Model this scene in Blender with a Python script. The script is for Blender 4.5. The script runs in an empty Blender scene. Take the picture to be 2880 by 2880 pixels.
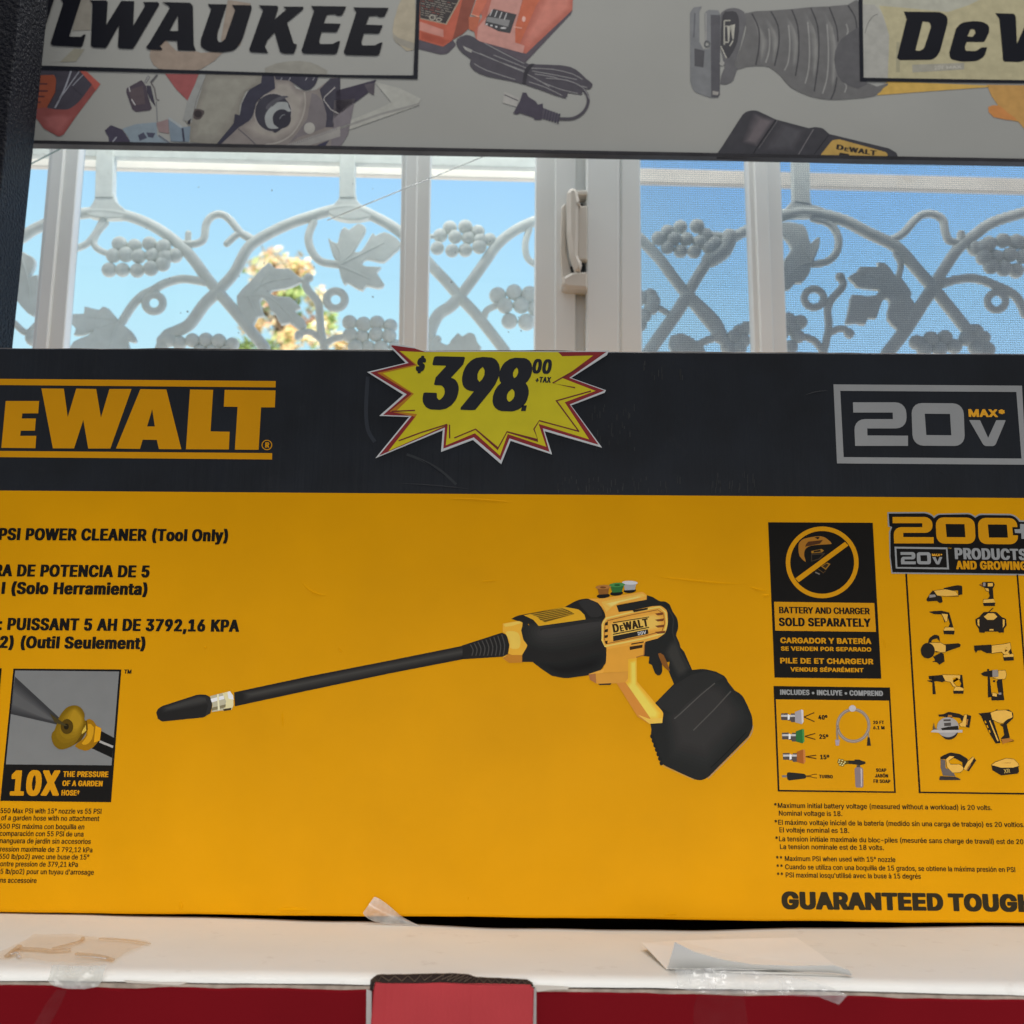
import bpy, bmesh, math, random
from mathutils import Vector, Matrix, noise
from mathutils.geometry import tessellate_polygon
random.seed(7)
sc = bpy.context.scene
COL = sc.collection
R = math.radians

# ------------------------------------------------------------------ camera
RX = Vector((0.9999268, 0.00803093, 0.00905023))
UX = Vector((-0.00747839, -0.17780315, 0.98403766))
FX = Vector((-0.0095119, 0.9840333, 0.17773007))
CAM = Vector((0, 0, 0.130))
FOC = 2780.0
cam = bpy.data.cameras.new('camera')
cam.sensor_width = 36
cam.lens = FOC / 2880 * 36
cam.clip_start = 0.02
cam.clip_end = 300
cam.dof.use_dof = True
cam.dof.focus_distance = 0.615
cam.dof.aperture_fstop = 12.5
camo = bpy.data.objects.new('camera', cam)
COL.objects.link(camo)
camo.matrix_world = Matrix(((RX.x, UX.x, -FX.x, CAM.x), (RX.y, UX.y, -FX.y, CAM.y), (RX.z, UX.z, -FX.z, CAM.z), (0, 0, 0, 1)))
sc.camera = camo

# ------------------------------------------------------------------ world: blue daylight beyond the window, dim shop behind the camera
w = bpy.data.worlds.new('World')
sc.world = w
w.use_nodes = True
nt = w.node_tree
nt.nodes.clear()
N = nt.nodes.new
L = nt.links.new
out = N('ShaderNodeOutputWorld')
bg = N('ShaderNodeBackground')
tc = N('ShaderNodeTexCoord')
sep = N('ShaderNodeSeparateXYZ')
L(tc.outputs['Generated'], sep.inputs[0])
sky = N('ShaderNodeValToRGB')
STOPS = ((0.0, (1.7, 1.55, 1.38)), (0.44, (1.6, 1.48, 1.34)), (0.52, (0.80, 0.95, 1.0)), (0.68, (0.54, 0.88, 1.05)), (0.75, (0.39, 0.70, 1.06)), (0.90, (0.22, 0.48, 0.95)))
while len(sky.color_ramp.elements) < len(STOPS):
    sky.color_ramp.elements.new(0.5)
for el, (p0, c0) in zip(sky.color_ramp.elements, STOPS):
    el.position = p0
    el.color = (*c0, 1)
up = N('ShaderNodeMath')
up.operation = 'MULTIPLY_ADD'
up.inputs[1].default_value = 0.5
up.inputs[2].default_value = 0.5
L(sep.outputs['Z'], up.inputs[0])
L(up.outputs[0], sky.inputs[0])
nz = N('ShaderNodeTexNoise')
nz.inputs['Scale'].default_value = 2.2
nz.inputs['Detail'].default_value = 1.0
L(tc.outputs['Generated'], nz.inputs['Vector'])
room = N('ShaderNodeValToRGB')
room.color_ramp.elements[0].position = 0.35
room.color_ramp.elements[0].color = (0.21, 0.22, 0.25, 1)
room.color_ramp.elements[1].position = 0.65
room.color_ramp.elements[1].color = (0.52, 0.52, 0.53, 1)
L(nz.outputs['Fac'], room.inputs[0])
side = N('ShaderNodeMapRange')
side.inputs['From Min'].default_value = 0.05
side.inputs['From Max'].default_value = 0.30
L(sep.outputs['Y'], side.inputs['Value'])
mx = N('ShaderNodeMix')
mx.data_type = 'RGBA'
L(side.outputs[0], mx.inputs['Factor'])
L(room.outputs[0], mx.inputs[6])
tint = N('ShaderNodeMix')
tint.data_type = 'RGBA'
tint.blend_type = 'MULTIPLY'
tint.inputs[7].default_value = (0.78, 0.93, 1.18, 1)
tx = N('ShaderNodeMapRange')
tx.inputs['From Min'].default_value = -0.02
tx.inputs['From Max'].default_value = 0.25
L(sep.outputs['X'], tx.inputs['Value'])
L(tx.outputs[0], tint.inputs['Factor'])
L(sky.outputs[0], tint.inputs[6])
L(tint.outputs[2], mx.inputs[7])
L(mx.outputs[2], bg.inputs['Color'])
bg.inputs['Strength'].default_value = 1.0
L(bg.outputs[0], out.inputs[0])

# ------------------------------------------------------------------ ceiling lamp and added fill lamps
def area(name, loc, target, sx, sy, power, col):
    l = bpy.data.lights.new(name, 'AREA')
    l.shape = 'RECTANGLE'
    l.size = sx
    l.size_y = sy
    l.energy = power
    l.color = col
    o = bpy.data.objects.new(name, l)
    COL.objects.link(o)
    o.location = loc
    o.rotation_euler = (Vector(target) - Vector(loc)).to_track_quat('-Z', 'Y').to_euler()
    return o
low_fill = area('low_front_fill', (0.05, -0.30, 0.06), (0.02, 0.6, -0.02), 1.5, 0.22, 0.9, (1.0, 0.98, 0.95))  # low fill lamp added to brighten the carton front towards its foot
low_fill.data.spread = R(48)
area('ceiling_lamp', (0.05, 0.28, 1.95), (0.02, 0.62, 0.0), 1.5, 0.35, 13, (1.0, 0.95, 0.87))
area('window_fill', (0.02, 0.892, 1.25), (0.02, 1.02, 0.5), 1.5, 0.04, 7.0, (1.0, 0.99, 0.96))  # fill lamp added behind the sign to brighten mullions, grille and beam
tree_fill = area('tree_sun_fill', (-1.5, 4.5, 6.5), (-2.05, 9.0, 3.4), .6, .6, 40, (1.0, 0.93, 0.80))  # lamp added as a stand-in sun, brightens the tree alone
tree_fill.data.spread = R(30)

sc.view_settings.view_transform = 'Standard'
sc.view_settings.look = 'None'
sc.view_settings.exposure = 0
sc.view_settings.gamma = 1
sc.view_settings.use_curve_mapping = False
sc.cycles.use_denoising = True
sc.cycles.max_bounces = 8
sc.cycles.transparent_max_bounces = 24

# ------------------------------------------------------------------ measuring: a point of a real plane seen at a photo coordinate
class Plane:
    def __init__(s, d, yaw):
        s.d = d
        a = R(yaw)
        s.n = Vector((math.sin(a), math.cos(a), 0))
        s.u = Vector((math.cos(a), -math.sin(a), 0))
    def p(s, x, y, off=0.0):
        r = RX * ((x - 1440) / FOC) - UX * ((y - 1440) / FOC) + FX
        return CAM + r * (s.d / r.dot(s.n)) - s.n * off
    def at(s, u, z, off=0.0):            # in-plane metres: u to the right, z world height
        return CAM * 0 + s.u * u + s.n * (s.d - off) + Vector((0, 0, z))
    def uz(s, x, y):
        q = s.p(x, y)
        return q.dot(s.u), q.z
FRONT = Plane(0.600, 0)
SIGN = Plane(0.860, -1.55)
WIN = Plane(1.000, -2.45)
GRILLE = Plane(1.100, -2.45)
LID = Plane(0.483, 0)

REG = dict(A1=(0, 0, 2.0125), A2=(960, 0, 2.0125), A3=(1920, 0, 2.0125), S1=(0, 0, 3.864), S2=(450, 180, 3.864), S3=(1080, 0, 3.1161),
           S4=(1900, 0, 3.22), G1=(0, 400, 2.415), G2=(700, 400, 2.415), G3=(1400, 400, 2.415), G4=(2080, 400, 2.415), B1=(0, 960, 2.0125),
           B2=(960, 940, 2.0125), B3=(2000, 940, 2.1955), B4=(0, 1420, 2.415), B5=(0, 1840, 2.842), B6=(400, 1600, 2.1467),
           B7=(1300, 1600, 2.1467), C1=(2140, 1440, 3.865), C2=(2480, 1420, 3.865), C3=(2140, 1900, 4.6), C4=(2480, 1860, 4.83),
           C5=(2140, 2220, 2.6108), C6=(0, 2440, 2.0125), C7=(960, 2440, 2.0125), C8=(1760, 2540, 1.725))
def px(reg, x, y):
    a = REG[reg]
    return (a[0] + x / a[2], a[1] + y / a[2])
def pts(reg, s):
    o = []
    for t in s.split():
        v = t.split(',')
        q = px(reg, float(v[0]), float(v[1]))
        o.append((q[0], q[1], float(v[2]) / REG[reg][2] if len(v) > 2 else 0.0))
    return o
def rounded(P, n=5):
    o = []
    m = len(P)
    for i in range(m):
        x, y, r = P[i]
        if r <= 0:
            o.append((x, y)); continue
        a = Vector(P[i - 1][:2]) - Vector((x, y)); b = Vector(P[(i + 1) % m][:2]) - Vector((x, y))
        r = min(r, a.length * .5, b.length * .5)
        p0 = Vector((x, y)) + a.normalized() * r; p2 = Vector((x, y)) + b.normalized() * r; c = Vector((x, y))
        k = 0.75
        for j in range(n + 1):
            t = j / n
            c1 = p0.lerp(c, k * .78); c2 = p2.lerp(c, k * .78)
            q = p0 * (1 - t) ** 3 + c1 * 3 * t * (1 - t) ** 2 + c2 * 3 * t * t * (1 - t) + p2 * t ** 3
            o.append((q.x, q.y))
    return o
def spline(P, n=4, closed=True):
    P = [Vector(p[:2]) for p in P]
    m = len(P)
    o = []
    for i in range(m if closed else m - 1):
        g = (lambda k: P[k % m]) if closed else (lambda k: P[max(0, min(m - 1, k))])
        a, b, c, d = g(i - 1), g(i), g(i + 1), g(i + 2)
        for j in range(n):
            t = j / n
            q = 0.5 * ((2 * b) + (c - a) * t + (2 * a - 5 * b + 4 * c - d) * t * t + (3 * b - a - 3 * c + d) * t ** 3)
            o.append((q.x, q.y))
    if not closed:
        o.append((P[-1].x, P[-1].y))
    return o
def ell(reg, cx, cy, rx, ry, n=28, a0=0, a1=360, rot=0):
    o = []
    full = a1 - a0 >= 360
    for i in range(n if full else n + 1):
        a = R(a0 + (a1 - a0) * i / n)
        x, y = rx * math.cos(a), ry * math.sin(a)
        o.append(px(reg, cx + x * math.cos(R(rot)) - y * math.sin(R(rot)), cy + x * math.sin(R(rot)) + y * math.cos(R(rot))))
    return o

# ------------------------------------------------------------------ objects
def wloc(o):
    v = Vector((0, 0, 0))
    while o is not None:
        v += o.location
        o = o.parent
    return v
def mesh_obj(name, verts, faces, mats, parent=None, fm=None, smooth=False, loc=None):
    base = wloc(parent) if parent is not None else Vector((0, 0, 0))
    l = Vector(loc) if loc is not None else Vector((0, 0, 0))
    me = bpy.data.meshes.new(name)
    me.from_pydata([tuple(Vector(v) - base - l) for v in verts], [], faces)
    for m in mats:
        me.materials.append(m)
    if fm:
        for p, k in zip(me.polygons, fm):
            p.material_index = k
    if smooth:
        for p in me.polygons:
            p.use_smooth = True
    me.update()
    o = bpy.data.objects.new(name, me)
    COL.objects.link(o)
    o.location = l
    if parent is not None:
        o.parent = parent
    return o
def thing(name, label, cat, loc=(0, 0, 0), group=None):
    o = bpy.data.objects.new(name, None)
    o.empty_display_size = .02
    COL.objects.link(o)
    o.location = loc
    tag(o, label, cat, group)
    return o
def tag(o, label, cat, group=None):
    o['label'] = label
    o['category'] = cat
    if group:
        o['group'] = group
    return o
class MB:
    """collects solid shapes into one mesh"""
    def __init__(s):
        s.v = []; s.f = []; s.m = []
    def add(s, v, f, mi=0):
        b = len(s.v)
        s.v += [Vector(q) for q in v]
        s.f += [tuple(b + i for i in t) for t in f]
        s.m += [mi] * len(f)
    def prism(s, plane, poly, o0, o1, mi=0, bevel=0.0):
        """a photo outline given thickness: front at o0 (towards us), back at o1"""
        uz = [plane.uz(*q[:2]) for q in poly]
        s.prism_uz(plane, uz, o0, o1, mi, bevel)
    def prism_uz(s, plane, uz, o0, o1, mi=0, bevel=0.0):
        n = len(uz)
        area_ = sum(uz[i][0] * uz[(i + 1) % n][1] - uz[(i + 1) % n][0] * uz[i][1] for i in range(n))
        if area_ < 0:
            uz = uz[::-1]
        rings = []
        if bevel:
            ins = []
            for i in range(n):
                a, b, c = Vector(uz[i - 1]), Vector(uz[i]), Vector(uz[(i + 1) % n])
                d = ((b - a).normalized() + (c - b).normalized())
                d = d.normalized() if d.length > 1e-6 else (b - a).normalized()
                nn = Vector((-d.y, d.x))
                ins.append(tuple(b + nn * bevel))
            rings = [(ins, o0), (uz, o0 - bevel), (uz, o1)]
        else:
            rings = [(uz, o0), (uz, o1)]
        v = []
        for rr, o in rings:
            v += [plane.at(a, b, o) for a, b in rr]
        f = []
        for k in range(len(rings) - 1):
            for i in range(n):
                j = (i + 1) % n
                f.append((k * n + i, (k + 1) * n + i, (k + 1) * n + j, k * n + j))
        tri = tessellate_polygon([[Vector((a, b, 0)) for a, b in rings[0][0]]])
        for t in tri:
            a, b, c = [Vector(rings[0][0][i]) for i in t]
            cr = (b - a).cross(c - a) if hasattr((b - a), 'cross') else 1
            f.append(tuple(t) if cr > 0 else tuple(reversed(t)))
            g = tuple((len(rings) - 1) * n + i for i in t)
            f.append(tuple(reversed(g)) if cr > 0 else g)
        s.add(v, f, mi)
    def tube(s, P, rad, seg=10, mi=0, flat=1.0, ax=None, closed=False):
        """round bar through 3-D points; flat squeezes it along ax"""
        n = len(P)
        v = []; f = []
        rr = rad if isinstance(rad, (list, tuple)) else [rad] * n
        ax = ax or Vector((0, 1, 0))
        for i in range(n):
            a = P[i - 1] if (i > 0 or closed) else P[i]
            b = P[(i + 1) % n] if (i < n - 1 or closed) else P[i]
            t = (b - a).normalized()
            u = ax.cross(t).normalized() if ax.cross(t).length > 1e-4 else Vector((1, 0, 0))
            q = t.cross(u).normalized()
            for k in range(seg):
                an = 2 * math.pi * k / seg
                v.append(P[i] + u * (rr[i] * math.cos(an)) + q * (rr[i] * flat * math.sin(an)))
        for i in range(n if closed else n - 1):
            j = (i + 1) % n
            for k in range(seg):
                l = (k + 1) % seg
                f.append((i * seg + k, i * seg + l, j * seg + l, j * seg + k))
        if not closed:
            f.append(tuple(range(seg))[::-1]); f.append(tuple((n - 1) * seg + k for k in range(seg)))
        s.add(v, f, mi)
    def ball(s, c, r, seg=14, rings=8, mi=0, flat=1.0, ax=1):
        v = [];f = []
        for i in range(rings + 1):
            th = math.pi * i / rings
            for k in range(seg):
                ph = 2 * math.pi * k / seg
                d = Vector((r * math.sin(th) * math.cos(ph), r * math.sin(th) * math.sin(ph) * flat, r * math.cos(th)))
                v.append(c + d)
        for i in range(rings):
            for k in range(seg):
                l = (k + 1) % seg
                f.append((i * seg + k, (i + 1) * seg + k, (i + 1) * seg + l, i * seg + l))
        s.add(v, f, mi)
    def box(s, a, b, mi=0):
        x0, y0, z0 = a; x1, y1, z1 = b
        v = [(x0, y0, z0), (x1, y0, z0), (x1, y1, z0), (x0, y1, z0), (x0, y0, z1), (x1, y0, z1), (x1, y1, z1), (x0, y1, z1)]
        s.add(v, [(0, 3, 2, 1), (4, 5, 6, 7), (0, 1, 5, 4), (1, 2, 6, 5), (2, 3, 7, 6), (3, 0, 4, 7)], mi)
    def build(s, name, mats, parent=None, smooth=False, bevel=0, loc=None, auto=None):
        o = mesh_obj(name, s.v, s.f, mats, parent, s.m, smooth, loc)
        if auto is not None:
            o.data.set_sharp_from_angle(angle=R(auto))
        if bevel:
            m = o.modifiers.new('bevel', 'BEVEL'); m.width = bevel; m.segments = 2; m.limit_method = 'ANGLE'
        return o

# ------------------------------------------------------------------ materials
def lin(c):
    c /= 255
    return c / 12.92 if c <= .04045 else ((c + .055) / 1.055) ** 2.4
def srgb(r, g, b, k=1.0):
    return tuple(min(.9, max(.0015, lin(v) / k)) for v in (r, g, b))
MATS = {}
def mat(name, col, rough=.5, spec=.3, var=.06, vscale=40, bump=0, bscale=300, metal=0, stretch=None, bdist=.0004, soil=0, soilcol=(.2, .15, .1), soilscale=20):
    if name in MATS:
        return MATS[name]
    m = bpy.data.materials.new(name)
    m.use_nodes = True
    t = m.node_tree
    b = t.nodes['Principled BSDF']
    b.inputs['Roughness'].default_value = rough
    b.inputs['Specular IOR Level'].default_value = spec
    b.inputs['Metallic'].default_value = metal
    co = t.nodes.new('ShaderNodeTexCoord')
    n = t.nodes.new('ShaderNodeTexNoise')
    n.inputs['Scale'].default_value = vscale
    n.inputs['Detail'].default_value = 4
    t.links.new(co.outputs['Object'], n.inputs['Vector'])
    r = t.nodes.new('ShaderNodeValToRGB')
    r.color_ramp.elements[0].position = .3
    r.color_ramp.elements[1].position = .7
    r.color_ramp.elements[0].color = (*[c * (1 - var) for c in col], 1)
    r.color_ramp.elements[1].color = (*[min(1, c * (1 + var)) for c in col], 1)
    t.links.new(n.outputs['Fac'], r.inputs[0])
    last = r.outputs[0]
    if soil:
        n3 = t.nodes.new('ShaderNodeTexNoise')
        n3.inputs['Scale'].default_value = soilscale
        n3.inputs['Detail'].default_value = 7
        n3.inputs['Roughness'].default_value = .65
        t.links.new(co.outputs['Object'], n3.inputs['Vector'])
        r3 = t.nodes.new('ShaderNodeValToRGB')
        r3.color_ramp.elements[0].position = .60
        r3.color_ramp.elements[0].color = (0, 0, 0, 1)
        r3.color_ramp.elements[1].position = .78
        r3.color_ramp.elements[1].color = (soil, soil, soil, 1)
        t.links.new(n3.outputs['Fac'], r3.inputs[0])
        mm = t.nodes.new('ShaderNodeMix'); mm.data_type = 'RGBA'
        t.links.new(r3.outputs[0], mm.inputs['Factor'])
        t.links.new(last, mm.inputs[6])
        mm.inputs[7].default_value = (*soilcol, 1)
        last = mm.outputs[2]
    t.links.new(last, b.inputs['Base Color'])
    if bump:
        n2 = t.nodes.new('ShaderNodeTexNoise')
        n2.inputs['Scale'].default_value = bscale
        n2.inputs['Detail'].default_value = 3
        mp = t.nodes.new('ShaderNodeMapping')
        if stretch:
            mp.inputs['Scale'].default_value = stretch
        t.links.new(co.outputs['Object'], mp.inputs['Vector'])
        t.links.new(mp.outputs[0], n2.inputs['Vector'])
        bp = t.nodes.new('ShaderNodeBump')
        bp.inputs['Strength'].default_value = bump
        bp.inputs['Distance'].default_value = bdist
        t.links.new(n2.outputs['Fac'], bp.inputs['Height'])
        t.links.new(bp.outputs[0], b.inputs['Normal'])
    MATS[name] = m
    return m
KB = .72     # how much of its paint's lightness the carton shows in the photo
KS = .55     # the same for the sign
def ink(r, g, b, k=KB):
    return mat('ink_%d_%d_%d_%d' % (r, g, b, k * 100), srgb(r, g, b, k), rough=.5, spec=.07, var=.03, vscale=90, bump=.12, bscale=60, bdist=.0006)
def sink(r, g, b):
    return mat('sign_ink_%d_%d_%d' % (r, g, b), srgb(r, g, b, KS), rough=.5, spec=.12, var=.09, vscale=110)
YEL = mat('carton_yellow', (.76, .345, .001), rough=.48, spec=.05, var=.05, vscale=14, bump=.5, bscale=9, bdist=.006)
BLK = mat('carton_black', (.0075, .0100, .0145), rough=.40, spec=.26, var=.3, vscale=26, bump=.5, bscale=90, stretch=(2.6, 1, .10), bdist=.0009, soil=.35, soilcol=(.035, .037, .040), soilscale=24)
PK = mat('print_black', (.009, .008, .007), rough=.5, spec=.07, var=.1, bump=.12, bscale=60, bdist=.0006)
PY = mat('print_yellow', (.70, .31, .004), rough=.5, spec=.07, var=.03, bump=.12, bscale=60, bdist=.0006)
PS = mat('print_grey', (.33, .335, .33), rough=.5, spec=.07, var=.04, bump=.12, bscale=60, bdist=.0006)
PG = mat('print_silver', (.34, .345, .34), rough=.5, spec=.07, var=.04, bump=.12, bscale=60, bdist=.0006)

# ------------------------------------------------------------------ lettering: outlines kept in the script
FONT = {}
FONT['B'] = {
'A': (798, [[16,7,199,0,271,7,281,19,347,250,374,259,487,258,504,250,571,19,582,7,799,0,836,7,846,19,847,53,560,991,524,999,337,1000,299,995,282,979,5,53,6,19],[412,437,403,447,424,518,446,447,437,437]]),
'B': (763, [[82,7,127,0,452,0,565,8,627,25,679,53,718,88,749,134,775,215,776,354,745,447,677,528,715,570,739,620,750,690,746,782,709,887,665,939,621,968,552,991,452,1000,115,999,78,991,70,979,70,30],[352,178,343,181,342,192,342,412,365,420,415,419,454,400,493,354,510,296,505,250,487,215,458,192,415,179],[352,594,342,597,342,817,415,818,440,804,468,771,481,725,476,678,460,644,427,609,390,594]]),
'C': (843, [[356,-5,535,-11,622,4,672,25,733,64,778,110,822,180,851,261,862,342,847,360,622,365,594,353,568,272,537,226,472,180,435,194,397,226,341,319,312,457,320,608,340,677,368,735,435,805,472,820,517,793,560,741,591,654,610,638,822,635,853,643,861,654,842,770,785,881,751,920,689,967,597,1002,497,1012,372,1008,297,991,245,967,184,920,127,851,85,770,57,677,42,562,42,434,58,319,86,226,129,145,197,67,276,18]]),
'D': (832, [[82,7,127,0,427,0,565,17,631,42,700,88,782,192,818,285,844,435,844,562,829,678,800,771,755,852,706,910,640,957,552,988,440,1000,115,999,78,991,70,979,70,30],[352,178,343,181,342,192,342,817,365,822,404,817,465,789,525,725,566,609,576,493,560,366,521,273,482,227,440,198]]),
'E': (707, [[82,7,127,0,652,0,702,6,715,19,715,157,702,172,352,178,343,181,342,192,342,412,652,418,677,425,687,458,687,562,677,586,640,594,343,597,342,817,699,829,712,852,712,968,704,991,652,1000,152,1000,77,990,70,968,70,30]]),
'F': (694, [[82,7,290,0,327,6,341,19,343,400,627,403,665,412,673,435,673,551,660,574,342,586,342,817,694,829,707,852,707,968,699,991,652,1000,152,1000,77,990,70,968,70,30]]),
'G': (859, [[357,-5,560,-9,672,23,738,64,791,122,826,180,855,261,868,342,870,515,860,531,835,538,460,539,407,527,406,376,435,364,572,362,595,353,575,284,548,238,477,180,441,191,398,226,341,319,312,457,320,608,339,677,368,735,435,806,472,819,522,784,566,724,590,654,610,639,822,635,854,643,863,654,843,770,812,839,780,886,697,959,597,1002,497,1012,372,1009,310,996,243,967,182,920,125,851,84,770,56,677,42,562,42,434,58,319,86,226,128,145,197,66,276,18]]),
'H': (854, [[82,7,290,0,327,6,340,17,342,412,365,422,540,422,565,415,566,30,577,7,615,0,790,0,826,7,837,19,838,968,830,991,790,1000,702,1000,615,1000,574,991,566,968,566,609,540,600,365,600,342,609,342,968,334,991,290,1000,140,1000,77,990,70,968,70,30]]),
'I': (357, [[82,7,290,0,327,6,340,19,342,968,334,991,315,997,115,999,78,991,70,979,70,30]]),
'J': (674, [[237,-5,387,-12,494,6,574,56,634,145,655,238,658,295,658,967,651,990,637,996,424,999,393,990,386,978,385,284,376,238,352,191,336,191,311,238,301,365,287,382,74,388,37,378,30,365,32,238,54,145,71,110,99,71,149,28]]),
'K': (779, [[82,7,290,0,327,6,340,17,342,308,352,334,548,7,777,0,814,7,825,19,819,65,533,562,824,944,817,991,740,1000,577,1000,531,991,352,755,342,771,342,968,334,991,290,1000,140,1000,77,990,70,968,70,30]]),
'L': (668, [[82,7,127,0,640,0,677,5,694,19,695,146,687,169,640,178,343,181,342,968,334,991,315,997,115,999,78,991,70,979,70,30]]),
'M': (1020, [[82,7,265,0,327,8,338,30,340,231,409,19,427,4,602,0,654,7,665,19,727,212,733,30,745,7,902,0,992,7,1004,30,1004,968,996,991,915,1000,740,1000,699,991,540,497,374,991,290,1000,115,999,78,991,70,968,70,30]]),
'N': (863, [[82,7,290,0,327,6,341,19,342,389,352,414,570,7,802,1,836,7,846,19,848,968,840,991,802,999,665,1000,584,991,576,968,576,609,565,584,351,991,315,999,140,1000,77,990,70,968,70,30]]),
'O': (878, [[356,-5,435,-12,560,-8,647,14,697,39,756,87,804,145,846,226,875,319,890,434,891,562,876,677,848,770,785,881,723,944,660,981,572,1006,372,1008,297,991,245,967,184,920,127,851,85,770,57,677,42,562,42,434,58,319,86,226,129,145,197,68,276,18],[447,188,387,238,341,319,315,423,312,538,328,643,368,735,418,793,472,819,515,793,549,758,594,677,618,573,621,457,603,353,562,261,497,194,472,181]]),
'P': (746, [[82,7,252,0,330,7,342,30,342,331,365,338,502,341,590,359,662,400,721,470,746,528,763,609,765,713,755,782,709,887,669,933,615,969,549,991,452,1000,115,999,78,991,70,979,70,30],[352,515,342,528,342,817,390,822,435,806,469,771,488,725,492,632,478,586,443,539,402,518]]),
'Q': (878, [[591,-80,810,-86,844,-80,854,-68,855,-34,773,105,828,186,876,325,892,499,876,672,845,776,801,857,754,915,696,962,647,987,560,1009,435,1012,335,1002,258,973,185,921,132,857,88,776,56,672,42,568,42,429,56,325,105,186,150,117,208,59,260,26,323,1,422,-12,537,-11],[335,336,316,418,310,499,330,649,385,760,427,800,472,819,547,761,575,719,603,649,622,510,608,371,597,362,372,361]]),
'R': (752, [[82,7,290,0,327,6,340,17,342,354,352,359,361,354,519,7,740,0,777,5,793,19,794,53,639,400,705,458,748,539,766,632,759,771,738,840,706,898,665,939,615,971,552,991,452,1000,115,999,78,991,70,979,70,30],[352,538,342,551,342,817,390,822,440,805,477,762,493,713,493,644,479,597,451,562,402,540]]),
'S': (749, [[283,-9,482,-14,594,11,644,38,698,83,730,130,753,188,764,245,762,350,742,419,713,465,669,508,607,548,382,636,344,670,331,697,328,732,346,778,369,806,407,825,457,787,475,755,485,708,507,691,707,688,744,696,754,708,739,824,695,905,619,971,532,1003,444,1012,332,1010,219,984,157,946,117,905,81,847,63,789,57,708,67,627,92,569,118,535,207,468,432,381,471,350,492,315,495,280,481,234,444,192,407,171,382,179,343,211,318,257,311,303,294,318,82,322,47,315,38,303,40,245,55,176,99,95,132,59,182,24]]),
'T': (752, [[279,7,485,0,522,5,538,19,539,817,766,829,779,852,779,968,770,991,722,1000,85,1000,47,996,28,979,27,852,40,829,267,817,267,30]]),
'U': (854, [[340,-8,527,-13,627,6,690,37,734,73,801,166,831,258,838,339,839,964,827,992,790,1000,627,1000,571,987,564,328,531,235,490,194,452,175,376,235,344,328,337,987,303,999,240,1000,115,999,74,987,70,351,86,224,126,131,187,61,260,15]]),
'V': (798, [[296,7,524,1,559,7,570,19,846,944,847,979,837,992,799,1000,637,1000,578,991,424,489,274,991,237,999,49,999,12,991,5,979,6,944,286,19]]),
'W': (1107, [[223,7,299,0,488,7,499,19,574,360,587,355,662,19,672,7,874,0,937,7,946,19,1155,944,1148,991,1112,999,974,1000,889,991,812,646,799,620,722,979,712,992,674,1000,499,1000,445,991,362,625,349,642,270,991,187,1000,49,999,12,991,6,944,213,19]]),
'X': (790, [[19,7,202,0,280,7,414,234,427,238,562,7,789,0,825,7,835,19,830,65,577,516,821,944,814,991,777,999,627,1000,546,991,427,783,302,992,264,999,102,1000,32,991,25,944,267,516,8,53,8,19]]),
'Y': (786, [[296,7,512,1,544,7,555,19,556,400,834,944,835,979,824,992,787,1000,612,1000,557,991,424,731,284,991,237,1000,49,999,12,991,5,979,6,944,284,400,284,30]]),
'Z': (736, [[54,7,110,0,697,0,735,5,751,19,752,157,735,173,365,181,743,852,748,968,740,991,685,1000,122,1000,47,990,40,968,40,852,53,829,427,817,46,146,42,30]]),
'0': (758, [[302,-5,384,-12,496,-8,559,8,599,29,678,110,713,180,740,272,757,388,760,562,749,677,714,816,679,886,634,944,571,986,496,1008,321,1009,259,993,207,967,133,886,99,816,72,724,55,596,52,434,63,319,84,226,134,111,183,52,234,17],[409,185,366,238,340,307,325,388,319,504,339,689,370,770,409,814,446,763,473,689,493,504,473,307,446,238]]),
'1': (758, [[106,7,152,0,677,0,727,6,738,19,737,157,714,171,589,174,568,181,568,968,552,994,352,1000,289,993,109,829,114,664,139,653,227,651,264,655,289,672,295,667,297,181,277,174,127,172,102,163,94,146,94,30]]),
'2': (758, [[87,7,133,0,683,0,720,5,736,19,737,146,728,169,683,177,424,181,644,470,700,574,719,644,723,759,705,840,647,933,570,987,520,1004,445,1012,281,1002,233,985,186,956,140,910,111,863,81,759,78,690,88,667,120,660,258,659,335,667,362,771,384,806,408,818,446,771,458,713,444,644,399,562,78,146,75,30]]),
'3': (758, [[280,-5,465,-10,578,16,665,78,721,168,737,226,743,295,737,376,720,434,689,492,634,550,578,582,525,596,708,851,712,978,690,996,140,1000,103,995,84,978,84,851,100,828,353,823,371,816,215,598,215,469,240,453,353,449,390,439,440,397,468,330,471,284,458,238,423,191,390,175,340,219,318,295,303,309,90,313,57,307,47,295,54,203,74,145,102,99,165,39,228,9]]),
'4': (758, [[413,7,584,0,656,7,668,30,671,191,746,195,768,204,773,215,770,354,746,367,668,377,667,632,659,644,634,650,479,655,618,944,612,991,584,999,396,1000,357,991,40,343,39,215,59,196,396,191,401,30],[346,375,396,485,401,377,384,370]]),
'5': (758, [[289,-5,439,-12,552,7,602,33,652,74,710,168,734,249,737,388,718,481,680,562,639,610,564,659,489,678,389,681,366,689,377,816,389,822,652,823,687,828,701,839,702,978,689,993,639,1000,177,1000,139,994,124,978,81,481,88,469,114,461,214,448,302,448,339,457,389,493,438,446,465,376,462,272,441,226,402,183,383,191,355,226,336,295,320,307,114,311,71,295,77,203,123,99,197,29]]),
'6': (758, [[301,-5,457,-11,557,7,617,41,655,76,689,122,715,180,733,261,737,330,726,434,706,492,663,562,608,608,471,654,635,944,636,978,620,995,420,1000,364,990,156,620,101,492,79,400,75,330,80,249,102,168,138,99,180,52,231,18],[395,189,355,249,343,342,361,411,407,464,455,400,469,319,456,249,437,214,407,181]]),
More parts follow.
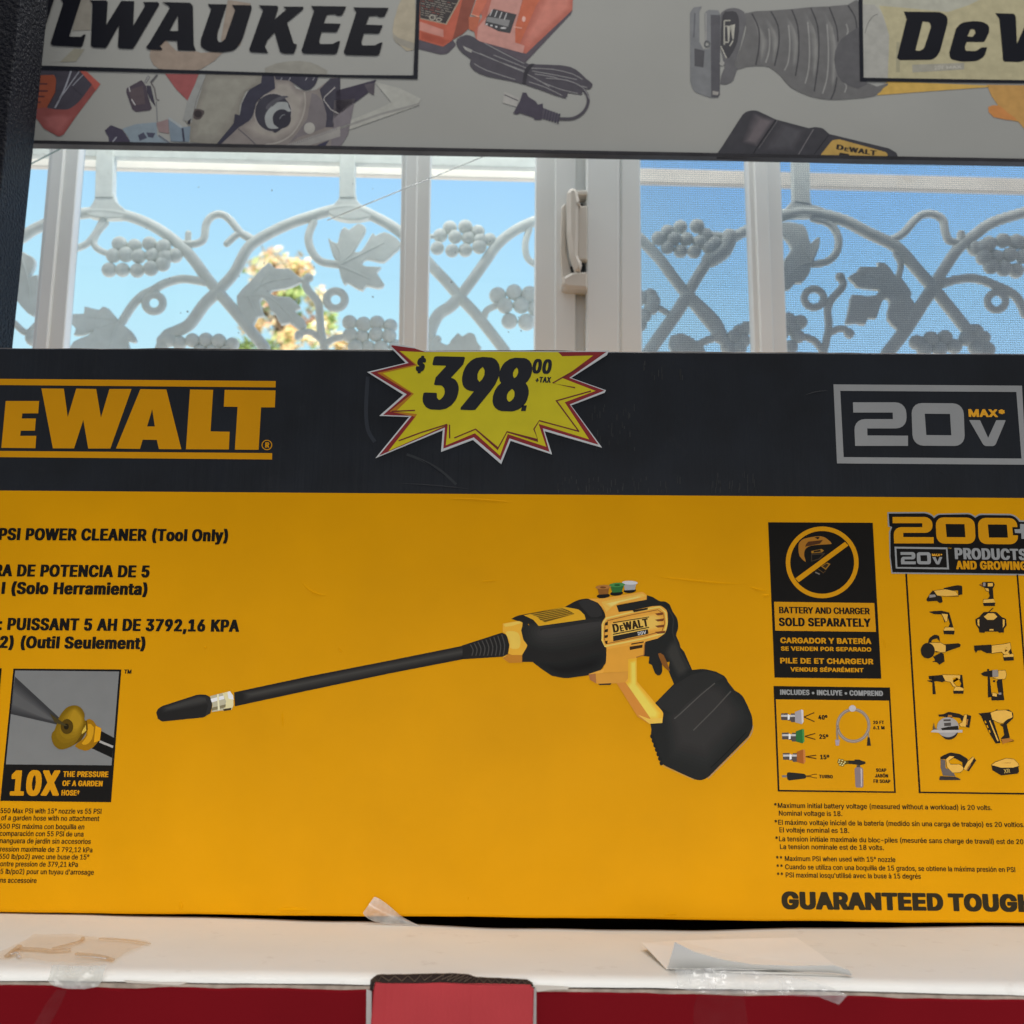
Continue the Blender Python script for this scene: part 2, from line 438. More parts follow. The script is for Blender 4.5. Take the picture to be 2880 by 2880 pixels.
'7': (758, [[137,7,355,1,390,7,401,19,739,840,739,968,730,991,680,1000,130,1000,93,996,73,979,73,852,87,829,442,817,125,53,126,19]]),
'8': (758, [[291,-5,490,-10,552,2,615,26,665,62,698,99,732,157,749,214,754,319,741,388,702,469,649,527,688,573,719,654,726,735,713,828,681,897,628,955,568,990,515,1005,327,1010,227,983,147,920,115,871,92,805,85,735,91,654,123,573,161,527,109,469,71,388,57,284,71,180,105,110,152,57,215,18],[390,178,361,203,340,237,329,307,349,365,402,415,427,404,462,365,482,284,471,238,449,203,415,176],[402,619,365,666,354,724,370,782,402,820,415,816,441,782,457,724,440,655]]),
'9': (758, [[187,7,382,0,445,8,645,360,705,493,736,644,732,748,715,817,689,875,635,944,587,979,532,1001,370,1012,257,994,206,968,165,933,121,875,95,817,76,725,76,632,87,562,118,481,157,429,210,389,270,365,346,354,175,53,176,19],[407,534,363,586,343,678,351,736,370,780,407,820,441,782,457,748,469,667,449,586]]),
' ': (362, []),
'(': (489, [[255,-168,458,-174,495,-168,507,-156,507,-121,445,52,408,191,382,411,392,561,420,724,461,874,507,1001,507,1036,483,1052,295,1055,254,1048,190,897,141,700,114,457,125,237,179,6]]),
')': (489, [[47,-168,243,-174,293,-164,364,6,409,180,431,411,413,643,378,816,346,920,299,1036,268,1053,80,1055,46,1048,37,1036,36,1001,86,862,137,654,162,411,154,295,128,156,36,-121,37,-156]]),
',': (362, [[48,-211,231,-217,268,-211,280,-199,359,148,351,195,306,203,168,203,90,195,82,183,37,-164,37,-199]]),
'.': (362, [[124,-1,274,-6,311,5,335,22,362,68,366,115,356,172,330,207,286,228,186,232,124,225,86,203,57,149,58,68,85,22]]),
'•': (662, [[261,175,377,168,464,178,539,221,582,280,608,372,599,488,564,559,535,592,489,622,402,640,252,630,181,592,130,523,111,465,107,407,123,303,177,221,214,194]]),
'*': (758, [[293,412,371,405,518,412,528,424,528,493,651,505,696,597,694,632,589,701,694,771,696,806,665,875,654,898,633,906,531,910,529,979,508,996,333,1000,289,991,278,910,196,909,158,900,114,806,116,771,222,701,116,632,114,597,124,574,159,505,281,493,282,424]]),
'+': (758, [[287,69,367,62,525,69,537,92,540,312,704,314,729,321,739,335,734,474,692,485,541,486,537,706,535,717,517,732,342,736,287,729,275,706,275,497,268,486,104,484,79,475,72,463,77,324,117,313,269,312,275,92]]),
'-': (758, [[162,349,220,342,645,348,659,372,658,499,645,513,608,519,170,515,158,509,150,488,150,372]]),
'Í': (357, [[81,7,293,0,330,7,340,19,342,968,334,991,318,997,118,1000,81,992,70,979,70,30],[69,1025,106,1017,218,1016,304,1025,405,1211,408,1257,392,1269,356,1273,181,1272,143,1265,62,1072]]),
'É': (707, [[82,7,127,0,652,0,702,6,715,19,715,157,702,172,352,178,343,181,342,192,342,412,652,418,677,425,687,458,687,562,677,586,640,594,343,597,342,817,699,829,712,852,712,968,704,991,652,1000,152,1000,77,990,70,968,70,30],[273,1025,315,1016,427,1016,508,1025,609,1211,612,1257,595,1269,565,1272,352,1267,339,1257,266,1072]]),
'Ó': (878, [[356,-5,435,-12,560,-8,647,14,697,39,756,87,804,145,846,226,875,319,890,434,891,562,876,677,848,770,785,881,723,944,660,981,572,1006,372,1008,297,991,245,967,184,920,127,851,85,770,57,677,42,562,42,434,58,319,86,226,129,145,197,68,276,18],[447,188,387,238,341,319,315,423,312,538,328,643,368,735,418,793,472,819,515,793,549,758,594,677,618,573,621,457,603,353,562,261,497,194,472,181],[347,1025,472,1014,580,1025,685,1216,686,1256,672,1268,635,1273,422,1266,412,1256,340,1071]]),
'°': (554, [[207,522,339,515,427,530,489,568,539,638,562,730,553,846,504,939,427,993,339,1007,193,997,145,973,104,939,62,869,44,754,50,696,69,638,119,568,164,538],[302,739,302,783,308,765]]),
'º': (581, [[214,408,363,402,463,420,506,443,545,478,589,547,615,663,615,756,603,825,577,894,551,933,513,969,457,999,401,1012,313,1015,238,1012,178,999,103,952,47,871,28,813,19,732,21,651,37,570,72,501,113,456,151,430],[313,598,293,640,282,709,287,756,313,820,326,816,338,790,353,709,340,628,326,602]]),
"'": (389, [[108,585,305,579,335,585,346,596,358,955,351,990,267,1000,130,999,92,990,85,955,96,608]]),
'†': (590, [[218,249,381,243,431,253,439,272,456,631,468,638,581,641,606,654,605,793,581,804,468,808,456,816,455,978,431,997,243,1000,196,990,189,967,189,816,168,807,66,805,43,796,36,782,39,654,68,641,168,639,189,631,206,272]]),
':': (362, [[124,-1,274,-6,311,5,335,22,362,68,366,115,356,172,330,207,286,228,186,232,124,225,86,203,57,149,58,68,85,22],[136,497,284,497,316,508,343,531,361,566,366,635,352,682,324,713,274,731,161,732,111,721,77,693,55,635,59,566,88,520]]),
'o': (702, [[272,-8,451,-13,551,13,593,38,640,85,677,142,704,212,724,328,723,432,713,513,692,582,656,652,619,698,563,739,501,763,413,774,301,771,201,743,116,675,79,617,52,548,32,432,32,328,43,247,64,177,99,108,138,60,201,15],[376,174,350,200,324,247,300,374,306,443,325,513,376,585,397,571,432,513,451,443,456,374,432,247,398,189]]),
'l': (321, [[82,7,290,0,327,6,340,19,342,968,334,991,315,997,115,999,78,991,70,979,70,30]]),
'n': (693, [[70,7,278,1,314,7,324,19,326,470,345,539,378,580,407,539,421,481,423,19,453,2,603,0,666,3,688,19,685,551,650,667,588,736,516,766,441,774,291,763,103,764,74,759,60,748,58,30]]),
'y': (663, [[99,-257,238,-264,326,-251,378,-222,426,-165,460,-84,707,703,711,738,701,755,663,764,488,764,439,750,363,497,351,508,276,752,238,764,76,764,29,761,9,750,9,703,219,32,198,-37,176,-77,101,-84,76,-95,51,-199,52,-234]]),
'e': (685, [[276,-8,451,-13,563,14,604,38,652,85,686,142,701,189,699,224,682,235,576,265,488,266,447,258,416,200,388,173,351,197,320,247,304,305,313,308,663,309,700,316,709,328,699,524,657,640,613,698,576,728,526,754,476,768,301,771,201,744,116,675,79,617,52,548,32,432,32,328,43,247,63,177,98,108,151,49,213,10],[313,476,312,501,328,536,376,584,416,536,432,478]]),
'r': (469, [[70,7,278,1,314,7,324,19,331,505,353,553,391,585,478,587,513,597,519,748,503,767,366,774,266,764,103,764,74,759,60,748,58,30]]),
'a': (663, [[201,-9,370,-14,445,-1,620,1,655,15,659,501,650,593,635,640,599,697,558,732,508,756,433,771,333,774,258,768,195,752,120,709,87,674,50,605,42,582,45,544,157,501,283,502,302,512,320,552,358,587,387,535,390,501,377,489,183,452,110,420,70,385,34,315,26,200,54,96,117,26],[320,173,296,211,300,258,338,292,390,304,374,223,336,177]]),
'm': (992, [[70,7,278,1,314,7,324,19,327,493,345,551,366,576,385,539,389,505,391,19,403,6,441,0,645,7,657,30,657,493,666,539,691,577,707,562,719,516,722,19,732,7,766,1,941,1,978,9,988,30,987,539,970,632,924,713,853,760,766,776,628,772,553,745,491,770,428,777,341,776,266,764,103,764,66,754,58,736,58,30]]),
'i': (330, [[70,7,274,0,311,6,324,19,326,736,310,759,111,764,74,759,60,748,58,30],[95,817,149,807,236,807,286,816,311,830,336,863,344,910,337,968,312,1002,261,1024,186,1027,111,1022,74,1002,45,956,44,887,61,844]]),
't': (421, [[218,-1,397,-5,459,9,473,23,450,162,355,173,344,219,344,590,434,598,459,613,460,740,456,752,434,762,347,769,344,902,330,925,109,930,78,914,72,768,-6,752,-11,624,4,601,77,590,77,196,92,104,140,34]]),
'u': (694, [[236,-2,366,-9,453,1,641,0,678,8,688,21,689,727,678,756,641,764,478,764,446,762,425,750,419,275,397,218,366,186,341,223,327,275,322,750,302,762,241,764,103,764,62,750,58,287,68,183,91,112,128,56,178,18]]),
's': (627, [[228,-8,403,-14,503,6,590,61,638,142,649,200,649,270,635,328,608,374,571,409,528,433,357,490,329,513,319,536,340,585,361,571,390,513,415,506,528,507,628,535,639,548,632,605,600,675,544,733,478,762,415,772,315,774,240,767,190,753,107,698,60,617,51,571,52,490,69,432,98,386,165,335,340,277,365,258,378,235,371,200,340,170,310,200,289,258,265,266,153,266,39,235,33,212,39,166,75,85,140,24]]),
'd': (715, [[257,-8,413,-14,501,0,676,1,708,15,711,964,707,987,688,996,501,1000,451,989,444,976,444,779,426,772,276,770,201,749,130,698,70,605,42,513,32,432,32,328,54,200,94,108,130,61,188,16],[363,184,334,224,316,270,300,397,326,524,357,571,376,583,400,559,428,501,443,432,445,362,419,235,376,177]]),
'h': (694, [[70,7,278,1,314,7,324,19,326,470,345,539,378,580,407,539,421,481,423,19,453,2,603,0,666,3,688,19,688,516,661,644,603,724,541,759,478,772,328,771,325,979,303,996,103,999,66,991,59,979,58,30]]),
'k': (650, [[70,7,241,0,314,7,326,30,328,160,431,7,666,1,700,7,710,19,704,65,472,424,688,701,692,748,678,759,641,764,428,761,407,748,328,651,325,979,303,996,103,999,66,991,59,979,58,30]]),
'c': (673, [[272,-8,438,-14,538,8,588,35,631,73,670,131,692,189,698,235,688,251,588,284,488,287,451,282,438,273,413,212,376,174,334,224,316,270,300,362,306,443,335,536,376,585,413,548,436,490,463,478,576,478,676,508,695,524,684,594,640,675,576,732,501,763,426,773,301,771,201,743,116,675,79,617,52,548,32,432,32,328,43,247,64,177,99,108,138,60,201,15]]),
'g': (716, [[261,-267,438,-273,539,-256,626,-209,663,-167,691,-117,707,-59,712,11,712,728,708,751,688,761,488,764,376,774,238,763,184,740,138,704,92,647,63,589,36,474,32,335,51,219,93,126,151,62,226,23,301,10,441,11,438,-21,421,-59,376,-94,343,-70,303,-12,263,1,151,-4,57,-70,56,-105,106,-186,176,-239],[376,195,347,219,326,254,305,323,300,393,305,450,325,520,338,547,376,583,418,532,437,474,446,393,428,265,410,231]]),
'p': (715, [[70,-253,241,-260,314,-253,326,-230,328,-16,491,-12,553,3,639,60,694,141,727,245,737,326,728,511,705,592,677,650,617,719,566,751,491,771,378,774,291,763,91,763,65,754,59,743,58,-230],[391,180,351,233,329,314,324,384,342,500,361,546,391,579,414,569,444,523,464,453,470,384,464,314,445,245,410,187]]),
'b': (715, [[306,-8,441,-15,528,-5,599,27,660,85,699,154,731,270,739,386,728,513,708,582,676,652,640,698,598,733,541,760,491,771,328,775,321,987,278,1000,91,998,66,990,59,976,58,27,66,11,91,2,266,0],[391,180,351,235,339,270,324,386,342,501,363,548,391,580,413,571,444,524,463,455,470,386,464,316,445,247,421,200,403,181]]),
}
FONT['M'] = {
'A': (706, [[19,7,172,7,240,261,262,269,500,262,569,7,722,7,447,997,300,1000,287,988],[287,413,359,719,375,729,457,417]]),
'B': (672, [[82,7,467,7,563,49,632,140,656,249,648,369,612,454,537,526,588,574,618,635,624,792,576,913,526,960,476,986,376,1000,85,997],[238,145,231,430,376,438,426,428,472,393,504,333,510,261,486,188,401,145],[238,578,231,852,376,856,431,840,470,792,481,743,479,683,449,623,376,578]]),
'C': (750, [[336,-6,472,-9,597,47,660,109,692,163,737,320,722,339,597,338,560,236,522,186,460,146,410,136,347,153,300,187,235,289,201,453,210,622,261,766,322,832,397,863,460,854,535,801,597,663,737,670,715,779,660,891,572,970,447,1012,310,999,247,971,185,920,108,803,59,622,59,380,108,199,199,67,272,15]]),
'D': (739, [[82,7,351,0,488,25,551,60,612,116,680,236,719,442,714,623,695,719,620,876,551,944,500,972,401,998,85,997],[238,145,231,852,363,856,426,838,476,805,537,719,573,550,564,381,538,285,463,185,388,150]]),
'E': (617, [[82,7,594,7,588,141,231,152,231,430,551,434,567,454,561,574,231,586,231,852,588,862,587,997,85,997]]),
'F': (605, [[82,7,230,7,233,417,526,420,553,430,553,550,540,562,238,563,231,852,576,858,586,876,582,997,85,997]]),
'G': (765, [[337,-6,489,-6,597,43,668,115,695,163,731,260,743,344,745,501,735,519,422,520,405,501,409,380,596,368,580,284,547,215,472,148,385,140,297,190,237,284,201,453,210,622,260,766,322,833,397,863,447,858,526,803,597,663,739,670,713,791,652,899,560,976,447,1011,310,1000,247,973,185,922,108,803,59,622,59,380,107,199,185,78,247,28]]),
'H': (760, [[82,7,230,7,238,438,501,440,564,430,565,7,713,7,709,997,569,997,564,586,501,583,232,586,227,997,85,997]]),
'I': (277, [[82,7,230,7,231,985,213,1000,101,1000,81,985]]),
'J': (585, [[222,-6,337,-10,412,14,475,67,515,139,539,296,539,984,524,1000,399,999,389,984,388,272,354,163,287,130,227,163,197,236,187,359,43,356,44,236,82,103,137,36]]),
'K': (687, [[82,7,230,7,231,321,301,423,536,7,701,7,699,31,409,562,701,972,697,997,526,997,238,588,227,997,85,997]]),
'L': (580, [[82,7,574,7,570,140,231,152,231,985,213,1000,101,1000,81,985]]),
'M': (922, [[82,7,226,7,227,538,238,575,411,7,546,7,726,612,728,7,874,7,871,997,691,997,476,290,266,997,85,997]]),
'N': (770, [[82,7,230,7,238,667,557,7,722,7,719,997,588,1000,574,985,574,369,563,338,243,997,85,997]]),
'O': (784, [[336,-6,422,-13,510,0,621,67,712,199,760,380,760,622,705,815,662,887,597,954,535,990,460,1010,310,999,247,971,185,919,109,803,59,622,59,380,108,199,197,68,272,15],[397,137,299,187,247,260,212,368,200,501,212,634,260,763,322,832,410,864,497,832,560,764,608,634,619,501,608,368,560,237,485,160]]),
'P': (655, [[82,7,230,7,231,345,413,355,501,379,553,417,616,514,644,671,625,816,553,936,476,984,376,1000,85,997],[238,496,231,852,363,857,426,840,471,792,489,743,494,647,478,574,413,506]]),
'Q': (784, [[578,-83,730,-83,644,85,704,182,751,327,767,496,751,677,685,852,597,953,497,1003,347,1008,260,978,197,932,138,858,96,773,54,556,68,327,122,170,210,56,285,9,360,-10,460,-10,522,5],[372,143,310,178,245,266,211,375,201,544,220,665,260,761,335,841,410,864,510,823,574,737,614,592,618,447,601,339,560,239,497,334,372,337,350,327,446,146,410,136]]),
'R': (661, [[82,7,230,7,231,369,338,375,360,369,508,7,671,7,512,405,576,457,627,550,645,683,634,792,588,901,538,952,476,985,376,1000,85,997],[238,520,231,852,363,857,426,841,465,804,493,731,492,635,470,574,413,527]]),
'S': (658, [[265,-10,432,-9,532,35,607,123,642,244,634,364,582,465,494,534,282,620,223,690,218,751,241,811,282,850,344,869,394,861,436,835,465,799,494,719,632,726,619,823,578,907,497,980,407,1010,282,1007,182,965,102,871,71,763,78,642,102,582,141,533,227,473,432,390,493,316,495,256,473,196,432,155,357,129,307,134,246,171,208,232,195,292,56,292,57,208,101,99,169,30]]),
'T': (661, [[275,7,422,7,423,852,647,859,647,999,44,997,47,859,274,852]]),
'U': (761, [[320,-8,438,-14,546,16,624,76,678,161,707,257,715,342,715,981,701,999,566,993,559,293,513,191,451,144,401,133,351,142,301,174,266,209,238,283,229,993,82,993,81,342,93,233,117,161,172,76,251,15]]),
'V': (706, [[291,7,453,7,722,972,712,999,572,997,375,254,168,997,22,997,19,972]]),
'W': (1007, [[220,7,384,7,525,641,657,7,820,7,1019,997,875,997,737,304,597,997,444,997,300,325,165,997,22,997]]),
'X': (698, [[21,7,182,7,365,355,550,7,711,7,454,514,698,972,694,997,541,997,365,668,196,997,40,997,40,967,280,514]]),
'Y': (695, [[291,7,439,7,440,405,711,972,707,997,552,997,362,602,178,997,22,997,19,972,290,405]]),
'Z': (646, [[55,7,629,7,622,142,260,142,234,152,622,878,622,997,56,997,60,859,449,852,55,116]]),
'a': (575, [[189,-9,308,-12,395,29,408,1,520,0,539,15,532,582,509,655,474,703,383,755,270,763,158,727,95,667,55,582,58,556,145,522,183,520,245,605,308,627,357,606,390,546,383,477,145,418,88,377,51,317,38,220,55,112,102,39],[258,123,220,139,192,172,183,220,197,269,245,307,383,336,394,329,394,256,370,187,319,136]]),
'b': (626, [[293,-8,428,-7,478,16,539,76,588,173,610,269,606,511,559,643,515,702,465,740,403,761,315,762,215,715,214,993,78,998,70,16,90,0,203,1,215,39],[340,124,290,144,239,209,213,378,220,462,248,559,293,607,340,625,389,607,434,559,464,462,471,378,464,293,436,197,390,142]]),
'c': (584, [[254,-8,363,-14,451,14,537,100,577,209,563,230,451,257,395,161,326,123,260,149,213,226,193,317,192,426,224,547,263,599,313,624,363,613,413,564,443,498,481,498,575,535,558,607,515,679,461,728,376,761,251,756,151,699,83,595,48,462,49,281,90,136,176,29]]),
'd': (626, [[240,-8,363,-10,438,33,463,0,588,7,590,981,576,1000,447,993,438,718,386,752,338,763,213,748,137,691,74,583,45,426,62,209,126,72,176,21],[276,136,225,197,207,245,192,330,193,438,224,559,270,607,326,625,382,595,422,535,444,438,444,317,401,173,338,128]]),
'e': (596, [[258,-8,363,-14,451,10,522,64,580,185,563,209,451,234,388,143,326,123,263,150,210,221,191,305,201,321,589,330,582,498,527,655,451,729,351,763,226,749,151,700,88,607,48,462,48,281,89,136,176,29],[201,455,194,474,217,547,251,595,313,625,375,607,399,583,440,462]]),
'f': (377, [[112,7,255,7,256,611,373,622,381,635,381,743,360,754,259,755,256,828,285,892,360,889,380,900,403,1009,360,1034,248,1036,173,999,119,912,111,755,23,754,3,743,9,623,111,611]]),
'g': (627, [[251,-278,363,-284,463,-257,529,-206,579,-110,591,-1,591,735,576,754,463,754,438,717,363,760,226,753,145,699,69,566,46,445,48,289,74,180,113,105,176,44,263,11,363,14,438,56,445,47,433,-73,383,-134,313,-149,264,-134,196,-49,176,-42,142,-49,67,-110,84,-158,129,-218,176,-253],[288,155,248,180,216,228,194,313,190,409,217,542,263,605,326,625,378,602,421,542,444,445,446,337,427,240,402,192,338,150]]),
'h': (605, [[71,7,214,7,218,502,258,586,328,624,390,588,420,514,425,7,568,7,568,514,545,635,490,718,415,758,315,762,215,719,215,985,203,999,90,1000,70,985]]),
'i': (251, [[71,7,214,7,215,743,199,754,86,754,70,743],[92,852,174,843,224,885,231,960,189,1021,111,1025,64,985,58,900]]),
'j': (251, [[-20,-264,62,-269,124,-251,176,-203,209,-119,215,738,199,754,87,754,70,738,71,-46,44,-119,-21,-143],[101,846,185,846,221,883,229,967,187,1021,112,1026,62,982,59,895]]),
'k': (562, [[71,7,214,7,215,273,240,305,422,7,590,7,587,31,349,430,573,743,553,754,415,752,215,498,215,985,203,999,90,1000,70,985]]),
'l': (242, [[82,7,230,7,231,985,213,1000,101,1000,81,985]]),
'm': (895, [[71,7,214,7,218,514,253,592,315,626,373,586,391,538,394,7,536,7,541,526,578,601,628,626,690,591,713,526,716,7,858,7,859,538,844,623,801,707,733,755,665,767,553,744,490,685,428,747,378,765,290,762,215,716,203,753,78,752]]),
'n': (604, [[71,7,214,7,218,502,258,586,328,624,390,588,420,514,425,7,568,7,565,550,528,670,453,744,390,762,315,762,215,715,203,753,90,754,70,743]]),
'o': (612, [[254,-8,392,-8,476,33,557,136,598,281,599,462,565,595,488,707,376,760,251,756,151,699,83,595,48,462,49,281,90,136,176,29],[313,124,263,146,224,197,196,293,190,378,201,474,235,571,288,617,326,625,363,614,412,571,447,474,458,354,423,197,376,141]]),
'p': (626, [[71,-264,214,-264,215,39,303,-12,440,-2,490,25,537,74,587,171,616,328,598,545,535,678,503,714,440,751,303,760,253,742,215,710,203,753,73,750],[315,131,273,159,241,207,216,316,214,412,248,557,290,605,340,625,394,605,435,557,464,460,470,352,453,243,411,159,353,126]]),
'q': (626, [[447,-264,589,-264,590,738,576,754,463,754,438,716,376,756,263,762,159,714,101,641,74,581,44,424,54,243,108,98,144,50,201,6,263,-13,338,-14,401,3,438,35],[288,133,250,159,213,226,193,316,192,424,224,557,267,605,326,624,376,603,418,545,444,436,445,328,418,207,390,159,338,127]]),
'r': (385, [[71,7,214,7,223,526,248,574,290,609,403,621,403,755,390,762,278,759,215,719,203,753,90,754,70,743]]),
's': (539, [[218,-8,328,-13,423,16,491,76,526,161,525,281,490,358,415,415,248,474,210,523,209,559,227,595,290,630,347,607,390,529,440,530,520,559,492,655,459,704,415,737,353,759,253,762,165,733,103,676,67,595,68,474,103,398,178,340,340,285,380,233,382,197,363,161,328,131,290,122,221,149,178,235,48,209,54,149,87,76,128,33]]),
't': (339, [[202,-1,298,-7,359,12,340,132,260,132,239,156,233,193,233,615,344,627,346,735,335,753,233,760,233,916,223,928,107,929,88,916,88,760,4,748,3,639,10,623,88,615,95,120,135,39]]),
'u': (605, [[223,-2,328,-7,415,33,440,1,569,10,565,749,425,746,420,251,380,166,315,131,248,166,220,239,214,746,190,754,71,746,79,179,130,58]]),
'v': (575, [[231,7,378,7,590,731,576,754,451,754,437,743,301,272,172,743,151,754,51,754,19,743]]),
'w': (833, [[195,7,338,7,434,451,530,7,673,7,842,731,834,752,709,754,692,743,596,318,510,743,496,754,371,753,271,316,176,743,159,754,34,752,26,731]]),
'x': (559, [[25,7,181,7,294,237,412,7,569,7,380,381,556,721,556,750,406,748,294,537,194,745,56,754,35,743,212,381]]),
'y': (575, [[87,-268,164,-275,226,-264,276,-230,324,-159,583,709,590,745,576,754,438,745,301,271,172,745,51,754,19,745,227,21,212,-51,176,-122,84,-135,63,-244]]),
'z': (562, [[55,7,541,7,537,139,274,142,250,152,532,635,524,753,87,754,63,743,63,623,74,614,351,611,56,116]]),
'0': (667, [[285,-6,421,-5,519,55,591,175,634,380,634,622,595,815,518,947,458,991,396,1010,258,997,164,923,104,803,68,622,67,392,98,211,161,79,221,22],[321,138,287,163,233,272,212,405,209,549,221,670,253,779,287,839,321,864,358,870,415,839,468,730,490,598,491,417,469,272,431,187,371,133]]),
'1': (667, [[106,7,617,7,612,135,462,138,451,152,451,985,437,1000,287,997,121,840,125,681,171,683,302,804,302,140,112,136]]),
'2': (667, [[88,7,615,7,609,140,319,142,292,152,502,442,564,550,594,635,603,755,576,864,519,950,444,998,331,1012,231,988,165,936,109,840,89,707,106,687,231,692,240,767,267,828,344,871,381,863,426,828,460,731,454,671,415,574,87,116]]),
'3': (667, [[263,-6,390,-10,490,24,561,91,604,175,619,332,577,469,501,549,391,585,590,883,591,984,577,1000,98,996,102,860,395,851,224,598,222,489,240,470,365,462,434,417,471,320,469,248,451,199,402,148,327,131,252,165,226,199,202,282,77,285,57,272,73,175,113,91,190,22]]),
'4': (667, [[404,7,546,6,548,188,559,200,634,200,650,212,650,333,551,345,542,635,408,635,401,345,217,345,500,972,498,997,484,1000,357,997,51,321,59,203,396,200]]),
'5': (667, [[272,-6,388,-10,473,18,558,103,602,199,617,284,611,417,588,499,537,585,488,629,413,662,325,666,249,646,267,851,575,860,575,998,136,996,92,489,225,468,275,506,350,524,425,472,467,380,458,236,422,175,363,134,313,138,275,163,213,282,100,282,81,272,94,175,134,91,188,34]]),
'6': (667, [[281,-6,406,-9,493,28,569,115,607,224,610,392,563,525,525,573,468,611,337,634,516,972,506,999,364,996,151,585,95,417,87,284,117,151,191,43],[318,136,250,211,232,344,268,453,309,489,356,503,406,480,440,441,467,368,470,284,451,211,418,163,356,128]]),
'7': (667, [[136,7,288,7,618,864,613,997,88,997,91,860,456,852]]),
'8': (667, [[273,-6,427,-6,527,39,600,127,631,236,628,332,604,417,556,489,509,525,559,573,593,646,605,742,594,827,556,911,514,958,464,991,389,1011,277,1005,189,961,130,887,99,791,108,646,150,561,193,525,146,489,97,417,72,320,74,211,90,151,139,71,202,22],[314,134,277,153,237,199,219,308,231,356,265,405,302,433,352,446,402,432,452,385,474,344,482,260,464,199,414,146,364,129],[352,585,277,624,256,658,243,730,271,827,302,857,352,872,402,855,429,827,458,730,427,627,389,596]]),
'9': (667, [[184,7,340,7,528,369,599,550,614,719,584,852,506,961,405,1009,296,1009,210,972,135,888,97,792,91,611,143,466,223,393,293,372,360,369],[331,500,260,562,235,635,231,695,259,804,306,856,356,872,401,852,443,804,471,671,458,598,431,547,393,511]]),
'(': (406, [[251,-175,392,-175,293,175,270,404,293,670,343,887,392,1032,381,1057,268,1058,249,1044,168,790,131,561,124,356,144,175,181,17]]),
')': (406, [[49,-175,189,-175,270,54,311,284,315,501,294,682,255,863,180,1057,68,1058,48,1044,133,742,171,404,139,139]]),
'+': (667, [[282,72,420,72,426,325,603,326,618,337,615,459,421,470,421,712,410,724,290,724,281,712,278,467,85,458,90,328,279,325]]),
'-': (667, [[161,364,529,358,540,484,517,499,167,497]]),
'*': (667, [[288,430,406,425,413,574,494,519,531,519,576,611,556,641,456,707,572,792,575,816,544,888,531,904,494,904,419,843,406,998,291,997,281,843,206,904,169,904,125,816,127,792,244,707,131,631,129,599,160,526,181,517,206,519,287,574]]),
'/': (371, [[16,-138,152,-138,391,1020,384,1043,272,1045,253,1032]]),
',': (282, [[49,-219,171,-219,248,142,243,167,106,169,93,159]]),
'.': (282, [[117,-1,198,-4,247,47,248,141,198,195,123,195,73,144,69,59]]),
':': (282, [[117,-1,198,-4,247,47,248,141,198,195,123,195,73,144,69,59],[126,518,211,524,248,574,248,662,198,717,123,717,73,662,75,566]]),
'•': (574, [[247,183,325,176,389,195,459,267,483,328,490,424,476,497,423,581,350,621,275,623,200,593,149,533,125,472,118,376,133,303,186,219]]),
'°': (468, [[195,544,276,538,339,557,403,617,438,701,445,798,421,894,376,957,301,1003,226,1007,164,987,102,930,64,846,57,749,80,653,133,580],[239,676,196,725,188,786,212,846,251,874,299,834,316,761,289,694,264,675]]),
'º': (495, [[198,426,301,420,376,445,451,518,489,619,498,752,473,872,420,957,326,1009,226,1013,138,979,81,920,42,824,32,679,58,558,113,474],[238,555,194,607,172,727,199,836,226,872,263,888,301,874,338,824,357,691,338,607,313,570,276,549]]),
"'": (308, [[108,610,235,610,241,997,99,996]]),
'’': (266, [[70,611,192,611,268,973,264,998,126,1000,114,990]]),
'Í': (277, [[82,7,230,7,231,985,218,1000,93,999,81,985],[73,1069,105,1059,201,1069,297,1262,293,1280,168,1284,143,1275]]),
'É': (617, [[82,7,594,7,588,141,231,152,231,430,551,434,567,454,561,574,231,586,231,852,588,862,587,997,85,997],[271,1069,301,1059,400,1069,491,1250,488,1282,363,1284,341,1274]]),
'Ó': (784, [[336,-6,422,-13,510,0,621,67,712,199,760,380,760,622,705,815,662,887,597,954,535,990,460,1010,310,999,247,971,185,919,109,803,59,622,59,380,108,199,197,68,272,15],[397,137,299,187,247,260,212,368,200,501,212,634,260,763,322,832,410,864,497,832,560,764,608,634,619,501,608,368,560,237,485,160],[343,1068,372,1059,471,1068,567,1261,560,1282,435,1284,412,1273]]),
'á': (575, [[189,-9,308,-12,395,29,408,1,520,0,539,15,532,582,509,655,474,703,383,755,270,763,158,727,95,667,55,582,58,556,145,522,183,520,245,605,308,627,357,606,390,546,383,477,145,418,88,377,51,317,38,220,55,112,102,39],[258,123,220,139,192,172,183,220,197,269,245,307,383,336,394,329,394,256,370,187,319,136],[230,824,258,814,358,823,454,1029,433,1039,308,1037]]),
'é': (596, [[258,-8,363,-14,451,10,522,64,580,185,563,209,451,234,388,143,326,123,263,150,210,221,191,305,201,321,589,330,582,498,527,655,451,729,351,763,226,749,151,700,88,607,48,462,48,281,89,136,176,29],[201,455,194,474,217,547,251,595,313,625,375,607,399,583,440,462],[251,824,276,814,376,819,475,1029,326,1035]]),
'í': (251, [[71,7,214,7,215,743,203,754,90,754,70,743],[84,816,203,821,299,1033,147,1033,76,840]]),
'ó': (612, [[254,-8,392,-8,476,33,557,136,598,281,599,462,565,595,488,707,376,760,251,756,151,699,83,595,48,462,49,281,90,136,176,29],[313,124,263,146,224,197,196,293,190,378,201,474,235,571,288,617,326,625,363,614,412,571,447,474,458,354,423,197,376,141],[257,824,288,814,385,824,481,1017,476,1035,326,1029]]),
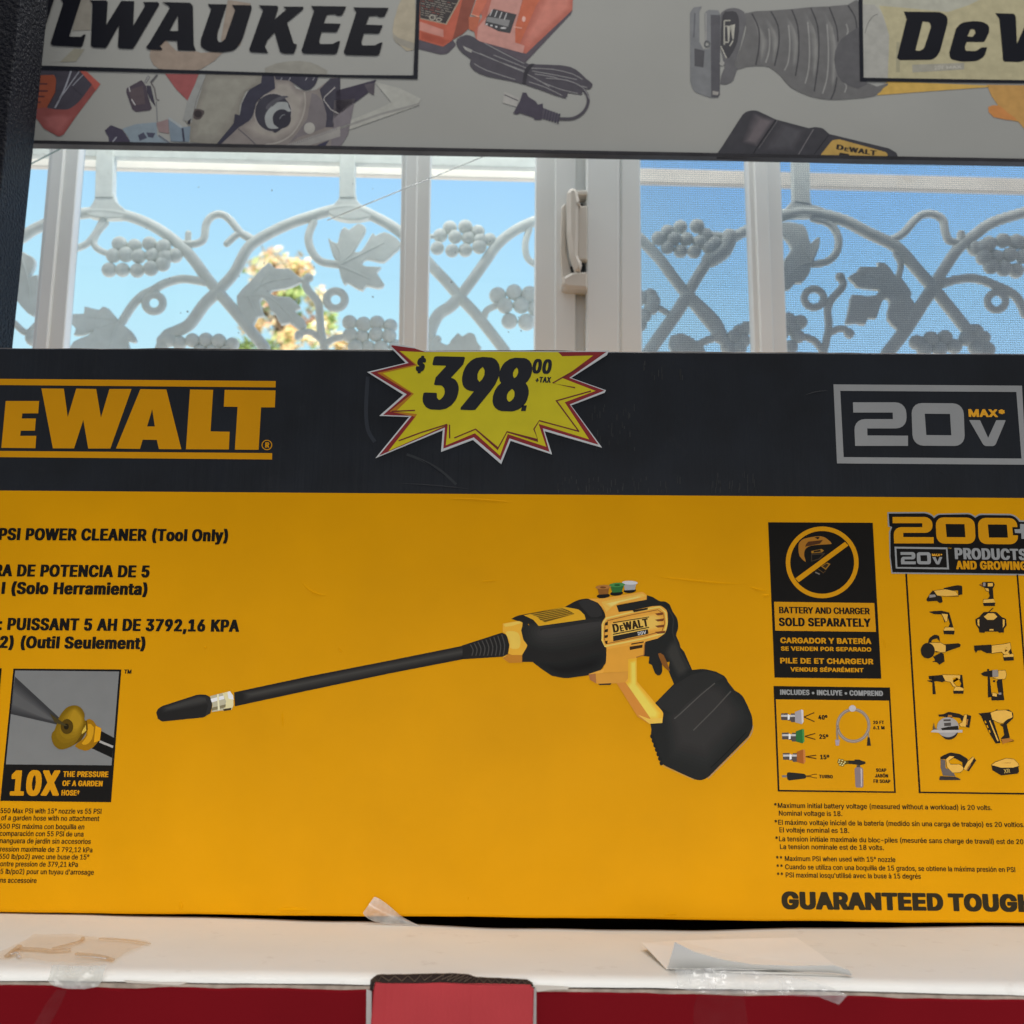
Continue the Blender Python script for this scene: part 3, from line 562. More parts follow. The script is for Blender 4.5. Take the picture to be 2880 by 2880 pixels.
'à': (575, [[189,-9,308,-12,395,29,408,1,520,0,539,15,532,582,509,655,474,703,383,755,270,763,158,727,95,667,55,582,58,556,145,522,183,520,245,605,308,627,357,606,390,546,383,477,145,418,88,377,51,317,38,220,55,112,102,39],[258,123,220,139,192,172,183,220,197,269,245,307,383,336,394,329,394,256,370,187,319,136],[234,824,333,814,363,824,293,1029,270,1039,145,1036,143,1005]]),
'ú': (605, [[223,-2,328,-7,415,33,440,1,569,10,565,749,425,746,420,251,380,166,315,131,248,166,220,239,214,746,190,754,71,746,79,179,130,58],[256,818,379,818,476,1011,473,1035,325,1035,254,842]]),
'ñ': (604, [[71,7,214,7,218,502,258,586,328,624,390,588,420,514,425,7,568,7,565,550,528,670,453,744,390,762,315,762,215,715,203,753,90,754,70,743],[152,852,253,850,278,886,353,849,440,859,482,924,491,1009,390,1015,365,975,290,1016,203,1009,156,936]]),
' ': (282, []),
}
FONT['W'] = {
'A': (1015, [[30,7,300,7,400,241,420,249,670,244,774,7,1008,0,1056,18,1058,85,683,989,645,1000,433,1000,383,984,15,85,14,29],[495,457,487,464,533,581,583,464]]),
'B': (968, [[116,7,556,0,694,8,838,51,928,129,969,241,967,364,931,453,865,520,923,621,931,754,894,866,806,948,719,983,619,998,156,1000,106,986,99,40],[406,207,395,219,395,397,406,405,569,400,624,375,665,330,678,297,671,275,619,224,544,208],[406,608,395,621,396,788,544,790,585,777,619,750,638,699,622,665,586,632,519,608]]),
'C': (1074, [[470,-5,692,-8,772,6,866,39,989,129,1038,196,1067,263,1080,330,1067,379,1030,388,817,387,790,374,762,307,713,251,642,213,580,204,505,229,455,263,406,318,377,374,354,497,379,631,448,731,542,787,605,796,692,764,751,709,787,631,805,616,1030,612,1076,631,1079,687,1061,754,994,865,899,943,767,995,655,1011,505,1009,392,990,330,967,248,921,175,854,120,776,83,687,62,575,62,430,82,318,123,218,180,139,280,58,371,17]]),
'D': (1059, [[116,7,519,0,669,12,819,59,944,152,999,230,1036,319,1055,431,1055,576,1034,687,997,777,940,855,869,915,731,976,606,997,156,1000,106,986,99,40],[406,207,395,219,396,788,531,789,631,755,716,676,758,565,759,442,718,330,644,255,556,218]]),
'E': (895, [[116,7,831,0,883,18,888,174,869,201,406,207,395,219,396,397,806,402,844,418,849,453,849,576,831,602,401,609,396,788,865,799,883,833,882,967,869,991,819,1000,169,1000,106,986,99,40]]),
'F': (878, [[116,7,344,0,391,18,398,386,781,389,827,408,831,554,817,587,397,598,396,788,856,798,876,833,876,967,866,989,819,1000,169,1000,106,986,99,40]]),
'G': (1095, [[471,-5,680,-10,780,6,867,37,983,117,1029,173,1068,251,1087,341,1090,519,1083,542,1055,554,592,556,543,542,544,363,580,350,767,349,781,341,729,263,630,208,555,210,470,251,407,318,378,374,354,497,379,631,447,731,542,788,605,796,692,760,746,709,805,617,1030,612,1079,631,1082,687,1067,742,994,865,892,946,767,994,655,1011,505,1009,430,1000,330,968,246,921,173,854,119,776,83,687,62,575,62,430,81,318,123,218,180,138,280,58,380,14]]),
'H': (1088, [[116,7,344,0,391,18,395,397,419,407,744,406,756,18,781,3,831,0,1006,1,1044,17,1048,955,1038,989,969,1000,806,1000,762,989,752,955,752,621,731,614,406,614,395,621,395,955,385,989,344,1000,181,1000,109,989,99,955,99,51]]),
'I': (435, [[116,7,356,1,381,8,394,29,395,955,393,978,369,997,144,999,101,978,99,40]]),
'L': (844, [[116,7,806,0,844,7,860,29,860,174,844,200,406,207,395,219,395,955,393,978,369,997,144,999,101,978,99,40]]),
'M': (1307, [[116,7,344,1,385,18,394,363,560,7,806,7,969,361,976,18,1031,0,1219,1,1256,11,1267,51,1267,955,1257,989,1169,1000,969,1000,927,989,681,440,438,989,394,1000,181,1000,109,989,99,955,99,51]]),
'N': (1101, [[116,7,344,0,391,18,396,475,406,494,756,8,1006,0,1056,17,1061,955,1051,989,1006,1000,819,1000,769,981,756,500,408,989,331,1000,144,999,109,989,99,955,99,51]]),
'O': (1120, [[470,-5,692,-8,792,11,887,51,967,106,1018,162,1056,218,1098,318,1117,430,1117,575,1096,687,1059,776,1005,854,932,921,842,971,742,1001,617,1012,492,1008,386,988,317,961,249,921,175,854,121,776,83,687,62,575,62,430,82,318,124,218,180,140,258,73,342,27],[567,206,469,251,407,318,366,408,355,519,379,631,430,712,493,765,592,798,692,762,770,687,812,597,825,475,803,374,748,285,655,219,592,202]]),
'P': (946, [[116,7,331,0,381,8,395,40,395,319,619,329,719,345,819,389,894,457,947,576,949,732,912,844,869,898,819,938,719,981,606,998,156,1000,106,986,99,40],[406,533,395,542,396,788,519,792,601,766,634,732,654,687,654,643,629,587,594,556,544,537]]),
'R': (954, [[116,7,344,0,391,18,396,342,406,347,485,342,692,7,944,1,987,18,989,85,805,386,915,498,943,565,955,654,949,754,928,821,881,892,819,942,719,982,606,998,156,1000,106,986,99,40],[406,555,395,565,396,788,531,791,607,766,646,721,658,676,628,598,556,560]]),
'S': (950, [[374,-9,588,-14,688,0,763,23,830,58,884,103,945,214,947,371,920,438,876,489,824,527,738,566,446,650,381,705,389,739,422,772,513,802,609,761,663,669,876,663,926,672,938,694,934,772,917,828,881,884,801,951,676,998,588,1010,438,1010,276,977,161,906,115,850,92,795,83,694,94,616,122,560,163,516,288,448,588,362,630,337,656,304,648,270,613,233,563,208,501,195,438,212,397,237,363,280,351,329,326,344,101,346,63,332,56,281,69,203,129,103,220,36]]),
'T': (954, [[376,7,600,0,651,18,655,788,952,799,969,821,970,955,950,994,100,1000,63,994,46,978,44,821,61,799,359,788,359,40]]),
'U': (1089, [[449,-8,656,-12,806,17,931,86,1010,182,1040,260,1049,349,1049,963,1031,994,806,1000,759,986,747,338,722,282,681,240,631,213,569,200,506,218,457,249,419,294,400,338,388,986,344,1000,181,1000,131,998,105,986,99,349,118,227,169,135,237,70,344,16]]),
'V': (1015, [[398,7,645,0,692,18,1056,911,1060,967,1045,992,820,1000,766,989,545,428,527,442,306,989,270,999,70,1000,20,986,17,911]]),
'X': (1004, [[33,7,313,7,536,277,748,7,986,0,1036,11,1044,85,719,509,1023,911,1027,967,1017,989,974,1000,736,995,536,744,336,994,99,1000,48,989,39,967,43,911,349,509,24,93,17,29]]),
'Y': (999, [[398,7,620,0,673,18,677,386,1040,911,1045,967,1033,990,983,1000,745,992,533,686,320,989,283,999,83,1000,20,986,17,911,380,386,381,40]]),
'Z': (933, [[79,7,867,0,930,16,935,174,917,201,453,208,928,833,930,967,917,991,867,1000,130,1000,67,986,60,833,80,798,541,788,69,174,62,40]]),
'0': (962, [[401,-5,607,-8,694,12,769,49,860,140,902,218,932,318,945,575,930,687,903,776,863,854,807,921,732,972,644,1002,419,1008,279,966,215,921,159,854,118,776,91,687,76,575,76,430,90,318,120,218,169,129,244,55,319,15],[494,205,444,241,401,307,375,396,366,508,374,597,403,698,444,760,507,800,560,776,619,698,648,597,656,497,642,374,610,285,551,218,519,202]]),
'1': (962, [[148,7,851,0,888,3,914,18,913,187,876,202,693,208,693,955,676,993,401,997,152,833,150,665,163,637,288,630,394,687,398,219,388,203,176,202,138,189,131,40]]),
'2': (962, [[123,7,851,0,888,3,911,18,915,174,901,198,537,208,801,465,858,542,891,621,899,721,881,821,833,900,745,967,663,997,588,1009,388,1005,251,957,155,866,127,810,112,743,110,665,126,642,326,635,385,643,426,754,463,788,501,803,576,769,609,710,598,665,551,596,112,174,106,40]]),
'3': (962, [[371,-5,574,-10,699,13,811,70,892,162,914,218,923,307,914,396,892,452,852,508,800,553,665,609,880,832,882,966,861,995,174,1000,136,994,120,977,118,832,136,799,463,787,291,609,293,452,324,436,474,432,536,417,597,374,624,322,622,285,593,240,561,217,499,197,436,213,399,238,373,274,361,319,336,336,124,338,74,324,71,229,124,117,224,39]]),
'4': (962, [[551,7,807,7,823,29,828,185,941,190,962,219,958,375,928,390,824,397,816,651,778,664,599,665,757,911,759,978,728,998,516,1000,476,989,59,353,59,219,78,191,528,185,535,29],[428,392,417,397,528,565,534,397]]),
'5': (962, [[383,-5,580,-10,705,18,826,95,889,184,917,285,915,408,889,497,839,575,775,631,680,674,593,690,430,698,441,787,455,793,855,801,870,832,870,966,861,988,843,997,218,1000,180,990,171,977,113,519,118,461,155,444,355,432,493,483,574,441,621,363,621,318,597,263,555,222,505,199,455,215,422,240,386,318,368,332,143,335,103,318,107,207,155,114,243,41]]),
'6': (962, [[399,-5,588,-10,713,18,775,51,829,95,898,207,912,274,913,385,899,452,866,519,825,568,763,613,688,643,588,664,778,910,781,977,763,995,538,1000,486,988,200,611,128,475,107,385,107,285,150,151,192,95,246,51,313,16],[488,204,419,263,397,341,436,419,513,461,588,413,624,330,607,274,575,233,525,201]]),
'7': (962, [[188,7,423,0,470,18,916,810,918,967,908,989,860,1000,173,1000,110,986,103,833,122,799,571,788,174,85,172,29]]),
'8': (962, [[385,-5,590,-10,752,25,865,98,906,151,930,207,938,296,927,385,895,452,828,530,877,600,897,664,899,765,883,832,849,888,790,943,665,998,477,1012,315,987,201,921,147,854,126,798,127,642,152,580,192,530,125,452,94,385,82,296,91,207,130,129,199,62,277,22],[515,195,427,224,398,251,378,296,394,341,425,374,515,410,602,367,641,296,599,229],[515,620,443,653,413,709,449,776,515,803,582,765,606,709,575,653]]),
'9': (962, [[254,7,527,7,788,343,876,487,913,621,898,788,867,855,825,907,713,981,638,1003,538,1012,350,996,275,967,223,933,175,887,134,821,107,721,107,621,120,554,150,487,209,420,263,385,338,357,434,342,239,85,238,29],[500,541,432,587,405,632,398,676,432,754,473,788,513,803,589,754,615,710,623,665,611,621,580,576,538,548]]),
' ': (441, []),
'Í': (435, [[116,7,357,1,382,9,394,29,395,967,385,989,354,1000,483,1179,482,1241,457,1260,199,1257,91,1067,88,1011,101,978,99,40]]),
'É': (895, [[116,7,831,0,883,18,888,174,869,201,406,207,395,219,396,397,794,402,845,420,849,576,831,602,406,609,395,621,396,788,406,793,831,793,878,810,883,955,872,989,831,1000,631,1000,751,1179,753,1234,731,1259,469,1257,359,1067,356,1000,144,999,101,978,99,40]]),
'°': (693, [[275,503,410,497,510,511,602,559,664,637,687,738,672,849,620,928,535,984,410,1007,248,994,148,941,91,872,65,760,87,637,151,559,198,530],[373,708,339,749,373,796,398,781,414,749]]),
'º': (729, [[284,394,463,389,576,412,663,463,726,544,755,650,742,818,684,918,576,989,426,1014,251,1001,138,949,65,863,37,784,31,706,37,617,60,550,101,487,151,444,213,412],[388,588,338,633,318,706,349,784,401,814,451,769,471,695,440,617]]),
'*': (962, [[394,397,625,397,641,420,643,487,726,478,800,487,859,576,857,643,766,699,855,743,855,822,789,909,689,912,651,901,641,911,640,978,614,997,401,996,379,978,376,897,326,912,226,908,158,810,163,743,253,699,161,643,159,576,226,483,326,479,376,491,377,420]]),
}
FONT['X'] = {
'G': (1204, [[520,-5,799,-8,899,6,974,26,1062,65,1132,114,1191,180,1221,234,1251,343,1254,517,1244,549,1212,563,662,567,587,555,572,538,569,517,569,386,585,354,624,342,799,340,825,332,766,267,687,230,624,243,562,281,512,334,474,408,460,517,471,582,493,636,562,720,612,752,662,771,719,756,769,723,809,680,845,614,863,604,924,596,1162,596,1212,602,1236,614,1245,636,1244,691,1227,745,1185,821,1147,864,1079,919,962,975,849,1002,712,1011,537,1008,412,987,312,949,224,894,151,821,98,734,66,636,55,484,66,364,121,223,187,139,274,72,404,17]]),
'U': (1197, [[497,-7,754,-12,892,5,1032,58,1096,101,1148,156,1197,253,1209,340,1209,949,1206,971,1192,987,1129,1000,892,1000,842,995,813,982,803,949,798,351,786,319,753,275,705,243,654,224,602,243,554,275,520,319,507,351,503,949,493,982,467,995,429,999,192,1000,129,994,104,978,97,949,97,351,100,297,120,221,177,134,254,70,367,19]]),
'A': (1118, [[35,7,324,0,399,11,416,28,505,235,524,243,699,243,720,235,811,28,836,8,899,0,1136,0,1186,6,1211,18,1222,50,1217,104,811,985,749,999,486,1000,424,992,401,974,8,104,7,28]]),
'R': (1052, [[128,7,417,0,467,5,492,17,503,50,504,333,517,334,722,28,742,10,804,0,1054,0,1104,4,1136,17,1146,39,1143,104,951,387,1017,437,1060,485,1092,548,1106,615,1105,724,1091,789,1039,876,990,920,879,972,729,997,192,1000,142,996,110,985,97,941,97,50,104,22],[504,571,504,767,579,771,642,753,678,724,699,680,697,648,681,615,642,585,605,572]]),
'N': (1210, [[128,7,417,0,467,5,493,17,504,50,504,365,507,376,517,377,792,29,817,9,879,0,1129,0,1179,4,1211,17,1222,50,1223,941,1209,985,1154,999,954,1000,867,997,829,985,816,952,816,637,804,619,504,990,442,1000,192,1000,142,996,110,985,97,941,97,50,104,22]]),
'T': (1052, [[410,7,706,1,752,7,773,17,784,50,784,767,1056,773,1106,785,1123,811,1124,930,1123,963,1106,987,1031,1000,131,1000,69,994,41,974,37,811,56,784,106,773,378,767,378,50,389,17]]),
'E': (988, [[128,7,204,0,942,0,992,4,1024,17,1035,50,1035,180,1029,205,1004,221,942,228,517,228,504,235,504,387,904,391,963,398,983,409,993,430,994,550,989,593,967,611,942,616,517,619,504,626,504,767,942,772,1004,781,1026,800,1030,822,1030,952,1016,985,954,999,642,1000,179,1000,110,985,97,941,97,50,104,22]]),
'D': (1165, [[128,7,192,0,604,0,779,12,867,30,957,61,1029,101,1089,148,1151,224,1196,322,1216,430,1216,572,1204,648,1175,735,1128,811,1054,884,979,931,917,957,842,979,742,994,192,1000,142,996,110,985,97,941,97,50,104,22],[504,234,504,767,554,771,661,746,742,691,792,615,811,550,815,485,803,420,781,365,717,289,667,259,604,238,529,228]]),
'O': (1231, [[519,-5,637,-12,799,-8,899,7,987,33,1074,77,1137,125,1189,180,1242,267,1274,364,1286,484,1282,582,1259,691,1218,777,1159,854,1074,922,974,971,862,1000,724,1011,549,1008,412,986,312,947,224,892,153,821,99,734,67,636,55,484,66,364,87,295,122,223,187,141,274,73,405,17],[649,233,566,277,506,343,471,419,460,517,483,614,523,680,587,737,674,772,760,734,827,669,870,582,881,484,859,386,800,299,712,241,674,228]]),
'H': (1197, [[128,7,417,0,467,5,492,17,503,50,504,387,529,396,779,396,802,387,802,50,817,15,879,1,1104,0,1167,4,1198,17,1209,50,1209,941,1195,985,1167,996,1092,1000,879,999,817,986,802,952,800,626,617,624,504,626,503,952,490,985,454,997,367,1000,167,999,110,985,97,941,97,50,104,22]]),
'$': (1047, [[429,-121,658,-127,733,-118,747,-110,757,-88,758,-12,895,25,976,64,1051,129,1097,216,1106,292,1099,379,1083,423,1053,466,1005,510,945,544,758,608,758,640,770,646,1020,647,1077,662,1089,684,1090,727,1066,825,1029,879,958,937,883,973,758,1010,755,1097,733,1118,708,1124,483,1127,420,1117,400,1097,395,1004,270,966,189,923,120,854,90,792,79,716,83,640,114,564,158,517,208,482,290,445,395,413,397,368,120,363,70,352,54,336,50,314,65,205,109,129,170,72,270,23,395,-10,401,-99]]),
'3': (1061, [[412,-5,669,-10,819,14,944,70,994,109,1035,158,1064,223,1071,267,1071,364,1054,430,1019,488,969,538,907,576,810,614,1023,810,1029,962,1007,990,932,1000,207,1000,154,995,121,973,117,821,132,787,182,774,444,773,468,767,306,614,302,473,313,441,357,425,507,423,569,411,633,375,665,321,663,299,644,267,607,238,569,223,532,236,494,263,465,332,432,351,132,355,94,349,68,332,62,267,76,201,130,114,182,72,244,38,319,12]]),
'9': (1061, [[278,7,574,0,649,14,899,307,999,441,1039,517,1058,583,1065,670,1055,757,1030,822,993,876,936,929,879,963,799,992,699,1009,536,1011,424,1003,336,982,261,948,206,909,156,854,118,778,104,680,113,572,137,507,187,441,249,394,324,360,445,333,250,104,249,28],[574,567,531,604,506,670,529,724,586,771,648,713,663,659,629,593,586,562]]),
'8': (1061, [[427,-5,687,-10,849,16,924,45,986,82,1033,125,1069,180,1090,277,1082,375,1040,462,974,527,1012,571,1041,636,1049,723,1040,799,1016,854,957,919,899,956,824,986,737,1005,624,1012,474,1009,375,995,305,973,237,938,167,875,137,824,121,767,122,658,149,582,194,527,128,462,93,397,79,310,88,212,135,125,212,62,317,17],[574,223,514,256,487,299,516,354,549,378,587,393,652,354,681,299,639,245,599,225],[574,643,537,676,524,712,549,752,587,773,626,745,644,701,614,658,587,639]]),
'.': (498, [[190,-1,394,-5,457,8,494,29,531,75,538,119,534,184,511,227,457,263,382,277,207,275,128,249,102,227,81,195,76,97,88,64,115,32]]),
'0': (1061, [[442,-5,703,-8,790,6,865,31,928,68,981,114,1029,180,1068,267,1091,364,1099,506,1090,636,1067,734,1028,821,978,888,903,948,815,987,703,1008,553,1012,453,1007,345,984,265,947,191,886,142,821,102,734,78,625,71,484,79,364,118,223,165,143,240,69,343,17],[578,237,534,277,499,343,480,408,471,506,480,593,508,680,555,745,590,764,635,723,671,658,690,593,698,495,690,408,662,321,616,256,590,236]]),
}
def in_loop(p, l):
    c = False
    for i in range(len(l)):
        (x0, y0), (x1, y1) = l[i - 1], l[i]
        if (y0 > p[1]) != (y1 > p[1]) and p[0] < (x1 - x0) * (p[1] - y0) / (y1 - y0) + x0:
            c = not c
    return c
def split_glyph(flat):
    """outer outlines, each with the holes that lie in it"""
    LL = [[(l[i] / 1000, l[i + 1] / 1000) for i in range(0, len(l), 2)] for l in flat]
    depth = [sum(in_loop(l[0], k) for k in LL if k is not l) for l in LL]
    return [[l] + [k for k, e in zip(LL, depth) if e % 2 and in_loop(k[0], l)] for l, d in zip(LL, depth) if d % 2 == 0]
FONT = {_f: {_c: (_a / 1000, split_glyph(_o)) for _c, (_a, _o) in _g.items()} for _f, _g in FONT.items()}

class Print:
    """flat printing on one surface: every layer lies a hair above the one below"""
    STEP = .00004
    def __init__(s, plane, base=.0001):
        s.pl = plane; s.v = []; s.f = []; s.m = []; s.mats = []; s.base = base
    def mi(s, m):
        if m not in s.mats:
            s.mats.append(m)
        return s.mats.index(m)
    def loops(s, LL, m, layer):
        off = s.base + s.STEP * layer
        s.tri([[s.pl.p(q[0], q[1], off) for q in l] for l in LL], m)
    def tri(s, P, m):
        flat = [[Vector((p.dot(s.pl.u), p.z, 0)) for p in l] for l in P]
        F2 = [p for l in flat for p in l]
        b = len(s.v)
        s.v += [p for l in P for p in l]
        k = s.mi(m)
        for t in tessellate_polygon(flat):
            a, c, d = (F2[i] for i in t)
            cr = (c - a).cross(d - a).z
            if abs(cr) < 1e-14:
                continue
            t = t if cr > 0 else t[::-1]
            s.f.append(tuple(b + i for i in t)); s.m.append(k)
    def soft(s, reg, outer, inner, c0, c1, layer, n=6, mk=None, sm=0):
        """printed halftone: steps of tone from an outer to an inner outline"""
        A, B = pts(reg, outer), pts(reg, inner)
        for k in range(n):
            t = k / (n - 1)
            q = [(a[0] + (b[0] - a[0]) * t, a[1] + (b[1] - a[1]) * t, a[2] + (b[2] - a[2]) * t) for a, b in zip(A, B)]
            c = [int(round((c0[i] + (c1[i] - c0[i]) * (k + .5) / n))) for i in range(3)]
            s.loops([spline(q, sm) if sm else rounded(q)], (mk or ink)(*c), layer + k * .12)
    def poly(s, reg, st, m, layer=1, sm=0, holes=()):
        q = pts(reg, st)
        P = spline(q, sm) if sm else rounded(q)
        s.loops([P] + [rounded(pts(reg, h)) for h in holes], m, layer)
    def ellipse(s, reg, cx, cy, rx, ry, m, layer=1, hole=None, rot=0, n=32):
        LL = [ell(reg, cx, cy, rx, ry, n, rot=rot)]
        if hole:
            LL.append(ell(reg, cx, cy, hole[0], hole[1], n, rot=rot))
        s.loops(LL, m, layer)
    def line(s, reg, st, wd, m, layer=2, sm=0, taper=False):
        q = pts(reg, st)
        q = spline(q, sm, False) if sm else [v[:2] for v in q]
        wd = wd / REG[reg][2] / 2
        Lf = []; Rt = []
        n = len(q)
        for i in range(n):
            a = Vector(q[max(0, i - 1)]); b = Vector(q[min(n - 1, i + 1)])
            d = (b - a).normalized(); nn = Vector((-d.y, d.x))
            if 0 < i < n - 1:
                d0 = (Vector(q[i]) - a).normalized(); n0 = Vector((-d0.y, d0.x))
                nn = nn / max(.4, nn.dot(n0))
            ww = wd * (1 - .75 * i / (n - 1)) if taper else wd
            c = Vector(q[i])
            Lf.append(c + nn * ww); Rt.append(c - nn * ww)
        s.loops([[tuple(v) for v in Lf] + [tuple(v) for v in Rt[::-1]]], m, layer)
    def text(s, reg, st, xl, yl, xr, yr, cap, m, layer=3, font='B', shear=0.0, lean=True):
        F = FONT[font]
        x = 0; G = []
        for c in st:
            a, lo = F[c]
            G.append((x, lo)); x += a
        xs = [g[0] + p[0] for g in G for gr_ in g[1] for l in gr_ for p in l]
        x0, x1 = min(xs), max(xs)
        off = s.base + s.STEP * layer
        A = s.pl.p(*px(reg, xl, yl)); B = s.pl.p(*px(reg, xr, yr)); C = s.pl.p(*px(reg, xl, yl - cap))
        u = (B - A)
        h = (C - A).length
        up = s.pl.n.cross(u).normalized()
        up = up if up.z > 0 else -up
        sx = u.length / (x1 - x0)
        un = u.normalized()
        for gx, gl in G:
            for lo in gl:
                P = [[A + un * ((gx + p[0] - x0) * sx + p[1] * h * shear) + up * (p[1] * h) - s.pl.n * off for p in l] for l in lo]
                s.tri(P, m)
    def two(s, reg, x0, y0, x1, y1, m, layer=3):
        W, H = x1 - x0, y1 - y0
        P = [(0, 0, 0), (.965, .0, .2), (.98, .6, .2), (.26, .6, 0), (.263, .76, 0), (1, .765, 0), (1, 1, 0), (.04, 1, 0), (.02, .385, .2), (.725, .385, 0), (.722, .235, 0), (0.005, .235, 0)]
        st = ' '.join('%f,%f,%f' % (x0 + a * W, y0 + b * H, c * W) for a, b, c in P)
        s.poly(reg, st, m, layer)
    def zero(s, reg, x0, y0, x1, y1, m, layer=3):
        W, H = x1 - x0, y1 - y0
        f = lambda P: ' '.join('%f,%f,%f' % (x0 + a * W, y0 + b * H, c * W) for a, b, c in P)
        s.poly(reg, f([(0, 0, .2), (.97, .01, .2), (1, 1, .2), (.03, .99, .2)]), m, layer, holes=(f([(.25, .25, 0), (.72, .255, 0), (.745, .75, 0), (.28, .745, 0)]),))
    def build(s, name, parent):
        return mesh_obj(name, s.v, s.f, s.mats, parent, s.m)

# ================================================================== the yellow and black carton
box = thing('cardboard_box', 'long yellow and black printed tool carton standing on the white lid of the red box', 'box', (0, .60, .001))
ZB, ZT, ZS = .0012, .3432, .2495       # underside, top, line between yellow and black
BX0, BX1, BD = -.425, .395, .142
def carton():
    b = MB()
    r = .0016
    # section through the box (y, z, material) walked round the outside
    sec = [(.600, ZB + r), (.600, ZS), (.600, ZT - r), (.6006, ZT - .0005), (.6018, ZT), (.600 + BD, ZT), (.600 + BD, ZB), (.6018, ZB), (.6005, ZB + .0006)]
    nx = 120
    V = []
    for i in range(nx + 1):
        x = BX0 + (BX1 - BX0) * i / nx
        for k, (y, z) in enumerate(sec):
            d = 0
            if k in (3, 4):
                d = noise.noise(Vector((x * 22, 1.3, 0))) * .0009 + noise.noise(Vector((x * 90, 4.3, 0))) * .00025
            if k in (7, 8, 0):
                d = noise.noise(Vector((x * 16, 7.7, 0))) * .0006 + noise.noise(Vector((x * 60, 2.2, 0))) * .0002
            V.append((x, y, z + d))
    n = len(sec)
    F = []; M = []
    for i in range(nx):
        for k in range(n):
            l = (k + 1) % n
            F.append((i * n + k, (i + 1) * n + k, (i + 1) * n + l, i * n + l))
            M.append(0 if k in (0, 5, 6, 7, 8) else (2 if k == 3 else 1))
    F.append(tuple(range(n))[::-1]); M.append(0)
    F.append(tuple(nx * n + k for k in range(n))); M.append(0)
    b.v = [Vector(v) for v in V]; b.f = F; b.m = M
    # creases pressed into the board
    def crease(reg, st, r0, mi, sink=.55):
        r0 *= 1.3
        q = spline(pts(reg, st), 5, False)
        P = [FRONT.p(x, y, -r0 * sink) for x, y in q]
        m = len(P)
        b.tube(P, [r0 * (.25 + .75 * math.sin(math.pi * (i + .3) / m) ** .6) if False else r0 * max(.56, math.sin(math.pi * (i + .5) / m)) for i in range(m)], 8, mi, ax=Vector((0, 1, 0)))
    crease('B6', '920,45 960,80 1010,125 1060,150 1120,158 1200,150', .0008, 0)
    crease('B2', '450,928 700,932 900,945 1040,965', .0007, 0)
    crease('B7', '1060,30 1300,60 1560,85 1860,95', .0007, 0)
    crease('B7', '1720,100 1780,122 1860,132', .0008, 0)
    crease('B2', '360,680 470,720 560,780 650,850', .0007, 1)
    crease('B2', '210,840 420,850 640,868 830,890', .0006, 1)
    crease('C6', '1022,180 1024,215 1030,248', .0012, 0)
    crease('C6', '1540,240 1650,236 1780,243', .0012, 0)
    crease('C7', '1825,275 1860,262 1915,258', .0010, 0)
    crease('B6', '845,850 848,910 850,970', .0006, 0)
    crease('C1', '0,905 50,908 110,900', .0008, 0)
    crease('B7', '100,80 160,72 250,66', .0006, 0)
    crease('B4', '1380,970 1395,968 1412,966', .0007, 0)
    crease('B6', '1180,470 1195,490 1215,500', .0006, 0)
    crease('B7', '395,330 400,336 412,350', .0005, 0)
    crease('C2', '0,1430 30,1500 36,1600', .0006, 0)
    crease('C7', '715,160 716,175 715,192', .0005, 0)
    crease('B3', '560,385 640,360 750,345', .0006, 1)
    crease('B3', '1360,815 1420,850 1450,870', .0006, 1)
    o = b.build('carton', [YEL, BLK, mat('paper_edge', (.30, .19, .10), rough=.9, spec=.1)], box)
    return o
carton()

# brand lettering in the black band
P = Print(FRONT)
LOGO = PY
P.poly('B1', '-300,210 1561,225 1560,261 -300,245', LOGO)
P.poly('B1', '-300,618 1541,633 1540,669 -300,653', LOGO)
P.poly('B1', '-268,264 -120,265 -40,330,60 -48,530,60 -130,603,40 -284,602', LOGO, 1, 0, ('-160,350 -130,352 -122,380 -134,500 -150,520 -172,520',))
P.poly('B1', '33,338 222,338 217,408 127,408 124,437 204,437 198,506 118,506 115,535 206,535 201,605 8,603', LOGO)
P.poly('B1', '235,267 362,268 384,430 432,268 545,270 572,432 620,270 745,270 625,607 500,607 472,445 420,606 300,606', LOGO)
P.poly('B1', '795,271 942,273 1027,611 900,610 888,558 808,557 793,609 657,607', LOGO, 1, 0, ('862,385 877,482 833,482',))
P.poly('B1', '1076,273 1207,275 1192,510 1300,512 1296,612 1053,611', LOGO)
P.poly('B1', '1272,275 1560,278 1556,374 1478,374 1464,614 1330,613 1345,371 1267,370', LOGO)
P.ellipse('B1', 1511, 587, 30, 29, LOGO, hole=(25, 24))
P.text('B1', 'R', 1501, 602, 1524, 602, 30, LOGO, font='B')
P.build('brand_lettering', box)

P = Print(FRONT)
P.poly('B3', '755,310 1919,318 1945,806 777,798', PG, 1, 0, ('797,350 1884,357 1916,768 818,759',))
P.two('B3', 875, 421, 1215, 690, PG)
P.zero('B3', 1235, 425, 1567, 691, PG)
P.poly('B3', '1592,530,6 1660,531 1710,640 1760,531 1819,531,6 1752,691,16 1685,691,16', PG)
P.text('B3', 'MAX*', 1590, 511, 1815, 513, 48, ink(215, 150, 40), font='W')
P.build('voltage_badge', box)

P = Print(FRONT)
for st, a in (('PSI POWER CLEANER (Tool Only)', (-12, 239, 1548, 249, 82)), ('RA DE POTENCIA DE 5', (-46, 485, 1014, 494, 82)),
              ('I (Solo Herramienta)', (8, 605, 1000, 613, 82)), (': PUISSANT 5 AH DE 3792,16 KPA', (-14, 850, 1624, 863, 83)), ('2) (Outil Seulement)', (-6, 972, 986, 981, 82))):
    P.text('B4', st, *a, PK, 1)
P.text('B4', 'TM', 843, 1146, 892, 1147, 28, PK, 1, 'W')
P.build('product_title', box)

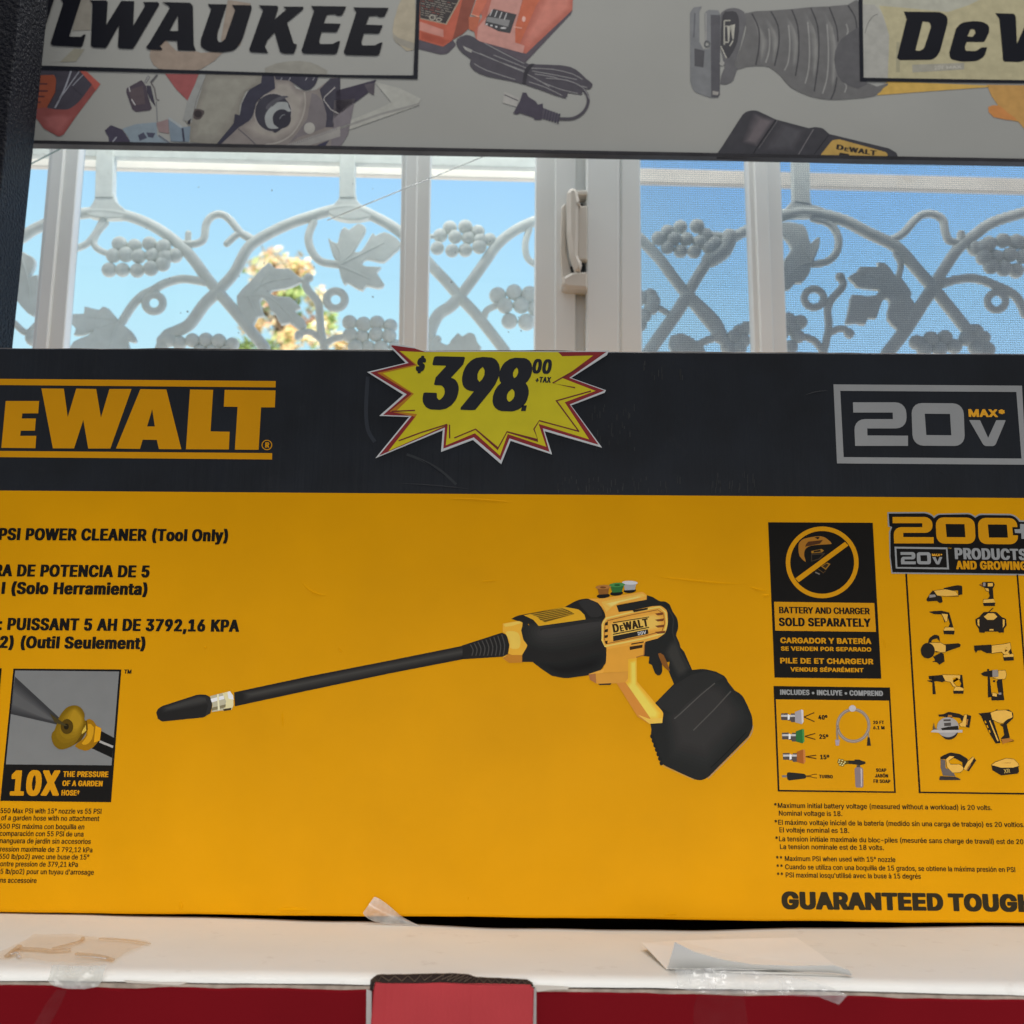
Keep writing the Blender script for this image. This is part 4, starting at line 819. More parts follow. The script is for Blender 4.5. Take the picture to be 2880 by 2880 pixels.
# picture panel with the spraying nozzle
P = Print(FRONT)
P.poly('B5', '108,115 970,122 888,1183 3,1172', PK, 1)
P.poly('B5', '-500,107 14,112 -75,1180 -500,1176', PK, 1)
P.poly('B5', '122,130 953,138 893,888 48,880', ink(112, 113, 112), 2)
P.poly('B5', '120,178 545,572 535,580 88,478', ink(52, 52, 53), 3)
P.soft('B5', '118,200 520,568 470,552 92,470', '110,300 420,520 360,512 100,400', (50, 50, 51), (84, 84, 84), 3.2, 7)
P.poly('B5', '808,612 912,668 897,828 735,752 790,690', ink(16, 15, 14), 3)
P.poly('B5', '800,688 908,732 904,750 796,706', ink(150, 148, 145), 4)
P.poly('B5', '695,522 745,530 772,570 812,592 805,640 790,692 740,748 680,772 598,735 650,690 690,640', ink(140, 98, 6), 4, 2)
P.poly('B5', '705,555 752,585 735,680 692,722 655,712 700,650', ink(185, 135, 20), 5, 2)
P.poly('B5', '766,572 812,592 800,690 752,706 758,640', ink(200, 142, 15), 5)
P.poly('B5', '640,540 695,530 705,600 650,690 588,728 610,650', ink(80, 58, 6), 5)
P.poly('B5', '660,570 688,565 692,610 655,640', ink(190, 160, 60), 6)
P.poly('B5', '598,408 650,430 678,480 676,520 690,560 640,640 600,720 500,762 440,735 415,680 418,630 450,590 470,510 530,430', ink(108, 82, 6), 6, 3)
P.soft('B5', '598,415 665,480 676,560 620,690 500,750 425,690 440,600 490,500', '600,450 640,490 650,540 610,600 570,560 560,520 570,490 585,460', (108, 82, 6), (158, 124, 26), 6.1, 6, None, 3)
P.ellipse('B5', 538, 578, 50, 60, ink(72, 54, 8), 10)
P.ellipse('B5', 533, 578, 20, 24, ink(30, 24, 8), 11)
P.poly('B5', '400,470 545,574 520,572 440,545', ink(64, 55, 28), 12)
P.text('B5', '10X', 78, 1130, 470, 1131, 202, PY, 2)
P.text('B5', 'THE PRESSURE', 503, 980, 866, 982, 45, PY, 2)
P.text('B5', 'OF A GARDEN', 497, 1053, 820, 1056, 44, PY, 2)
P.text('B5', "HOSE†", 490, 1128, 636, 1130, 43, PY, 2)
P.build('pressure_panel', box)

P = Print(FRONT)
for st, a in (('550 Max PSI with 15° nozzle vs 55 PSI', (2, 1271, 810, 1276)), ('of a garden hose with no attachment', (8, 1327, 793, 1334)),
              ('550 PSI máxima con boquilla en', (-6, 1395, 673, 1400)), ('comparación con 55 PSI de una', (-4, 1452, 667, 1458)),
              ('manguera de jardín sin accesorios', (-14, 1510, 725, 1517)), ('ression maximale de 3 792,12 kPa', (0, 1577, 738, 1584)),
              ('550 lb/po2) avec une buse de 15°', (-8, 1636, 712, 1642)), ('contre pression de 379,21 kPa', (-24, 1695, 622, 1701)),
              ("5 lb/po2) pour un tuyau d'arrosage", (2, 1755, 750, 1763)), ('ns accessoire', (0, 1826, 292, 1829))):
    P.text('B5', st, *a, 41, PK, 1, 'M')
P.build('fine_print', box)

# the big picture of the pressure washer gun
P = Print(FRONT)
K0, K1, K2 = ink(31, 30, 29), ink(48, 47, 46), ink(66, 64, 61)
P.poly('B6', '555,745 1000,650 1500,552 1932,465 1934,546 1500,630 1000,735 560,830', K0, 1)
P.soft('B6', '600,742 1200,616 1934,468 1934,530 1200,684 610,800', '640,756 1200,640 1934,496 1934,504 1200,648 660,764', (31, 30, 29), (62, 60, 57), 1.5, 6)
P.poly('B6', '85,868 95,845,10 120,828,10 340,757,20 385,760 412,775,10 425,820,20 412,872 370,897,10 120,922,10 95,905', K0, 1)
P.soft('B6', '110,835 340,760 395,770 400,815 300,840 120,870', '150,838 340,778 382,782 386,794 300,812 160,848', (31, 30, 29), (58, 57, 55), 1.5, 5)
P.poly('B6', '378,764 412,778 423,820 410,870 380,890 398,830', ink(40, 39, 38), 3)
P.poly('B6', '410,768 490,748 512,800 500,852 420,864 425,820', ink(170, 165, 140), 2)
P.poly('B6', '414,785 492,764 497,785 420,806', ink(238, 235, 222), 3)
P.poly('B6', '420,838 505,818 503,836 421,856', ink(120, 112, 85), 3)
P.poly('B6', '452,757 462,755 470,850 458,856', ink(215, 205, 170), 4)
P.poly('B6', '485,750 530,738 550,765 552,822 540,850 490,858 508,800', ink(205, 196, 150), 3)
P.poly('B6', '515,742 532,740 549,766 552,790 520,782', ink(240, 236, 215), 4)
P.poly('B6', '490,846 540,838 536,852 492,858', ink(60, 52, 34), 4)
P.soft('B7', '368,330 560,330 842,296 838,430 600,500 400,470', '480,368 600,352 815,318 818,345 600,388 490,402', (30, 31, 30), (54, 52, 50), 2.3, 7, None, 3)
P.soft('B7', '430,560 600,560 860,500 840,600 640,655 540,630', '560,600 640,600 780,570 770,590 640,622 580,616', (30, 31, 30), (17, 17, 17), 2.3, 5, None, 3)
P.soft('B7', '1215,880 1320,770 1480,650 1590,665 1720,830 1745,900 1480,1235 1240,1160', '1290,900 1350,830 1470,730 1540,745 1610,850 1610,910 1460,1070 1330,1040', (30, 31, 30), (47, 46, 45), 2.3, 8)
P.soft('B7', '1290,400 1330,520 1380,605 1300,660 1250,560 1215,500', '1285,460 1315,540 1345,600 1310,620 1275,560 1250,500', (30, 31, 30), (52, 51, 48), 2.3, 6, None, 2)
# cone with ribs
P.poly('B7', '-2,463 240,385 268,398,12 285,460 275,520 250,530 -2,546', K0, 1)
for i in range(9):
    t = i / 8
    x = 60 + 190 * t; h = 34 + 30 * t; cy = 490 - 30 * t
    P.line('B7', '%f,%f %f,%f %f,%f' % (x - 12, cy - h, x + 6, cy, x - 2, cy + h), 6, K2, 2, 3)
# collar
YA, YB_, YC, YD = ink(214, 158, 50), ink(228, 176, 75), ink(176, 116, 36), ink(198, 140, 42)
P.poly('B7', '245,330 345,312,14 365,325 360,370 395,410,20 392,470,20 360,522 362,565 285,568 243,540 250,528 278,515 285,460 270,400 245,380', YA, 2)
P.poly('B7', '243,538 262,528 280,512 300,520 360,520 362,565 285,568', YC, 3)
P.poly('B7', '262,385 300,375 340,390 352,440 340,480 290,478 288,440', YB_, 3, 3)
P.poly('B7', '250,332 345,315 360,326 300,345 258,350', YB_, 3)
# black body
P.poly('B7', '360,322 297,302 330,283,16 620,230 700,185,30 760,178,20 805,190,20 840,230 862,270 866,302 842,310 840,430 870,480 868,560,20 840,610,20 780,640 620,662,30 540,645 480,605 425,562 362,562 362,520 392,470 395,415 362,370', K0, 2)
P.poly('B7', '470,360 820,300 830,330 640,372 480,392', ink(38, 37, 36), 3)
P.poly('B7', '700,200 770,185 820,215 845,280 780,292 750,262', ink(43, 42, 41), 3, 2)
P.poly('B7', '372,280 620,230,8 705,245,14 738,278 745,305 462,345 430,308', ink(200, 150, 30), 4)
P.poly('B7', '405,270 605,238 640,250 678,272 500,322 470,308 455,290', ink(96, 74, 18), 5)
for i in range(5):
    P.line('B7', '%f,%f %f,%f' % (418 + i * 14, 276 + i * 9, 612 + i * 14, 243 + i * 7), 3, ink(190, 145, 40), 6)
# black rear, grip and battery foot
P.poly('B7', '1112,158 1150,170 1195,198,14 1225,195,14 1252,215 1272,262,16 1300,300,20 1305,360,20 1290,395,16 1295,450,20 1340,500 1388,610 1460,603,20 1530,620 1590,650,20 1620,720,14 1690,760,24 1720,820 1750,890,20 1755,950,24 1730,1010 1480,1262,40 1440,1278,20 1400,1270 1205,1180,30 1160,1070 1138,1010,20 1142,970 1136,935 1208,928 1213,880 1155,820 1278,695 1245,615 1252,560 1206,572 1208,625,14 1190,648,14 1165,635,14 1145,580 1125,570 1130,530 1085,525 1095,515 1105,440 1180,418 1225,388 1240,330 1235,250 1200,222 1150,225 1030,250 945,260 925,222 1115,185', ink(30, 31, 30), 2)
P.poly('B7', '1182,512 1215,520 1252,608 1245,616 1212,585 1200,560', ink(122, 76, 30), 4, 2)
P.poly('B7', '1160,818 1278,702 1380,640 1470,615 1530,630 1580,655 1500,700 1310,880 1240,860', ink(38, 38, 37), 3)
P.line('B7', '1525,690 1440,760 1310,880 1280,905', 7, ink(74, 72, 69), 5)
P.line('B7', '1622,738 1520,850 1395,975', 8, ink(70, 68, 65), 5)
P.line('B7', '1755,945 1735,1012 1620,1130 1482,1266', 5, ink(150, 130, 105), 4, 3)
P.line('B7', '1205,1185 1330,1242 1400,1272', 5, ink(170, 135, 70), 4)
P.line('B7', '1715,985 1600,1105 1500,1200', 4, ink(14, 14, 14), 4)
for i in range(7):
    P.ellipse('B7', 1146 + i * 9.5, 1010 + i * 27, 12, 15, ink(26, 27, 26), 3, n=10)
P.line('B7', '1240,240 1275,300 1270,380 1300,470 1370,600', 8, ink(44, 44, 42), 4, 3)
# yellow shell
P.poly('B7', '760,180 830,180 1090,138,14 1115,160 1112,186 930,217 945,262 1030,250 1150,225 1200,222,16 1238,250,20 1242,330,20 1228,388,24 1180,420 1105,440 1096,520 1052,536 1055,680 1215,868,14 1207,930 1130,935 1060,893 932,690 900,692 820,696 770,668 763,635 850,606 870,560 872,480 842,432 840,325,24 866,290 856,250 820,205', ink(212, 152, 58), 3)
P.poly('B7', '840,200 1090,148 1108,165 940,200 870,260', ink(222, 168, 72), 4)
P.poly('B7', '763,635 1000,618 1002,660 980,688 820,696 770,668', ink(196, 138, 52), 4)
P.poly('B7', '763,637 805,632 810,692 772,670', ink(160, 104, 58), 5)
P.poly('B7', '872,485 1095,445 1090,520 1050,535 1000,545 1000,618 850,630 868,560', ink(205, 145, 50), 4)
P.poly('B7', '1002,545 1053,538 1055,682 1213,868,14 1207,930 1135,932 958,690 1000,680', ink(218, 160, 44), 5)
P.poly('B7', '932,690 985,684 1138,905 1128,935 1060,893', ink(190, 124, 50), 6)
P.poly('B7', '1060,880 1128,905 1207,900 1206,930 1130,935', ink(226, 172, 70), 7)
P.line('B7', '848,330 870,298 1020,262 1190,230 1228,262 1236,330 1218,388 1100,420 860,468 845,430 848,330', 9, ink(232, 184, 92), 5)
P.line('B7', '862,335 880,312 1020,278 1180,247 1216,272 1222,330 1206,376 1100,405 872,452 858,425 862,335', 5, ink(150, 96, 40), 5)
P.line('B7', '1100,448 1096,520 1050,534', 6, ink(160, 105, 45), 6)
P.poly('B7', '820,694 900,690 895,700 830,702', ink(40, 36, 30), 5)
P.soft('B7', '880,325 1020,290 1170,262 1208,282 1212,330 1195,368 1080,398 885,440', '905,340 1020,310 1150,285 1180,296 1184,330 1170,350 1070,376 910,414', (206, 146, 54), (228, 174, 82), 5.1, 5)
P.soft('B7', '1010,560 1050,548 1054,690 1205,872 1195,915 1130,920 975,700 1008,680', '1024,570 1042,566 1044,700 1170,868 1166,890 1130,890 1010,712 1026,686', (218, 160, 44), (240, 192, 84), 5.1, 5)
P.soft('B7', '850,212 1085,158 1095,170 950,205 890,240', '880,208 1060,168 1065,174 950,200 900,222', (216, 158, 62), (240, 194, 110), 4.3, 4)
# vents and slots
for p_ in ('862,325 880,320 878,340 862,342', '858,368 880,362 878,380 858,384', '857,402 880,398 878,414 858,418', '860,438 878,432 876,452 866,454'):
    P.poly('B7', p_, ink(44, 32, 18), 6)
for i in range(4):
    y = 270 + i * 37
    P.poly('B7', '%d,%d %d,%d %d,%d %d,%d' % (1163, y, 1214 + i * 4, y - 8, 1210 + i * 4, y + 8, 1180, y + 11), ink(110, 62, 30), 6)
P.poly('B7', '1028,250 1122,234 1118,246 1036,262', ink(38, 30, 20), 6)
P.poly('B7', '1022,450 1096,438 1094,445 1020,458', ink(60, 40, 20), 6)
P.poly('B7', '1010,470 1088,458 1088,475 1012,490', ink(48, 34, 18), 6)
KL = ink(44, 32, 16)
P.poly('B7', '910,322 1128,288 1128,293 910,328', KL, 6)
P.poly('B7', '910,392 1128,350 1128,356 910,399', KL, 6)
P.text('B7', 'D', 913, 386, 950, 380, 52, KL, 6)
P.text('B7', 'E', 955, 379, 978, 375, 38, KL, 6)
P.text('B7', 'WALT', 978, 374, 1128, 346, 50, KL, 6)
P.poly('B7', '910,406 1122,364,8 1124,392,8 912,438', ink(34, 32, 28), 6)
P.text('B7', '20V', 1060, 402, 1112, 392, 20, ink(180, 180, 178), 7, 'W')
# three small nozzle tips
P.ellipse('B7', 852, 163, 40, 14, ink(22, 21, 20), 5, rot=-5)
P.poly('B7', '815,112 888,110 880,152 826,156', ink(128, 82, 36), 6)
P.ellipse('B7', 852, 110, 47, 13, ink(160, 108, 52), 7, rot=-3)
P.ellipse('B7', 850, 112, 18, 6, ink(110, 66, 28), 8)
P.ellipse('B7', 932, 148, 39, 14, ink(22, 21, 20), 5, rot=-5)
P.poly('B7', '893,102 975,100 962,140 906,144', ink(46, 96, 48), 6)
P.ellipse('B7', 935, 97, 48, 13, ink(66, 124, 66), 7, rot=-3)
P.ellipse('B7', 935, 98, 18, 6, ink(36, 76, 40), 8)
P.ellipse('B7', 1012, 132, 37, 14, ink(22, 21, 20), 5, rot=-5)
P.poly('B7', '975,88 1050,86 1042,126 982,130', ink(150, 150, 150), 6)
P.ellipse('B7', 1012, 84, 47, 12, ink(188, 188, 188), 7, rot=2)
P.build('product_picture', box)

# notice: battery sold separately
P = Print(FRONT)
P.poly('C1', '78,112 1215,117 1308,1812 148,1800', PK, 1)
P.poly('C1', '410,350 430,318 470,290 600,265 680,270 740,310 765,340 750,350 590,360 510,380 475,420 470,480 487,545 420,480 408,400', ink(150, 100, 32), 2, 2)
P.poly('C1', '515,322 672,305 640,345 480,378 490,350', ink(70, 42, 22), 3)
P.poly('C1', '580,275 640,270 620,298', ink(28, 24, 20), 3)
P.poly('C1', '545,425 660,402 685,420 660,440 550,450', ink(140, 98, 30), 2)
P.poly('C1', '572,425 645,410 650,432 572,440', ink(30, 26, 20), 3)
P.poly('C1', '545,455 700,445 640,515 545,540', ink(56, 46, 34), 2, 0, ('555,468 670,460 630,505 555,528',))
P.poly('C1', '720,550 755,565 705,630 650,590', ink(140, 98, 30), 2)
P.poly('C1', '712,562 738,572 702,612 668,590', ink(50, 38, 22), 3)
P.line('C1', '590,655 640,678', 14, ink(105, 98, 90), 3)
P.line('C1', '612,615 680,662 700,640', 6, ink(90, 66, 36), 3)
P.ellipse('C1', 665, 548, 396, 390, PY, 4, hole=(347, 341), n=56)
P.poly('C1', '372,722 912,325 950,365 410,764', PY, 5)
P.poly('C1', '142,976 1232,990 1250,1303 155,1290', PY, 2)
P.text('C1', 'BATTERY AND CHARGER', 200, 1100, 1180, 1113, 70, PK, 3, 'M')
P.text('C1', 'BATTERY AND CHARGER', 203, 1100, 1184, 1113, 70, PK, 4, 'M')
P.text('C1', 'BATTERY AND CHARGER', 198, 1100, 1178, 1113, 70, PK, 5, 'M')
P.text('C1', 'SOLD SEPARATELY', 195, 1240, 1195, 1250, 92, PK, 3)
P.text('C1', 'CARGADOR Y BATERÍA', 212, 1426, 1200, 1436, 62, PY, 2, 'W')
P.text('C1', 'SE VENDEN POR SEPARADO', 217, 1507, 1200, 1517, 46, PY, 2, 'W')
P.text('C1', 'PILE DE ET CHARGEUR', 210, 1645, 1222, 1656, 60, PY, 2, 'W')
P.text('C1', 'VENDUS SÉPARÉMENT', 322, 1733, 1116, 1743, 46, PY, 2, 'W')
P.build('battery_notice', box)

# panel: what is in the carton
P = Print(FRONT)
P.poly('C3', '163,135 1668,155 1745,1518 218,1500', PK, 1)
P.poly('C3', '193,308 1655,325 1722,1498 240,1478', YEL, 2)
P.text('C3', 'INCLUDES • INCLUYE • COMPREND', 248, 248, 1580, 265, 68, PS, 2)
SP = ink(56, 30, 8)
for dx, dy, c1, c2, d0, d1, tx in ((0, 0, (150, 144, 146), (190, 186, 188), -57, 60, '40º'), (12, 250, (40, 98, 48), (62, 128, 66), -37, 40, '25º'), (24, 514, (150, 84, 32), (180, 112, 56), -20, 24, '15º')):
    f = lambda s: ' '.join('%f,%f' % (float(q.split(',')[0]) + dx, float(q.split(',')[1]) + dy) for q in s.split())
    P.poly('C3', f('258,490 345,486 352,512 385,512 390,490 442,490 442,602 390,602 382,582 350,582 345,576 262,574'), ink(74, 68, 66), 3)
    P.poly('C3', f('262,508 442,508 442,534 262,534'), ink(178, 174, 170), 4)
    P.poly('C3', f('345,500 372,512 372,568 345,575'), ink(215, 212, 208), 5)
    P.poly('C3', f('438,472 520,440 540,450 540,605 525,628 440,604'), ink(*c1), 5)
    P.poly('C3', f('518,440 545,446 550,600 528,628'), ink(*c2), 6)
    P.line('C3', f('555,536 690,%d' % (536 + d0)), 13, SP, 3)
    P.line('C3', f('555,536 692,%d' % (536 + d1)), 13, SP, 4)
    P.text('C3', tx, 742 + dx, 570 + dy, 862 + dx, 571 + dy, 60, PK, 3)
P.poly('C3', '270,1290 335,1287 335,1316 275,1318', ink(110, 104, 100), 3)
P.poly('C3', '335,1282 340,1255 362,1250 560,1270,10 590,1300,10 575,1332,10 362,1357 340,1340', ink(34, 33, 30), 4)
P.line('C3', '588,1297 640,1292 680,1278 725,1276', 9, SP, 3, 3)
P.line('C3', '588,1310 640,1308 680,1320 725,1326', 9, SP, 3, 3)
P.text('C3', 'TURBO', 752, 1328, 930, 1330, 45, PK, 3)
HG = ink(132, 118, 104)
P.ellipse('C3', 1193, 645, 222, 226, HG, 3, hole=(184, 186), n=44)
P.ellipse('C3', 1193, 642, 208, 212, ink(165, 152, 140), 4, hole=(200, 204), n=44)
P.line('C3', '986,640 984,740 990,835', 26, HG, 4, 3)
P.poly('C3', '958,830 1018,830 1008,905 968,905', ink(148, 138, 150), 5)
P.line('C3', '1385,735 1392,800', 18, HG, 4)
P.poly('C3', '1378,800 1405,798 1422,908 1368,908', ink(38, 36, 32), 5)
P.ellipse('C3', 1182, 425, 46, 42, ink(178, 172, 172), 5)
P.text('C3', '20 FT', 1452, 627, 1592, 628, 43, PK, 3)
P.text('C3', '6.1 M', 1452, 695, 1600, 696, 43, PK, 3)
P.poly('C3', '1130,1098 1205,1100 1210,1086 1272,1086 1300,1100 1352,1115 1350,1142 1282,1160 1210,1150 1130,1142', ink(36, 34, 30), 3)
P.poly('C3', '1236,1158 1284,1158 1284,1196 1238,1196', ink(70, 64, 60), 3)
P.poly('C3', '1210,1200,10 1240,1185 1292,1185 1320,1205,10 1325,1430,10 1312,1448 1235,1448 1222,1430,10', ink(122, 108, 110), 4)
P.poly('C3', '1285,1195 1308,1210 1308,1435 1292,1435', ink(172, 162, 162), 5)
P.poly('C3', '1075,1100 1135,1100 1135,1142 1075,1152', ink(84, 70, 12), 3)
for x, y in ((1015, 1092), (1052, 1098), (1008, 1120), (1040, 1128), (1070, 1140), (1022, 1152), (1052, 1160), (1085, 1120)):
    P.ellipse('C3', x, y, 19, 17, ink(40, 34, 14), 4, n=12)
    P.ellipse('C3', x, y, 12, 10, ink(205, 190, 120), 5, n=12)
P.text('C3', 'SOAP', 1488, 1245, 1623, 1247, 45, PK, 3)
P.text('C3', 'JABÓN', 1475, 1318, 1647, 1320, 45, PK, 3)
P.text('C3', 'FR SOAP', 1455, 1388, 1675, 1391, 45, PK, 3)
P.build('contents_panel', box)

# panel: the range of tools
P = Print(FRONT)
P.poly('C2', '60,80 490,78,40 545,104,40 565,128 602,96,30 960,88,40 1016,126 1056,95,30 1420,98,50 1480,140,30 1502,168 1640,172 1640,768 105,747 83,560 78,290 98,244 66,236', PS, 1)
P.poly('C2', '75,95 480,92,40 540,118,30 567,146 610,108,30 960,102,40 1016,142 1060,110,30 1420,114,40 1470,152,20 1492,184 1640,188 1640,752 115,732 94,560 92,290,30 112,242 82,228', PK, 2)
P.two('C2', 115, 132, 563, 419, PY)
P.zero('C2', 582, 136, 1020, 424, PY)
P.zero('C2', 1040, 141, 1482, 429, PY)
P.poly('C2', '1416,242 1490,242 1492,332 1424,330', PK, 4)
P.poly('C2', '1440,265 1502,265 1500,208 1560,209 1562,267 1620,268 1622,312 1564,311 1566,370 1516,369 1514,308 1446,306', PS, 5)
P.poly('C2', '137,455 712,463 730,702 150,692', PS, 3, 0, ('157,475 697,483 708,682 168,676',))
P.two('C2', 202, 513, 368, 646, PS)
P.zero('C2', 378, 514, 534, 647, PS)
P.poly('C2', '548,567 582,567 605,618 626,567 656,567 624,647,8 592,647,8', PS, 3)
P.text('C2', 'MAX*', 545, 557, 656, 558, 26, ink(215, 150, 40), 3, 'W')
P.text('C2', 'TM', 720, 478, 755, 478, 14, ink(150, 110, 30), 3, 'W')
P.text('C2', 'PRODUCTS', 795, 590, 1580, 602, 122, PS, 3)
P.text('C2', 'AND GROWING', 808, 700, 1580, 709, 92, PY, 3)
P.poly('C4', '318,-1190 342,-1190 526,1770 1990,1788 1990,1811 503,1790', PK, 1)
P.line('C4', '1840,-1180 1935,20 2010,900 2080,1790', 22, PK, 1)
D, Y, E_, G_ = ink(34, 29, 24), ink(216, 164, 72), ink(160, 104, 40), ink(136, 128, 120)
def icon(reg, s, c):
    if c in (Y, E_):
        q = s.split()
        P.line(reg, ' '.join(','.join(t.split(',')[:2]) for t in q + q[:1]), 9 if reg == 'C2' else 10, D, 2)
    P.poly(reg, s, c, 4 if c is not D else 3)
for s, c in (('565,935 690,918 800,940 830,985 700,992 600,985', Y), ('670,905 820,872,14 872,880,14 875,975,10 830,982 828,930 740,930 690,938', D), ('555,928 582,970 650,1000 662,1058,14 630,1070,10 598,1045 490,1050,14 484,1026,10 520,970', D), ('515,978 580,975 585,1000 515,1010', G_),
             ('1090,840 1215,836,20 1227,870 1208,906 1140,910 1090,890', D), ('1150,850 1205,850 1205,885 1150,888', Y), ('1060,868 1092,860 1092,880', E_), ('1100,845 1125,845 1125,885 1100,885', G_), ('1150,908 1205,905 1215,1030 1145,1036 1172,990', D), ('1120,905 1155,908 1165,940 1135,935', Y), ('1105,1030,8 1215,1022 1230,1062 1100,1066', Y), ('1100,1066 1230,1062 1228,1100,6 1106,1100,6', D),
             ('510,1163 560,1155 650,1150 735,1172 732,1198 650,1192 560,1186', D), ('648,1184 716,1188 708,1262 690,1270 665,1215', Y), ('660,1196 700,1198 698,1216 662,1214', D), ('708,1190 738,1190 776,1332 722,1336 738,1290', D), ('690,1330 780,1335 786,1366 668,1366', Y), ('668,1366 790,1370 785,1409,6 674,1405,6', D),
             ('1015,1242,10 1060,1218 1106,1164,14 1245,1164,14 1300,1218 1350,1240,10 1356,1310 1328,1345 1325,1388,6 1272,1390 1265,1378 1120,1378 1115,1390 1060,1388 1052,1345 1022,1302', D), ('1108,1215 1150,1178,8 1218,1178,8 1254,1215 1215,1250 1145,1250', Y), ('1150,1200 1215,1200 1210,1232 1152,1232', D), ('1038,1248 1058,1242 1058,1325 1040,1302', Y), ('1312,1242 1334,1252 1332,1310 1314,1335', Y), ('1168,1350 1212,1350 1212,1366 1168,1366', Y),
             ('498,1522 512,1452,20 575,1406,30 622,1422,14 632,1490 600,1450,14 545,1468,14 530,1512', D), ('510,1500 640,1500 692,1530 692,1600 640,1602 560,1582', Y), ('582,1560 648,1555 648,1600 585,1604', D), ('676,1516 830,1504,10 858,1516,10 852,1542,10 690,1598', D), ('556,1650 645,1605 672,1620 682,1702 625,1738 600,1712 545,1706 580,1690', D),
             ('1000,1530 1190,1518,10 1196,1614 1140,1612 1080,1582 1040,1584 1022,1610 1005,1580', D), ('1194,1530 1330,1514 1392,1500 1402,1560 1372,1600 1386,1626 1330,1626 1300,1596 1194,1612', Y), ('1215,1552 1270,1548 1270,1580 1218,1584', D), ('1330,1560 1362,1540 1366,1580 1340,1600', YEL), ('1358,1508 1386,1502,8 1416,1612 1392,1622', D), ('1320,1632 1428,1620 1430,1650 1320,1655', Y), ('1318,1652 1432,1642 1434,1690,6 1326,1696,6', D)):
    icon('C2', s, c)
P.ellipse('C2', 498, 1585, 76, 84, D, 5)
P.line('C2', '1122,1198 1208,1122', 9, D, 5)
for s, c in (('635,200 820,184 866,268 820,283 750,270 640,242', D), ('820,184 1062,190 1060,238 970,290 1012,345 970,342 930,280 862,266', Y), ('885,225 935,225 935,246 890,246', D), ('960,225 1020,215 1050,250 1045,330 1010,325 968,285', YEL), ('1060,182 1092,184,8 1110,362 1055,362 1078,300 1045,240', D), ('1000,345 1060,348 1110,370 1106,398 970,398', Y), ('968,396 1112,396 1106,440,6 974,440,6', D), ('618,258 680,258 680,205 702,205 716,262 740,262 740,272 712,275 732,447 690,447 685,290 620,268', D),
             ('1342,170 1390,140 1430,135 1428,104 1458,104 1456,130 1502,120 1502,215 1450,212 1380,198', D), ('1500,120 1570,115 1586,208 1500,212', G_), ('1580,128 1675,122,10 1690,180 1672,238 1590,242 1510,226 1582,205', Y), ('1602,155 1672,155 1672,190 1600,195', D), ('1580,240 1632,240 1652,440 1585,440 1558,280', D), ('1510,255 1545,262 1530,285 1508,280', D), ('1438,210 1466,210 1492,482 1440,492', D), ('1500,428 1560,436 1560,480 1500,470', Y), ('1488,450 1650,440 1664,528,8 1486,532,8', D), ('1585,425 1622,425 1622,455 1585,455', G_),
             ('768,722 830,720 910,684,20 1060,715 1120,750,14 1110,812 1082,812 1062,772 960,756 890,766 840,752 774,752', D), ('890,760 900,725 950,730 955,758', E_), ('1120,730 1152,724 1138,890 1068,884 1048,850 1090,830', Y), ('1150,724 1214,740,8 1188,902,8 1134,892', D), ('1150,785 1172,788 1158,865 1142,862', E_)):
    icon('C4', s, c)
P.ellipse('C4', 912, 915, 130, 150, ink(40, 36, 32), 4)
P.ellipse('C4', 895, 895, 148, 135, ink(150, 146, 142), 5)
P.poly('C4', '800,910 900,888 1032,876 1042,932 1000,962 820,938', D, 6)
P.poly('C4', '835,790 932,785 932,812 835,814', ink(70, 64, 60), 6)
P.poly('C4', '842,838 936,830 936,876 846,880', ink(70, 64, 60), 6)
P.poly('C4', '658,960 700,925 780,935 1092,930 1092,966 780,970', ink(170, 164, 158), 7)
P.poly('C4', '690,900 705,830 718,900 750,925 690,930', ink(90, 76, 60), 7)
for s, c in (('1310,708 1480,690 1612,1110 1544,1114 1450,960 1345,740', D), ('1455,805 1472,805 1584,1078 1568,1086', Y), ('1475,700 1562,668 1680,664 1762,690 1772,760 1700,790 1640,842 1580,830 1500,790', Y), ('1550,655 1575,655 1580,765 1560,765', D), ('1660,660 1720,655,10 1782,700,10 1786,770,10 1700,852 1640,862 1690,792 1756,750 1748,702 1664,682', D), ('1640,862 1692,846 1738,1032 1700,1052 1612,1052 1662,1000', D), ('1622,1060 1720,1042 1792,1075 1640,1122', E_), ('1600,715 1682,715 1682,755 1600,757', D), ('1600,860 1640,850 1640,890', D),
             ('795,1300,10 850,1270 930,1236,20 1060,1260 1166,1325,14 1170,1380 1100,1442 1090,1370 1000,1320 905,1300 875,1330 795,1328', D), ('870,1330 920,1285,8 984,1292 905,1352 930,1400 1060,1400,20 1106,1440,14 1104,1472,14 1060,1508 960,1512 888,1440', Y), ('955,1445 1022,1440 1022,1480 960,1484', D), ('798,1330 860,1340 866,1450 960,1490 1000,1562 830,1552 798,1440', ink(96, 88, 84), ), ('778,1600 790,1558 1000,1568 1070,1600 1060,1613 784,1613', ink(52, 46, 42)), ('1165,1360 1235,1298 1252,1310 1150,1482 1108,1462', Y), ('1246,1308 1282,1345 1180,1494 1132,1476', D), ('1195,1395 1212,1400 1165,1475 1148,1470', E_),
             ('1488,1408 1540,1370 1690,1318 1790,1330 1850,1390 1858,1422 1780,1442 1620,1444', Y), ('1620,1375 1750,1368 1750,1385 1620,1388', E_), ('1488,1410 1560,1425 1620,1448 1640,1425 1740,1425 1780,1440 1850,1415 1864,1500,10 1840,1526 1622,1550 1500,1480', D)):
    icon('C4', s, c)
